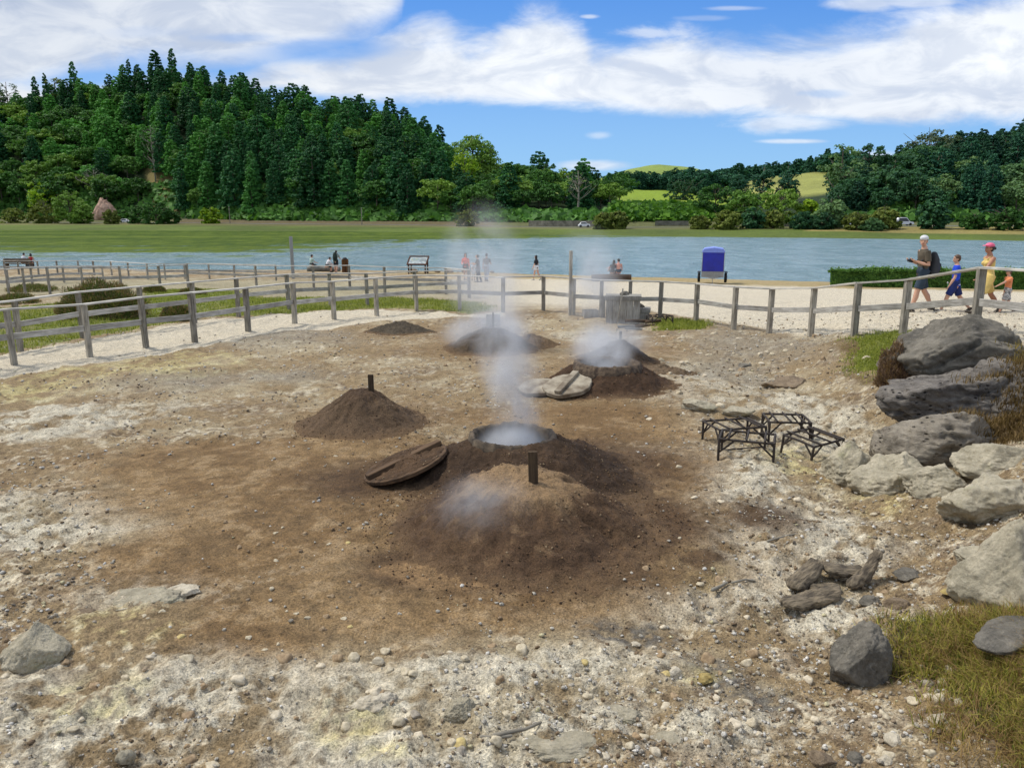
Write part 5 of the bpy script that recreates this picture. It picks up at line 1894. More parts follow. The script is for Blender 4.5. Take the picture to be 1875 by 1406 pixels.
def tree(name, label, group, pair, x, y, z, s, sw=1.0, rz=None, cat='tree'):
    r = bpy.data.objects.new(name, None); COL.objects.link(r)
    r.location = (x, y, z); r.rotation_euler = (0, 0, random.uniform(0, 6.28) if rz is None else rz); r.scale = (s * sw, s * sw, s)
    tag(r, label, cat, group)
    for nm, me in (('crown', pair[0]), ('trunk', pair[1])):
        o = bpy.data.objects.new(nm, me); COL.objects.link(o); o.parent = r
    return r


def plant_hillside():
    rg = random.Random(99)
    cand = []
    # left wooded hill
    Y = 262.0
    row = 0
    while Y < 470:
        X = -330.0 + (row % 2) * 4
        while X < 70:
            x = X + rg.uniform(-2.6, 2.6); y = Y + rg.uniform(-2.8, 2.8)
            X += 8.4
            u = x / y
            if abs(u) > .73: continue
            Yk, Zk = fprof(u)
            px = 937.5 + u * FPX * .977
            if y < Yk[4] + 3 or y > Yk[6] + 14 or px > 1128: continue
            if 300 < px < 352 and y < Yk[4] + 28: continue
            if 168 < px < 222 and y < Yk[4] + 12: continue
            t = (y - Yk[4]) / (Yk[6] - Yk[4])
            con = rg.random() < (.80 if 220 < px < 800 else .35) if px < 830 else rg.random() < .16
            if px < 320 and t < .3: con = rg.random() < .2
            h = (rg.uniform(14, 20) if con else rg.uniform(10, 15)) * (.85 if px > 830 else 1)
            if con and rg.random() < .12 and px < 700: h *= 1.22
            cand.append((x, y, con, h, t, 'L', px))
        Y += 7.6; row += 1
    # right wooded hill
    Y = 196.0; row = 0
    while Y < 350:
        X = 78.0 + (row % 2) * 3.5
        while X < 250:
            x = X + rg.uniform(-2.2, 2.2); y = Y + rg.uniform(-2.4, 2.4)
            X += 7.0
            u = x / y
            if u > .76: continue
            Yk, Zk = fprof(u); px = 937.5 + u * FPX * .977
            if px < 1500 or y < Yk[4] + 3 or y > Yk[6] + 10: continue
            if px < 1600 and y > 300: continue
            con = rg.random() < (.35 if px < 1700 else .6)
            cand.append((x, y, con, rg.uniform(10, 15) if con else rg.uniform(8, 13), (y - Yk[4]) / (Yk[6] - Yk[4]), 'R', px))
        Y += 6.6; row += 1
    # nearest to the viewer and the skyline rows show largest
    def rank(c):
        return -(c[3] / c[1]) - (.03 if c[4] > .82 else 0)
    lc = sorted([c for c in cand if c[2]], key=rank)
    lb = sorted([c for c in cand if not c[2]], key=rank)
    def label(con, side):
        if side == 'L': return ('dark green conifer on the steep wooded hill across the lake at left', 'conifers on the left hill') if con else ('leafy green tree on the wooded slopes across the lake at left', 'leafy trees on the left hill')
        return ('dark conifer on the wooded hill across the lake at right', 'conifers on the right hill') if con else ('leafy bluish green tree on the wooded hill across the lake at right', 'leafy trees on the right hill')
    for L, con in ((lc, True), (lb, False)):
        for i, (x, y, c, h, t, side, px) in enumerate(L):
            src = (CON if side == 'L' else CONR) if con else (BRD if side == 'L' else BRDR)
            k = rg.randrange(len(src))
            if con and t > .8: k = (2, 4, 5, 2, 0)[k % 5]
            s = h / (18 if con else 14)
            sw = rg.uniform(.95, 1.3)
            z = fh(x, y) - .4
            if i < 292:
                lb_, g = label(con, side)
                tree('conifer_tree' if con else 'broadleaf_tree', lb_, g, src[k], x, y, z, s, sw)
            else:
                FLAT.append((src[k][0], Matrix.Translation((x, y, z)) @ Matrix.Rotation(rg.uniform(0, 6.28), 4, 'Z') @ Matrix.Diagonal((s * sw, s * sw, s, 1)), side))


plant_hillside()


def far_woods():
    """tree lines far behind the fields"""
    rg = random.Random(5)
    def line(px0, px1, Y, Yj, n, h0, h1, con=.85):
        for i in range(n):
            px = px0 + (px1 - px0) * (i + rg.random()) / n
            y = Y + rg.uniform(-Yj, Yj); x = uv_of(px, 392)[0] * y
            c = rg.random() < con
            src = (CONR if c else BRDR)[rg.randrange(5)][0]
            s = rg.uniform(h0, h1) / (18 if c else 14)
            FLAT.append((src, Matrix.Translation((x, y, fh(x, y) - .5)) @ Matrix.Rotation(rg.uniform(0, 6.28), 4, 'Z') @ Matrix.Diagonal((s * 1.2, s * 1.2, s, 1)), 'F'))
    line(1110, 1310, 470, 25, 90, 8, 11.5)
    line(1110, 1320, 430, 10, 50, 8, 11)
    line(1300, 1480, 560, 25, 80, 9, 16)
    line(1470, 1530, 470, 12, 14, 8, 12)
    line(1230, 1350, 405, 18, 40, 8, 13, .5)
    line(1500, 1640, 430, 25, 30, 9, 14, .5)


far_woods()


def build_forest():
    for side, label, nm in (('L', 'remaining trees of the dense wood on the left hill', 'forest'), ('R', 'remaining trees of the wood on the right hill', 'forest'),
                            ('F', 'far conifer woods behind the fields', 'far_forest')):
        V = []; 
        for me, M, s in FLAT:
            if s != side: continue
            n = len(me.vertices)
            a = np.empty(n * 3, np.float32); me.vertices.foreach_get('co', a); a = a.reshape(-1, 3)
            q = a.reshape(-1, 4, 3)
            keep = np.arange(len(q)) % 2 == 0
            c = q[keep].mean(1, keepdims=True)
            a = (c + (q[keep] - c) * (1.45 if s != 'F' else 1.7)).reshape(-1, 3)
            Mn = np.array(M)
            V.append(a @ Mn[:3, :3].T + Mn[:3, 3])
        if not V: continue
        V = np.concatenate(V)
        o = obj(nm, mesh_arr(nm, V, np.arange(len(V)).reshape(-1, 4), False), {'L': L_CON, 'R': L_CONR, 'F': L_CONR}[side])
        tag(o, label, kind='stuff')


build_forest()

# ---------------------------------------------------------------- trees one can pick out
def at_px(px, Y):
    x = uv_of(px, 392)[0] * Y
    return x, Y, fh(x, Y)


def solo(name, label, px, Y, hpx, wpx, mat, seed, dead=False, z0=.3, nc=50, open_=0.0, q=.55, flat=1.0, tr=.022, group=None, topy=None, col=None, per=40):
    x, y, z = at_px(px, Y)
    h = hpx / FPX * Y
    w = wpx / FPX * Y / 2 / h
    root = thing(name, label, 'tree', (x, y, z - .2), 0, group)
    if topy is not None:
        pass
    rg = random.Random(seed)
    b = MB()
    tips = limb_tubes(b, h, rg, 26 if dead else 12, tr, spread=max(.3, w * 1.5), z0=.35 if dead else .3, crooked=.05, n5=5)
    if dead:
        for e in tips:
            for k in range(3):
                b.tube([e, (e[0] + rg.uniform(-.08, .08) * h, e[1] + rg.uniform(-.08, .08) * h, e[2] + rg.uniform(.02, .1) * h)], [h * tr * .14, h * tr * .06], 4, round_ends=False)
    b.build('trunk', col or M_TRUNK, root, smooth=True)
    if not dead:
        me, _ = make_broad(seed, h, w, z0, q, int(nc * (1.6 if w > .45 and not open_ else 1)), per, flat, open_)
        obj('crown', me, mat, root)
    return root


solo('eucalyptus_tree', 'tall bare-trunked tree with thin flat crown on the left skyline, left of two', 16, 438, 78, 44, L_GREY, 301, open_=1, nc=22, z0=.5, per=30)
solo('eucalyptus_tree', 'tall bare-trunked tree with thin flat crown on the left skyline, right of two', 42, 436, 72, 36, L_GREY, 302, open_=1, nc=18, z0=.5, per=30)
solo('broadleaf_tree', 'pale feathery tree among the dark spires on the left skyline', 128, 432, 62, 40, L_LIME if False else L_OLIVE, 303, nc=34, open_=.6)
for i, (px, Y, hp) in enumerate([(93, 430, 72), (112, 428, 76), (163, 436, 84), (262, 430, 70), (340, 424, 84), (300, 428, 62)]):
    x, y, z = at_px(px, Y)
    s = hp / FPX * Y / 18
    tree('conifer_tree', 'tall narrow conifer standing above the left skyline', 'tall narrow conifers on the left skyline', CON[5 if i % 2 else 2], x, y, z, s, .62)
solo('dead_tree', 'pale leafless tree on the left hillside above the rockfall', 180, 352, 56, 50, None, 305, dead=True, col=M_DEAD, tr=.03)
solo('dead_tree', 'tall bare grey trunk in the bright gully of the left hill', 291, 356, 104, 10, None, 306, dead=True, col=M_DEAD, tr=.012)
solo('dead_tree', 'leafless grey-branched tree in the wood left of the fields', 1058, 246, 84, 48, None, 307, dead=True, col=M_DEAD, tr=.022)
solo('broadleaf_tree', 'large round green tree rising above the skyline right of the conifers', 866, 322, 98, 92, L_BRD, 311, nc=130, z0=.05, q=.7)
solo('broadleaf_tree', 'bright yellow-green tree below the large round tree', 850, 290, 92, 56, L_LIME, 312, nc=80, z0=.2)
solo('eucalyptus_tree', 'open-crowned dark tree on the skyline left of the fields', 996, 310, 58, 56, L_BRDR, 313, open_=1, nc=26, z0=.4, per=34)
solo('eucalyptus_tree', 'tall tree with loose crown where the right wood begins', 1536, 222, 124, 66, L_BRDR, 314, open_=.8, nc=42, z0=.35, per=40)
solo('eucalyptus_tree', 'tree with spreading loose crown right of the first tall one in the right wood', 1586, 236, 104, 56, L_BRDR, 315, open_=.8, nc=36, z0=.4)
solo('eucalyptus_tree', 'large wide-crowned grey-green tree standing out in the right wood', 1692, 262, 84, 104, L_GREY, 316, nc=80, z0=.15, open_=.2)
solo('broadleaf_tree', 'silvery branched tree low in the right wood', 1668, 226, 56, 40, L_GREY, 317, nc=24, open_=.7)
# trees along the far shore
SH = [(25, 318, 30, 40, L_OLIVE, 'olive shrub-like tree at the left end of the far shore'), (80, 312, 44, 50, L_OLIVE, 'yellowish round tree on the far left shore'),
      (128, 308, 62, 52, L_BRD, 'tall dark tree by the far left road'), (150, 306, 44, 36, L_BRD, 'dark lower tree right of the tall one by the far left road'),
      (203, 300, 30, 26, L_OLIVE, 'small olive tree in front of the pale rockfall'), (285, 296, 44, 50, L_BRD, 'wide green tree right of the white car on the left shore'),
      (310, 300, 30, 36, L_BRD, 'low green tree at the right side of the wide one on the left shore'), (252, 304, 36, 30, L_BRD, 'dense green tree behind the white car on the left shore'),
      (385, 300, 34, 34, L_LIME, 'bright green bushy tree at the foot of the conifers'),
      (855, 236, 34, 42, L_OLIVE, 'yellowish tree on the far shore behind the rising steam'), (1104, 198, 36, 30, L_OLIVE, 'small olive tree on the far shore, left of a pair'), (1131, 197, 38, 34, L_OLIVE, 'small olive tree on the far shore, right of a pair'),
      (1282, 190, 28, 32, L_OLIVE, 'small round tree standing alone by the shore road'), (1332, 186, 38, 50, L_OLIVE, 'wide olive tree on the shore below the far fields'),
      (1362, 196, 72, 60, L_BRD, 'round green tree behind the wide olive one'), (1380, 186, 42, 36, L_BRDR, 'dark bushy tree at the shore road'), (1417, 186, 38, 36, L_OLIVE, 'olive tree right of the dark bushy one'),
      (1428, 200, 76, 84, L_BRD, 'broad layered green tree below the yellow field'), (1470, 182, 36, 40, L_BRDR, 'round dark bush-like tree on the shore'),
      (1482, 196, 56, 34, L_LIME, 'yellow-green tree left of the right wood'), (1520, 184, 58, 56, L_BRDR, 'rounded blue-green tree at the start of the right wood'), (1505, 180, 34, 40, L_BRDR, 'low dark tree in front of the rounded blue-green one'),
      (1570, 176, 36, 44, L_OLIVE, 'small yellowish tree on the right bank above the water'), (1618, 176, 46, 50, L_OLIVE, 'olive tree in front of the parked cars on the right bank'), (1600, 172, 26, 34, L_BRDR, 'low dark bush-like tree on the right bank'),
      (1712, 172, 58, 50, L_BRDR, 'tall dark tree on the right bank'), (1785, 168, 34, 38, L_BRD, 'green tree on the right bank behind the boy'), (1850, 164, 44, 66, L_BRD, 'wide green tree on the right bank above the woman'),
      (1310, 215, 60, 70, L_BRD, 'green tree at the corner of the leafy bank'), (1250, 330, 42, 60, L_BRDR, 'dark tree mass right of the green field'),
      (1395, 262, 76, 44, L_CONR, 'dark spreading conifer in front of the yellow field'), (1350, 300, 60, 26, L_CONR, 'dark columnar tree left of the spreading conifer'), (1440, 262, 70, 36, L_CONR, 'dark tree right of the spreading conifer')]
for i, (px, Y, hp, wp, mt, lab) in enumerate(SH):
    solo('shore_tree', lab, px, Y, hp, wp * 1.1, mt, 400 + i, nc=70, z0=-.12 if hp < 50 else 0, q=.5, per=46)
solo('fern_tree', 'lime-leaved tree on the left hillside above the olive trees', 84, 345, 62, 56, L_LIME, 450, nc=40, z0=.1)


def undergrowth():
    rg = np.random.default_rng(4)
    P = []; 
    def patch(px0, px1, k0, k1, n, up=1.0, hj=1.2):
        for _ in range(n):
            u = uv_of(rg.uniform(px0, px1), 392)[0]
            Yk, Zk = fprof(u)
            b = rg.uniform(k0, k1)
            y = float(np.interp(b, range(9), Yk))
            P.append((u * y, y, fh(u * y, y) + rg.uniform(0, hj)))
    patch(-60, 1128, 3.95, 4.5, 8000)
    patch(1500, 1950, 3.9, 4.6, 6000)
    patch(350, 900, 4.0, 4.12, 2500, hj=1)
    P1 = np.array(P); P.clear()
    patch(1120, 1310, 4.0, 5.05, 12000, hj=1.0)
    P2 = np.array(P)
    for A, mt, lab, nm, q in ((P1, L_BRD, 'low green undergrowth at the foot of the wooded slopes', 'undergrowth', .9), (P2, L_VINE, 'dense bright green creeper covering the bank below the green field', 'ground_cover', .6)):
        n = len(A)
        cl = rg.normal(size=(n, 3)) * np.array([.6, .6, .3])
        C = A + cl
        nm_ = rg.normal(size=(n, 3)) * .5 + np.array([0, -.6, .7]); nm_ /= np.linalg.norm(nm_, axis=1)[:, None]
        a = np.cross(nm_, rg.normal(size=(n, 3))); a /= np.linalg.norm(a, axis=1)[:, None]
        b = np.cross(nm_, a); s = (q * rg.uniform(.5, 1.3, n))[:, None]
        V = np.stack([C - a * s - b * s, C + a * s - b * s, C + a * s + b * s, C - a * s + b * s], 1).reshape(-1, 3)
        o = obj(nm, mesh_arr(nm, V, np.arange(n * 4).reshape(n, 4), False), mt)
        tag(o, lab, kind='stuff')


undergrowth()

# rockfall by the far road, walls, poles
x, y, z = at_px(192, 338)
me = rock_mesh('cliff_rock', (10, 7, 11), 71, facets=14, rough=.12, layered=.3, peak=(.5, .0))
o = obj('cliff_rock', me, rock_mat('pink_rock', lin(176, 150, 136), lin(130, 104, 92), lin(204, 184, 170), .5, .8), None, (x, y, z - 1)); tag(o, 'pinkish broken rock face beside the far road', 'rock')


def wall_run(label, px0, px1, hp, mat):
    xs = []
    n = 14
    V = []
    for i in range(n + 1):
        u = uv_of(px0 + (px1 - px0) * i / n, 392)[0]
        Yk, _ = fprof(u); y = Yk[3] + 1.2
        z = fh(u * y, y) - .3
        for dy, dz in ((0, 0), (0, hp), (.5, hp), (.5, 0)):
            V.append((u * (y + dy), y + dy, z + dz))
    F = [(4 * i + a, 4 * i + 4 + a, 4 * i + 4 + (a + 1) % 4, 4 * i + (a + 1) % 4) for i in range(n) for a in range(4)] + [(3, 2, 1, 0), (4 * n, 4 * n + 1, 4 * n + 2, 4 * n + 3)]
    o = obj('stone_wall', mesh_arr('stone_wall', V, F, False), mat)
    tag(o, label, 'wall')


M_WALL = simple('old_wall', lin(126, 122, 108), .95, c2=lin(84, 82, 72), scale=.8)
wall_run('long grey retaining wall behind the far road in the middle', 968, 1105, 1.9, M_WALL)
wall_run('low grey wall behind the far road below the leafy bank', 1200, 1262, 1.6, M_WALL)
for px, lab in ((420, 'thin utility pole beside the far road below the conifers'), (662, 'thin utility pole beside the far road near the middle'), (200, 'short pole in front of the pinkish rock face')):
    u = uv_of(px, 392)[0]; Yk, _ = fprof(u); y = Yk[2] - 1.5; h = 30 / FPX * y
    b = MB(); b.tube([(0, 0, -.3), (0, 0, h)], [.16, .11], 8)
    o = b.build('utility_pole', M_DEAD, None, (u * y, y, fh(u * y, y)), smooth=True); tag(o, lab, 'pole')


def car(label, px, k, L=4.2, rz=0.0, dy=0.0, van=False, col=M_WHITE):
    u = uv_of(px, 392)[0]; Yk, _ = fprof(u); y = (Yk[2] + Yk[3]) / 2 + dy
    root = thing('parked_car' if k else 'moving_car', label, 'car', (u * y, y, fh(u * y, y) + .08), rz)
    root.name = 'car'
    H = 1.9 if van else 1.45
    prof = [(-.5, .28), (-.5, .62), (-.46, .72), (-.36, .95 if not van else 1.5), (-.28, 1.36 if not van else 1.85), (-.05, H), (.12, H - .03), (.28, .95), (.47, .82), (.5, .55), (.5, .28)]
    n = len(prof)
    V = []; ww = .86
    for s in (-1, 1):
        for (a, z) in prof:
            V.append((a * L, s * ww * (1 if z < 1 else .82), z))
    F = [(i, (i + 1) % n, n + (i + 1) % n, n + i) for i in range(n)] + [tuple(range(n))[::-1], tuple(n + i for i in range(n))]
    me = apply_mods(mesh_arr('body', V, F, False), 'body', .06)
    obj('body', me, col, root)
    for s in (-1, 1):
        b = MB()
        z1 = H - .12
        P = [(-.33 * L, .98), (-.26 * L, z1), (.10 * L, z1), (.24 * L, .98)]
        V = [(a, s * (ww * (1 if z < 1 else .84) + .012), z) for a, z in P] + [(a, s * (ww * (1 if z < 1 else .84) - .02), z) for a, z in P]
        b.add(V, [(0, 1, 2, 3), (7, 6, 5, 4), (0, 4, 5, 1), (1, 5, 6, 2), (2, 6, 7, 3), (3, 7, 4, 0)])
        b.build('side_window', M_GLASS, root)
        for a in (-.31, .31):
            b = MB(); b.tube([(a * L, s * .70, .32), (a * L, s * .90, .32)], [.32, .32], 16, side=(0, 0, 1), round_ends=False)
            b.build('wheel', M_RUBBER, root)
    return root


car('small white car driving on the far road below the left hill', 228, 0, 4.0)
car('white parked car by the far right road, left of three', 1545, 1, 3.4, R(10), 2)
car('white parked car by the far right road, middle of three', 1597, 1, 3.6, 0, 3)
car('long white parked van by the far right road, right of three', 1655, 1, 4.6, 0, 3, True)
car('white car on the far road near the middle', 1070, 0, 3.2, 0, 0)

# ================================================================== BEACH THINGS
def log_(label, px, py, L, r, rz, mat=M_LOG, name='log', seat=False, dz=0.0, flat=.95):
    p = W(px, py)
    n, m = 30, 22
    P = []
    for i in range(n):
        t = i / (n - 1) - .5
        for j in range(m):
            a = 6.283 * j / m
            k = r * (1 + .10 * math.sin(5 * t + j * .3) + .06 * math.sin(a * 3 + t * 6))
            P.append((t * L, math.cos(a) * k, math.sin(a) * k * flat))
    P = np.array(P)
    P[:, 1:] *= (1 + .09 * fbm(P[:, 0] * .8, P[:, 1] * 14, P[:, 2] * 14, o=3, seed=int(px)))[:, None]
    F = [(i * m + j, (i + 1) * m + j, (i + 1) * m + (j + 1) % m, i * m + (j + 1) % m) for i in range(n - 1) for j in range(m)] + [tuple(range(m)), tuple((n - 1) * m + j for j in range(m))[::-1]]
    o = obj(name, mesh_arr(name, P, F, True), mat, None, (p.x, p.y, gz(p.x, p.y) + r * .88 + dz), (0, 0, rz))
    tag(o, label, 'log')
    return p


lp = log_('thick brown log lying on the sand by the water, under the embracing couple', 1119, 515, 2.55, .25, R(-1), name='log_bench', flat=.9)
log_('pale grey log lying on the beach under the seated people at left', 593, 497, 2.6, .20, R(-2), M_LOGP, name='log_bench')
log_('thick pale log lying behind the fence at the far left', 455, 497, 3.2, .22, R(2), M_LOGP) if False else None
# firewood by the crates
for i, (px, py, L, r, rz, mt, lab) in enumerate([(1168, 596, .7, .045, -8, M_LOG, 'brown stick on top of the firewood beside the low crate'), (1150, 600, .55, .035, 4, M_LOGP, 'pale stick of firewood at the left of its heap'), (1182, 600, .6, .05, 14, M_LOG, 'thick dark stick of firewood at the right of its heap'),
                                          (1160, 604, .45, .03, -20, M_LOGP, 'short pale stick of firewood lying in front of its heap'), (1196, 596, .5, .04, 30, M_LOG, 'dark stick of firewood leaning under the small trestle')]):
    log_(lab, px, py, L, r, R(rz), mt, name='firewood', dz=.08 * (i in (0, 4)))
for i, (px, py, lab) in enumerate([(1136, 575, 'stone on the lid of the big chest'), (1174, 572, 'dark stone on the lid of the low crate')]):
    p = W(1143, 592) if i == 0 else W(1176, 589)
    z = gz(p.x, p.y) + (.74 if i == 0 else .36)
    o = obj('stone', rock_mesh('stone', (.26, .18, .13), 600 + i, facets=8, sub=4), R_SLATE, None, (p.x + (.02 if i == 0 else -.03), p.y + .28, z)); tag(o, lab, 'stone')


def bench(label, px, py, w, rz, name='wooden_bench'):
    p = W(px, py)
    root = thing(name, label, 'bench', (p.x, p.y, gz(p.x, p.y)), rz)
    b = MB(); b.box((0, 0, .43), (w, .42, .07)); b.build('seat', M_DARKW2, root, bevel=.01)
    b = MB(); b.box((0, -.24, .70), (w, .06, .34)); b.build('backrest', M_DARKW2, root, bevel=.01)
    for s in (-1, 1):
        b = MB(); b.box((s * (w / 2 - .12), 0, .20), (.12, .4, .40)); b.build('leg', M_DARKW2, root, bevel=.01)
    return root, p


M_DARKW2 = wood_mat('bench_wood', lin(122, 108, 90), lin(70, 60, 50), 0)
bn, bp = bench('weathered wooden bench seen from behind at the left edge of the beach', 36, 492, 2.3, 0)

# information board
def info_board():
    p = W(766, 501)
    z = gz(p.x, p.y)
    root = thing('information_board', 'slanted information board on four dark wooden legs by the water', 'sign', (p.x, p.y, z), R(-8))
    w, d = 1.25, .72
    h0, h1 = .70, 1.14
    for sx in (-1, 1):
        for sy, hh in ((-1, h0), (1, h1)):
            b = MB(); b.bar((sx * w / 2, sy * d / 2, -.1), (sx * w / 2, sy * d / 2, hh), .09); b.build('leg', M_DARKWOOD, root, bevel=.008)
    tl = math.atan2(h1 - h0, d)
    M = Matrix.Rotation(tl, 4, 'X')
    mid = Vector((0, 0, (h0 + h1) / 2 + .03))
    b = MB()
    Ls = math.hypot(d, h1 - h0) + .16
    for c, s in (((0, -Ls / 2, 0), (w + .24, .09, .09)), ((0, Ls / 2, 0), (w + .24, .09, .09)), ((-w / 2 - .08, 0, 0), (.09, Ls - .09, .085)), ((w / 2 + .08, 0, 0), (.09, Ls - .09, .085))):
        b.box(tuple(mid + M @ Vector(c)), s, M=M)
    b.build('frame', M_DARKWOOD, root, bevel=.006)
    b = MB(); b.box(tuple(mid + M @ Vector((0, 0, -.01))), (w + .08, Ls - .09, .02), M=M)
    b.build('panel', M_PAPER, root)
    # printed blocks on the panel: picture and lines
    b = MB(); b.box(tuple(mid + M @ Vector((-.25, .12, .004))), (.55, .34, .004), M=M); b.build('printed_picture', simple('print_picture', lin(90, 130, 150), .5, c2=lin(150, 150, 120), scale=6), root)
    b = MB()
    for i in range(6): b.box(tuple(mid + M @ Vector((.38, .26 - i * .07, .004))), (.46 - .08 * (i % 2), .016, .004), M=M)
    b.build('printed_lines', simple('print_ink', lin(70, 74, 76), .6), root)


info_board()
# box trailer with blue cover
def trailer():
    p = W(1311, 520)
    z = gz(p.x, p.y)
    root = thing('box_trailer', 'small trailer with a tall blue tarpaulin cover parked on the beach', 'trailer', (p.x, p.y + 1.0, z), R(-14))
    b = MB()
    b.box((0, 0, .58), (1.36, 1.9, .36))
    b.build('tray', M_STEEL, root, bevel=.01)
    w, l = 1.38, 1.94
    V = []
    for y in (-l / 2, l / 2):
        V += [(-w / 2, y, .76), (w / 2, y, .76), (w / 2 * .96, y, 1.98), (w / 2 * .8, y, 2.12), (0, y, 2.2), (-w / 2 * .8, y, 2.12), (-w / 2 * .96, y, 1.98)]
    F = [(i, (i + 1) % 7, 7 + (i + 1) % 7, 7 + i) for i in range(7)] + [tuple(range(7))[::-1], tuple(7 + i for i in range(7))]
    me = apply_mods(mesh_arr('tarpaulin', V, F, False), 'tarpaulin', .03)
    obj('tarpaulin', me, M_BLUE, root)
    b = MB()
    V = []
    for y in (-l / 2 - .012, l / 2 + .012):
        V += [(-w / 2 - .012, y, 1.92), (w / 2 + .012, y, 1.92), (w / 2 * .98, y, 2.02), (w / 2 * .82, y, 2.15), (0, y, 2.23), (-w / 2 * .82, y, 2.15), (-w / 2 * .98, y, 2.02)]
    b.add(V, F); b.build('lit_top_shell', simple('sunlit_blue_top', lin(120, 140, 216), .4, .05), root, bevel=.015)  # added shell over the tarpaulin top, sunlight put into its paler blue
    for s in (-1, 1):
        b = MB(); b.tube([(s * .74, .1, .30), (s * .90, .1, .30)], [.30, .30], 20, side=(0, 0, 1), round_ends=False)
        wl = b.build('wheel', M_RUBBER, root)
        b = MB(); b.tube([(s * .905, .1, .30), (s * .915, .1, .30)], [.16, .16], 16, side=(0, 0, 1), round_ends=False); b.build('rim', M_STEEL, wl)
        b = MB(); b.box((s * .83, .1, .66), (.2, .78, .05)); b.build('mudguard', simple('black_plastic', (.02, .02, .022), .6), root, bevel=.02)
        b = MB(); b.bar((s * .66, -.98, .78), (s * .66, -.98, 1.94), .03); b.build('frame_post', M_STEEL, root)
    b = MB(); b.bar((-.45, -.95, .42), (0, -1.9, .42), .06); b.bar((.45, -.95, .42), (0, -1.9, .42), .06); b.bar((0, -1.85, .42), (0, -2.15, .44), .07); b.bar((0, -1.86, .40), (0, -1.86, .0), .04)
    b.build('drawbar', M_STEEL, root)
    b = MB(); b.box((0, -.99, 1.34), (.012, .012, 1.1)); b.box((0, -.985, .79), (1.3, .012, .03)); b.build('seam', M_BLUE, root)


trailer()


# hedge and slatted bin
def hedge():
    c0 = W(1548, 524); c1 = W(1960, 532)
    org = (c0 + c1) / 2
    root = thing('hedge', 'long clipped green hedge between the walkers and the lake', 'hedge', (org.x, org.y + .6, gz(org.x, org.y)))
    L = (c1 - c0).length + 1.5
    rg = np.random.default_rng(6)
    n = 60000
    f = rg.uniform(0, 1, n)
    X = (rg.uniform(-.5, .5, n)) * L; H = 1.02
    side = rg.random(n)
    Yy = np.where(side < .55, -.5 + rg.uniform(-.02, .12, n), rg.uniform(-.5, .5, n))
    Z = np.where(side < .55, rg.uniform(0, H, n), H + rg.uniform(-.12, .03, n))
    bump_ = .22 * fbm(X * 1.3, Z * 2 + Yy, o=3, seed=4)
    Yy = Yy - bump_ * (side < .55); Z = Z + bump_ * (side >= .55) + (rg.random(n) < .05) * rg.uniform(0, .2, n) ** 1.0 + .07 * fbm(X * .9, X * 0 + 3, o=3, seed=9) * (Z > .5)
    Pn = np.stack([X, Yy, Z], 1)
    ang = math.atan2(c1.y - c0.y, c1.x - c0.x)
    nm = np.where((side < .55)[:, None], np.array([0, -1, .25]), np.array([0, -.2, 1.0])) + rg.normal(size=(n, 3)) * .5
    nm /= np.linalg.norm(nm, axis=1)[:, None]
    a = np.cross(nm, rg.normal(size=(n, 3))); a /= np.linalg.norm(a, axis=1)[:, None]
    b = np.cross(nm, a); s = (.042 * rg.uniform(.6, 1.3, n))[:, None]
    V = np.stack([Pn - a * s - b * s * .6, Pn + a * s - b * s * .6, Pn + a * s + b * s, Pn - a * s + b * s], 1).reshape(-1, 3)
    o = obj('foliage', mesh_arr('foliage', V, np.arange(n * 4).reshape(n, 4), False), leaf_mat('hedge_leaf', lin(44, 76, 28), lin(104, 142, 60), 0, 0), root)
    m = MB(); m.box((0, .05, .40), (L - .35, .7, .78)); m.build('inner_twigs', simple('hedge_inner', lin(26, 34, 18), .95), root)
    root.rotation_euler = (0, 0, ang)


hedge()
p = W(1602, 523)
root = thing('slatted_bin', 'brown slatted wooden bin standing in front of the hedge', 'bin', (p.x, p.y - .25, gz(p.x, p.y)), R(5))
M_SLAT = wood_mat('brown_slat', lin(132, 92, 54), lin(74, 50, 32), 2)
for nm, y in (('front_slats', -.22), ('back_slats', .22)):
    b = MB()
    for i in range(6): b.box((-.25 + i * .1, y, .52), (.082, .03, 1.02 + .01 * (i % 2)))
    b.build(nm, M_SLAT, root, bevel=.004)
for nm, x in (('side_slats', -.31), ('side_slats', .31)):
    b = MB()
    for i in range(4): b.box((x, -.16 + i * .105, .52), (.03, .085, 1.02))
    b.build(nm, M_SLAT, root, bevel=.004)
p = W(622, 499)
root = thing('slatted_bin', 'brown round slatted bin beside the man with the backpack', 'bin', (p.x + .42, p.y + .1, gz(p.x, p.y)))
b = MB()
for i in range(12):
    a = i * math.pi / 6
    b.box((math.cos(a) * .24, math.sin(a) * .24, .5), (.03, .1, 1.0), rz=a)
b.build('slats', M_SLAT, root, bevel=.004)
b = MB(); b.tube([(0, 0, .1), (0, 0, .94)], [.2, .2], 14); b.build('liner', M_RUBBER, root)

# row of stones and low shrubs at the water line in the middle
for i, px in enumerate([800, 822, 838, 852, 868, 778, 756, 900]):
    p = W(px, 500)
    w = .5 + .25 * math.sin(i * 2.3)
    o = obj('shore_stone', rock_mesh('shore_stone', (w, w * .7, w * .45), 640 + i, facets=9, sub=4, rough=.1), R_BROWN, None, (p.x, p.y + .4, gz(p.x, p.y)))
    tag(o, 'brown stone at the edge of the lake near the information board', 'stone', 'stones at the water line')

# ================================================================== PEOPLE
def cloth(name, c, c2=None):
    return simple(name, c, .85, .12, scale=6, bmp=.25, c2=c2, bd=.02)


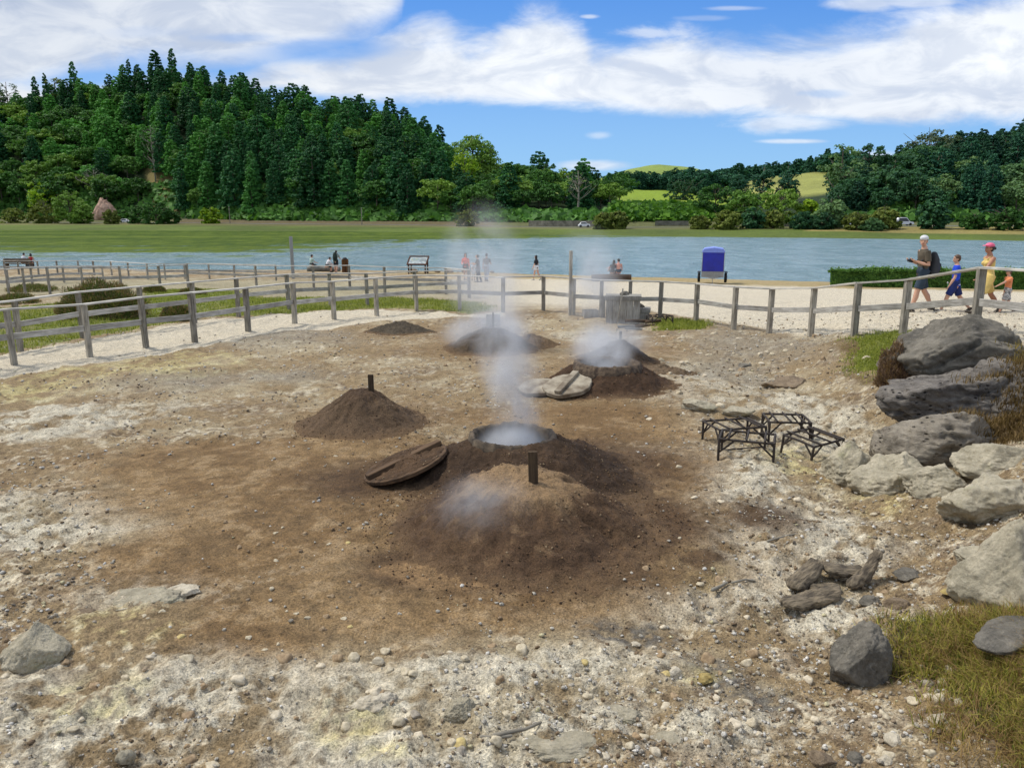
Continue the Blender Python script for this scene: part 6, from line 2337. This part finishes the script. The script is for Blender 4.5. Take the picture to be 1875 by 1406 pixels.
SKIN = simple('skin', lin(206, 158, 130), .55, .06, scale=10)
SKIN2 = simple('tanned_skin', lin(176, 122, 92), .55, .06, scale=10)
HAIRD = simple('dark_hair', lin(34, 26, 22), .6, .2, scale=40)
HAIRB = simple('brown_hair', lin(92, 66, 44), .6, .2, scale=40)
EYE = simple('eye', (.02, .015, .012), .2, 0)
LIP = simple('lip', lin(160, 88, 80), .5, 0)
BLACK = cloth('black_cloth', (.014, .015, .018))
DGREY = cloth('dark_grey_cloth', lin(58, 60, 64))
OLIVE = cloth('olive_brown_cloth', lin(92, 82, 66))
WHITEC = cloth('white_cloth', lin(226, 226, 226))
CORAL = cloth('coral_cloth', lin(240, 112, 96))
BLUEC = cloth('blue_cloth', lin(24, 74, 214))
NAVY = cloth('navy_cloth', lin(28, 46, 110))
YELL = cloth('yellow_cloth', lin(232, 202, 120))
PINK = cloth('pink_cloth', lin(238, 108, 140))
ORNG = cloth('orange_cloth', lin(236, 146, 96))
CHECK = simple('checked_cloth', lin(214, 210, 204), .85, c2=lin(60, 60, 64), scale=26)
RED = cloth('red_cloth', lin(176, 40, 46))
MINT = cloth('pale_green_cloth', lin(176, 200, 188))
DENIM = cloth('dark_blue_cloth', lin(46, 62, 76))
SHOE = simple('shoe', lin(70, 62, 52), .8, .1)
SHOEW = simple('pale_shoe', lin(190, 190, 180), .7, .1)


def person(label, px=None, py=None, H=1.7, head=90, at=None, lt=8, lk=6, rt=-8, rk=10, la=(10, 8), le=20, ra=(-10, 8), re=20, lean=2, hyaw=0, hpitch=0,
           top=None, sleeve='short', bottom=None, legs='shorts', shoes=SHOE, skin=SKIN, hair=HAIRD, hairlen='short', cap=None, capmat=None, female=False,
           seat=None, vox=None, wid=1.0, shoulderfwd=0, strap=None, group=None, dz=0.0, lean_side=0, waistband=None, skirtlen=0):
    """a standing or sitting figure. Local frame: +Y forward, +X its right side. Angles in degrees: swing forward, knee/elbow bend."""
    if at is None:
        p = W(px, py); base = Vector((p.x, p.y, gz(p.x, p.y)))
    else:
        base = Vector(at)
    base.z += dz
    root = thing('person', label, 'person', base, R(head), group)
    vox = vox or (.016 if H > 1.0 else .012)
    h = H * (1.0)
    wd = wid * (.93 if female else 1.0)
    rad = lambda a: math.radians(a)
    hipw, shw = .052 * h * (1.05 if female else 1), .104 * h * wd
    tl, sl = .245 * h, .235 * h        # thigh, shin
    def leg(a, k):
        th = Vector((0, math.sin(rad(a)), -math.cos(rad(a)))) * tl
        sh = Vector((0, math.sin(rad(a - k)), -math.cos(rad(a - k)))) * sl
        return th, sh
    L = leg(lt, lk); Rr = leg(rt, rk)
    low = min((L[0] + L[1]).z, (Rr[0] + Rr[1]).z)
    pel = -low + .045 * h if seat is None else seat + .055 * h
    hip = {-1: Vector((-hipw, 0, pel)), 1: Vector((hipw, 0, pel))}
    legs_ = {}
    for s, (t_, s_) in ((-1, L), (1, Rr)):
        k = hip[s] + t_; a = k + s_
        legs_[s] = (hip[s], k, a)
    lr = rad(lean)
    ls = rad(lean_side)
    up = Vector((math.sin(ls), math.sin(lr), math.cos(lr))).normalized()
    fw = Vector((0, math.cos(lr), -math.sin(lr)))
    P0 = Vector((0, 0, pel))
    spine = lambda d: P0 + up * (d * h)
    chest = spine(.20); neck = spine(.315); hc = spine(.40) + fw * (.012 * h)
    body = MB()
    tr_ = [(-.045, .060, .050), (0, .088 * (1.06 if female else 1), .060), (.05, .078 * (1 if not female else .92), .054), (.10, .068 * wd * (.93 if female else 1), .050), (.16, .080 * wd, .058), (.22, .090 * wd, .060), (.27, .086 * wd, .050), (.295, .050, .040), (.33, .032, .033)]
    body.tube([spine(a) for a, _, _ in tr_], [(b * h, c * h) for _, b, c in tr_], 18)
    if female:
        for s in (-1, 1):
            body.ball(tuple(spine(.205) + fw * .045 * h + Vector((s * .036 * h, 0, 0))), .034 * h)
    body.tube([spine(.29), spine(.35) + fw * .006 * h], [.031 * h, .029 * h], 12)
    # head
    Mh = Matrix.Rotation(rad(hyaw), 4, 'Z') @ Matrix.Rotation(rad(-hpitch) - lr * .3, 4, 'X')
    def hp(x, y, z): return tuple(hc + (Mh @ Vector((x * h, y * h, z * h))))
    body.ball(hp(0, -.004, .018), (.043 * h, .053 * h, .050 * h), 18, 14, M=Mh)
    body.ball(hp(0, .012, -.018), (.034 * h, .038 * h, .043 * h), 16, 12, M=Mh)
    body.ball(hp(0, .028, -.046), (.017 * h, .016 * h, .014 * h), M=Mh)
    body.ball(hp(0, .051, -.010), (.0075 * h, .012 * h, .013 * h), M=Mh)
    for s in (-1, 1):
        body.ball(hp(s * .042, -.002, -.004), (.006 * h, .012 * h, .017 * h), M=Mh)
    # legs
    for s in (-1, 1):
        a, b, c = legs_[s]
        m1 = a.lerp(b, .5); m2 = b.lerp(c, .33)
        bk = Vector((0, -1, 0)) * .008 * h
        body.tube([a - Vector((0, 0, .02 * h)), m1, b, m2 + bk, b.lerp(c, .7), c], [.050 * h, .046 * h, .033 * h, .034 * h, .024 * h, .020 * h], 14)
        an = rad((lt if s < 0 else rt) - (lk if s < 0 else rk)) if seat is None else 0
        f = Vector((0, math.cos(min(max(an, -.9), .4)), math.sin(min(max(an, -.9), .4)) * .8)).normalized()
        heel = c + Vector((0, 0, -.020 * h)) - f * .026 * h; toe = c + Vector((0, 0, -.030 * h)) + f * .095 * h
        body.tube([heel, heel.lerp(toe, .5), toe], [(.024 * h, .020 * h), (.028 * h, .020 * h), (.025 * h, .013 * h)], 12)
    # arms
    arms = {}
    for s, (sw, ab), el in ((-1, la, le), (1, ra, re)):
        S = spine(.272) + Vector((s * shw, 0, 0))
        u = (Vector((s * math.sin(rad(ab)), 0, 0)) + (up * -math.cos(rad(sw)) + fw * math.sin(rad(sw))) * math.cos(rad(ab))).normalized()
        E = S + u * .172 * h
        ax = Vector((1, 0, 0))
        inw = Vector((-s * .35, 0, 0)) if el > 60 else Vector((0, 0, 0))
        f_ = (Matrix.Rotation(rad(el), 3, ax) @ u + inw).normalized()
        Wr = E + f_ * .145 * h
        body.tube([spine(.262) + Vector((s * shw * .55, 0, 0)), S, S.lerp(E, .4), E, E.lerp(Wr, .35), Wr], [.036 * h, .031 * h, .027 * h, .021 * h, .021 * h, .0145 * h], 12)
        # hand: palm, five fingers
        pal = Wr + f_ * .030 * h
        sd = Vector((1, 0, 0)) if abs(f_.x) < .8 else Vector((0, 1, 0))
        nrm = f_.cross(sd).normalized(); sd = nrm.cross(f_).normalized()
        body.tube([Wr, Wr + f_ * .02 * h, Wr + f_ * .052 * h], [(.014 * h, .011 * h), (.023 * h, .010 * h), (.022 * h, .009 * h)], 10, side=tuple(sd))
        fr = .0062 * h
        curl = nrm * (-.012 * h)
        for i, (o_, ln) in enumerate(((-.017, .036), (-.006, .043), (.005, .040), (.015, .031))):
            q = Wr + f_ * .050 * h + sd * (o_ * h)
            body.tube([q, q + f_ * (ln * .5 * h) + curl * .4, q + f_ * (ln * .85 * h) + curl * 1.6], [fr, fr * .95, fr * .8], 7)
        q = Wr + f_ * .018 * h - sd * (.018 * h)
        body.tube([q, q + f_ * .02 * h - sd * .016 * h + curl * .4, q + f_ * .038 * h - sd * .02 * h + curl], [fr * 1.15, fr, fr * .85], 7)
        arms[s] = (S, E, Wr, f_)
    body.build('body', skin, root, remesh=vox * .62, it=2)
    # face
    for s in (-1, 1):
        b = MB(); b.ball(hp(s * .0175, .0475, .004), (.0062 * h, .004 * h, .0042 * h), 10, 6, M=Mh); b.build('eye', EYE, root, smooth=True)
    b = MB(); b.ball(hp(0, .0485, -.031), (.013 * h, .004 * h, .0035 * h), 10, 6, M=Mh); b.build('mouth', LIP, root, smooth=True)
    # hair
    if hairlen != 'none':
        b = MB()
        b.ball(hp(0, -.010, .026), (.049 * h, .055 * h, .050 * h), 18, 12, M=Mh)
        b.ball(hp(0, -.026, .0), (.044 * h, .038 * h, .046 * h), 16, 10, M=Mh)
        if hairlen == 'long':
            q = [Vector(hp(0, -.030, .01)), Vector(hp(0, -.048, -.05)), Vector(hp(0, -.045, -.12)), Vector(hp(0, -.036, -.17))]
            b.tube(q, [(.042 * h, .026 * h), (.046 * h, .026 * h), (.043 * h, .022 * h), (.028 * h, .012 * h)], 14)
            for s in (-1, 1):
                b.tube([Vector(hp(s * .036, .004, .02)), Vector(hp(s * .045, -.006, -.04)), Vector(hp(s * .044, -.012, -.10))], [.016 * h, .016 * h, .009 * h], 8)
        if hairlen == 'bun':
            b.ball(hp(0, -.075, .01), .022 * h)
        b.build('hair', hair, root, remesh=vox * .7, it=2)
    if cap:
        b = MB()
        n = 22
        b.ball(hp(0, -.003, .040), (.052 * h, .060 * h, .040 * h), 20, 12, M=Mh)
        if cap in ('front', 'back'):
            d = 1 if cap == 'front' else -1
            b.tube([Vector(hp(0, .040 * d, .036)), Vector(hp(0, .075 * d, .034)), Vector(hp(0, .098 * d, .026))], [(.038 * h, .006 * h), (.036 * h, .005 * h), (.022 * h, .004 * h)], 14)
        else:
            b.tube([Vector(hp(0, 0, .012)), Vector(hp(0, 0, .026))], [(.080 * h, .084 * h), (.060 * h, .066 * h)], 24, round_ends=False)
        b.build('cap' if cap != 'bucket' else 'hat', capmat, root, remesh=vox * .7, it=2)
    # shirt
    if top is not None:
        b = MB()
        k = 1.12
        t0 = -.04 if sleeve != 'strap' else .02
        rows = [(t0, .099 * (1.05 if female else 1), .074), (.05, .086, .062), (.10, .080 * wd, .058), (.16, .088 * wd, .064), (.22, .097 * wd, .067), (.268, .092 * wd, .056)]
        rows += [(.296, .056, .045), (.306, .044, .040)] if sleeve != 'strap' else []
        b.tube([spine(a) for a, _, _ in rows], [(x * h, y * h) for _, x, y in rows], 20, round_ends=False)
        if female:
            for s in (-1, 1):
                b.ball(tuple(spine(.205) + fw * .048 * h + Vector((s * .036 * h, 0, 0))), .037 * h)
        if sleeve in ('short', 'long'):
            for s in (-1, 1):
                S, E, Wr, f_ = arms[s]
                q = [spine(.262) + Vector((s * shw * .5, 0, 0)), S, S.lerp(E, .45), S.lerp(E, .72)]
                r_ = [.040 * h, .038 * h, .036 * h, .037 * h]
                b.tube(q, r_, 12, round_ends=False)
                if sleeve == 'long':
                    b.tube([S.lerp(E, .6), E, E.lerp(Wr, .5), E.lerp(Wr, .93)], [.033 * h, .029 * h, .026 * h, .021 * h], 12, round_ends=False)
        b.build('shirt', top, root, remesh=vox * .8, it=3)
        if sleeve == 'strap':
            for s in (-1, 1):
                b = MB(); b.tube([spine(.262) + Vector((s * .045 * h, 0, 0)) + fw * .058 * h, spine(.305) + Vector((s * .045 * h, 0, 0)), spine(.255) + Vector((s * .035 * h, 0, 0)) - fw * .056 * h], [.008 * h] * 3, 8, flat=.5)
                b.build('shirt_strap', top, root, smooth=True)
    # trousers
    if bottom is not None:
        b = MB()
        b.tube([spine(.085), spine(.0), spine(-.04)], [(.080 * h, .062 * h), (.094 * h * (1.05 if female else 1), .070 * h), (.088 * h, .066 * h)], 18, round_ends=False)
        for s in (-1, 1):
            a, kn, c = legs_[s]
            if legs == 'shorts':
                q, r_ = [a + Vector((0, 0, .045 * h)), a.lerp(kn, .5), a.lerp(kn, .86)], [.064 * h, .060 * h, .056 * h]
            elif legs == 'mini':
                q, r_ = [a + Vector((0, 0, .045 * h)), a.lerp(kn, .25), a.lerp(kn, .5)], [.062 * h, .061 * h, .059 * h]
            else:
                q, r_ = [a + Vector((0, 0, .045 * h)), a.lerp(kn, .5), kn, kn.lerp(c, .5), kn.lerp(c, .96)], [.063 * h, .054 * h, .043 * h, .038 * h, .034 * h]
            b.tube(q, r_, 14, round_ends=False)
        b.build('shorts' if legs != 'pants' else 'trousers', bottom, root, remesh=vox * .8, it=3)
    for s in (-1, 1):
        a, kn, c = legs_[s]
        an = rad((lt if s < 0 else rt) - (lk if s < 0 else rk)) if seat is None else 0
        f = Vector((0, math.cos(min(max(an, -.9), .4)), math.sin(min(max(an, -.9), .4)) * .8)).normalized()
        heel = c + Vector((0, 0, -.022 * h)) - f * .028 * h; toe = c + Vector((0, 0, -.031 * h)) + f * .100 * h
        b = MB(); b.tube([heel, heel.lerp(toe, .45), toe], [(.028 * h, .025 * h), (.031 * h, .024 * h), (.028 * h, .015 * h)], 12)
        b.tube([c + Vector((0, 0, -.03 * h)), c + Vector((0, 0, .005 * h))], [.026 * h, .024 * h], 10, round_ends=False)
        b.build('shoe', shoes, root, smooth=True)
    return root, dict(base=base, spine=spine, up=up, fw=fw, arms=arms, head=hc, legs=legs_, rz=R(head))


def worn_pack(label, root, inf, H, mat, low=0.0, size=(.26, .17, .42)):
    """backpack: a thing of its own, on the wearer's back"""
    sp = inf['spine'](.17 - low); M = Matrix.Translation(inf['base']) @ Matrix.Rotation(inf['rz'], 4, 'Z')
    c = sp - inf['fw'] * (.062 * H + size[1] / 2 + .01)
    o = thing('backpack', label, 'backpack', M @ c, inf['rz'])
    b = MB()
    b.tube([(0, 0, -size[2] / 2), (0, -.02, -size[2] * .2), (0, -.01, size[2] * .25), (0, .01, size[2] / 2)], [(size[0] * .45, size[1] * .48), (size[0] * .52, size[1] * .56), (size[0] * .48, size[1] * .46), (size[0] * .34, size[1] * .3)], 16)
    b.build('bag_body', mat, o, remesh=.014, it=3)
    b = MB(); b.tube([(0, -size[1] * .45, -size[2] * .3), (0, -size[1] * .55, 0)], [(size[0] * .36, .05), (size[0] * .34, .04)], 12)
    b.build('front_pocket', mat, o, smooth=True)
    for s in (-1, 1):
        b = MB()
        b.tube([(s * .08, size[1] * .35, size[2] * .38), (s * .10, size[1] * .5 + .07 * H, size[2] * .46), (s * .115, size[1] * .5 + .125 * H, size[2] * .2), (s * .12, size[1] * .5 + .10 * H, -size[2] * .15), (s * .10, size[1] * .4, -size[2] * .36)], [(.022, .007)] * 5, 8)
        b.build('strap', mat, o, smooth=True)
    return o


# --- family walking past on the right
def on(px, Y):
    x = XY(px, Y, .5)
    return (x, Y, gz(x, Y))


r1, i1 = person('man in a backward white cap and olive T-shirt looking back while walking left', at=on(1681, 17.6), H=1.76, head=86, lt=17, lk=4, rt=-15, rk=14, la=(-4, 4), le=116, ra=(-4, 4), re=114, lean=3, hyaw=58,
                top=OLIVE, bottom=DENIM, legs='shorts', cap='back', capmat=WHITEC, vox=.014)
worn_pack('big dark backpack on the man with the white cap', r1, i1, 1.76, DGREY, .07, (.32, .20, .46))
M = Matrix.Translation(i1['base']) @ Matrix.Rotation(i1['rz'], 4, 'Z')
wr = M @ ((i1['arms'][-1][2] + i1['arms'][1][2]) / 2)
o = thing('camera_device', 'small black camera held by the man with the white cap', 'camera', wr + Vector((-.07, 0, .02)), i1['rz'])
b = MB(); b.box((0, 0, 0), (.13, .05, .085)); b.build('camera_body', BLACK, o, bevel=.008)
b = MB(); b.tube([(0, .02, 0), (0, .08, 0)], [.03, .028], 12, round_ends=False); b.build('lens', M_GLASS, o)
r2, i2 = person('boy in a blue football shirt and shorts with green trim striding left', at=on(1742, 17.4), H=1.36, head=68, lt=26, lk=8, rt=-22, rk=20, la=(12, 8), le=18, ra=(4, 10), re=14, lean=2, hyaw=14,
                top=BLUEC, bottom=NAVY, legs='shorts', hair=HAIRB, vox=.013)
b = MB(); b.tube([i2['spine'](-.020), i2['spine'](-.008)], [(.099 * 1.36, .073 * 1.36)] * 2, 20, round_ends=False); b.build('shirt_hem', WHITEC, r2)
M = Matrix.Translation(i2['base']) @ Matrix.Rotation(i2['rz'], 4, 'Z')
q = M @ (i2['arms'][1][2] + i2['arms'][1][3] * .07)
o = obj('water_bottle', None, None, None, q); tag(o, 'green bottle in the hand of the boy in blue', 'bottle')
b = MB(); b.tube([(.05, 0, -.09), (0, 0, .02), (-.03, 0, .09)], [.032, .032, .014], 12); b.build('bottle_body', simple('green_plastic', lin(40, 150, 90), .3, .03), o, smooth=True)
b = MB(); b.tube([(-.032, 0, .095), (-.04, 0, .115)], [.016, .016], 10); b.build('bottle_cap', M_WHITE, o)
r3, i3 = person('woman in a pink cap and yellow playsuit leading a child by the hand', at=on(1800, 17.1), H=1.62, head=88, lt=24, lk=4, rt=-22, rk=12, la=(40, 10), le=8, ra=(-30, 12), re=6, lean=4, hyaw=6, hpitch=-8,
                top=YELL, sleeve='strap', bottom=YELL, legs='shorts', cap='front', capmat=PINK, hairlen='bun', hair=HAIRD, female=True, skin=SKIN2, vox=.013)
r4, i4 = person('small child in a grey bucket hat, orange T-shirt and checked shorts', at=on(1838, 16.9), H=1.02, head=84, lt=22, lk=10, rt=-16, rk=14, la=(62, 6), le=4, ra=(-6, 10), re=10, lean=3, hyaw=4,
                top=ORNG, bottom=CHECK, legs='shorts', cap='bucket', capmat=DGREY, hair=HAIRB, vox=.010, shoes=BLACK)
# --- beach, middle
person('woman in a coral tunic and sunglasses standing on the beach', 853, 513, H=1.68, head=172, la=(6, 10), le=20, ra=(10, 10), re=70, lt=4, lk=4, rt=-4, rk=6, top=CORAL, bottom=BLACK, legs='mini', hairlen='long', female=True, sleeve='long', vox=.02)
person('child in white standing between the woman in coral and the man in black', 867, 514, H=1.15, head=-160, la=(20, 8), le=60, ra=(30, 8), re=50, top=WHITEC, bottom=WHITEC, legs='shorts', skin=SKIN2, vox=.02)
person('man in black looking down at his phone on the beach', 876, 517, H=1.66, head=80, la=(30, 4), le=70, ra=(34, 6), re=74, hpitch=-30, lean=4, top=BLACK, bottom=BLACK, legs='pants', vox=.02, lt=6, rt=-6)
person('man in a grey shirt and light jeans standing with his back turned', 891, 515, H=1.72, head=-14, la=(4, 8), le=20, ra=(16, 12), re=62, top=DGREY, bottom=cloth('faded_denim', lin(150, 160, 172)), legs='pants', skin=SKIN2, vox=.02)
person('long-haired woman in a black top and white shorts walking alone on the beach', 982, 513, H=1.62, head=62, lt=14, lk=4, rt=-12, rk=20, la=(10, 8), le=14, ra=(-4, 10), re=40, top=BLACK, bottom=WHITEC, legs='mini', hairlen='long', female=True, hpitch=-10, vox=.02, shoes=SHOEW)
# couple on the log
cz = gz(lp.x, lp.y)
cx = XY(1132, lp.y)
person('bare-backed man sitting on the beach log with his arm round his partner', at=(cx + .05, lp.y + .05, cz + .12), H=1.74, head=4, seat=.40, lt=84, lk=80, rt=84, rk=84, la=(20, 62), le=10, ra=(20, 12), re=50, lean=6, hyaw=20, bottom=DENIM, legs='shorts', skin=simple('sunburnt_skin', lin(214, 150, 128), .55, .06), vox=.02)
person('dark-haired partner in black leaning against the man on the beach log', at=(cx - .36, lp.y + .05, cz + .12), H=1.62, head=-10, seat=.40, lt=84, lk=80, rt=84, rk=84, la=(10, 12), le=50, ra=(20, 10), re=50, lean=8, lean_side=9, hyaw=-20, top=BLACK, bottom=BLACK, legs='pants', hairlen='long', female=True, vox=.02)
# seated pair and backpacker at the left log
p = W(570, 497)
person('dark-haired young man in pale green sitting on the grey beach log', at=(p.x, p.y, gz(p.x, p.y) + .05), H=1.7, head=-40, seat=.38, lt=82, lk=70, rt=82, rk=80, la=(36, 6), le=40, ra=(40, 6), re=40, lean=10, hyaw=-10, top=MINT, bottom=DGREY, legs='pants', vox=.02)
p = W(598, 499)
person('person in white bent forward on the grey beach log', at=(p.x, p.y, gz(p.x, p.y) + .05), H=1.64, head=-50, seat=.36, lt=80, lk=80, rt=84, rk=90, la=(50, 6), le=50, ra=(56, 6), re=50, lean=30, hpitch=-20, top=WHITEC, bottom=BLACK, legs='shorts', vox=.02)
p = W(617, 500)
r5, i5 = person('man with a dark backpack standing at the beach log with his back turned', at=(p.x, p.y - .2, gz(p.x, p.y)), H=1.72, head=-4, la=(40, 6), le=50, ra=(44, 6), re=50, lean=14, hpitch=-24, top=cloth('striped_cloth', lin(160, 178, 172), lin(90, 104, 104)), bottom=BLACK, legs='shorts', vox=.02)
worn_pack('dark green backpack on the man standing at the beach log', r5, i5, 1.72, cloth('dark_green_cloth', lin(30, 48, 40)), .0, (.34, .22, .5))
# couple on the bench at the far left
bz = gz(bp.x, bp.y)
person('person in a white shirt on the bench at the left edge', at=(XY(38, bp.y), bp.y + .02, bz), H=1.7, head=-12, seat=.46, lt=84, lk=84, rt=84, rk=84, la=(30, 8), le=60, ra=(30, 8), re=40, lean=16, top=WHITEC, bottom=DGREY, legs='pants', vox=.022)
person('dark-haired person in red on the bench at the left edge', at=(XY(53, bp.y), bp.y + .02, bz), H=1.6, head=20, seat=.46, lt=84, lk=84, rt=84, rk=84, la=(30, 8), le=60, ra=(30, 8), re=40, lean=12, top=RED, bottom=BLACK, legs='pants', hairlen='long', female=True, vox=.022, sleeve='strap')
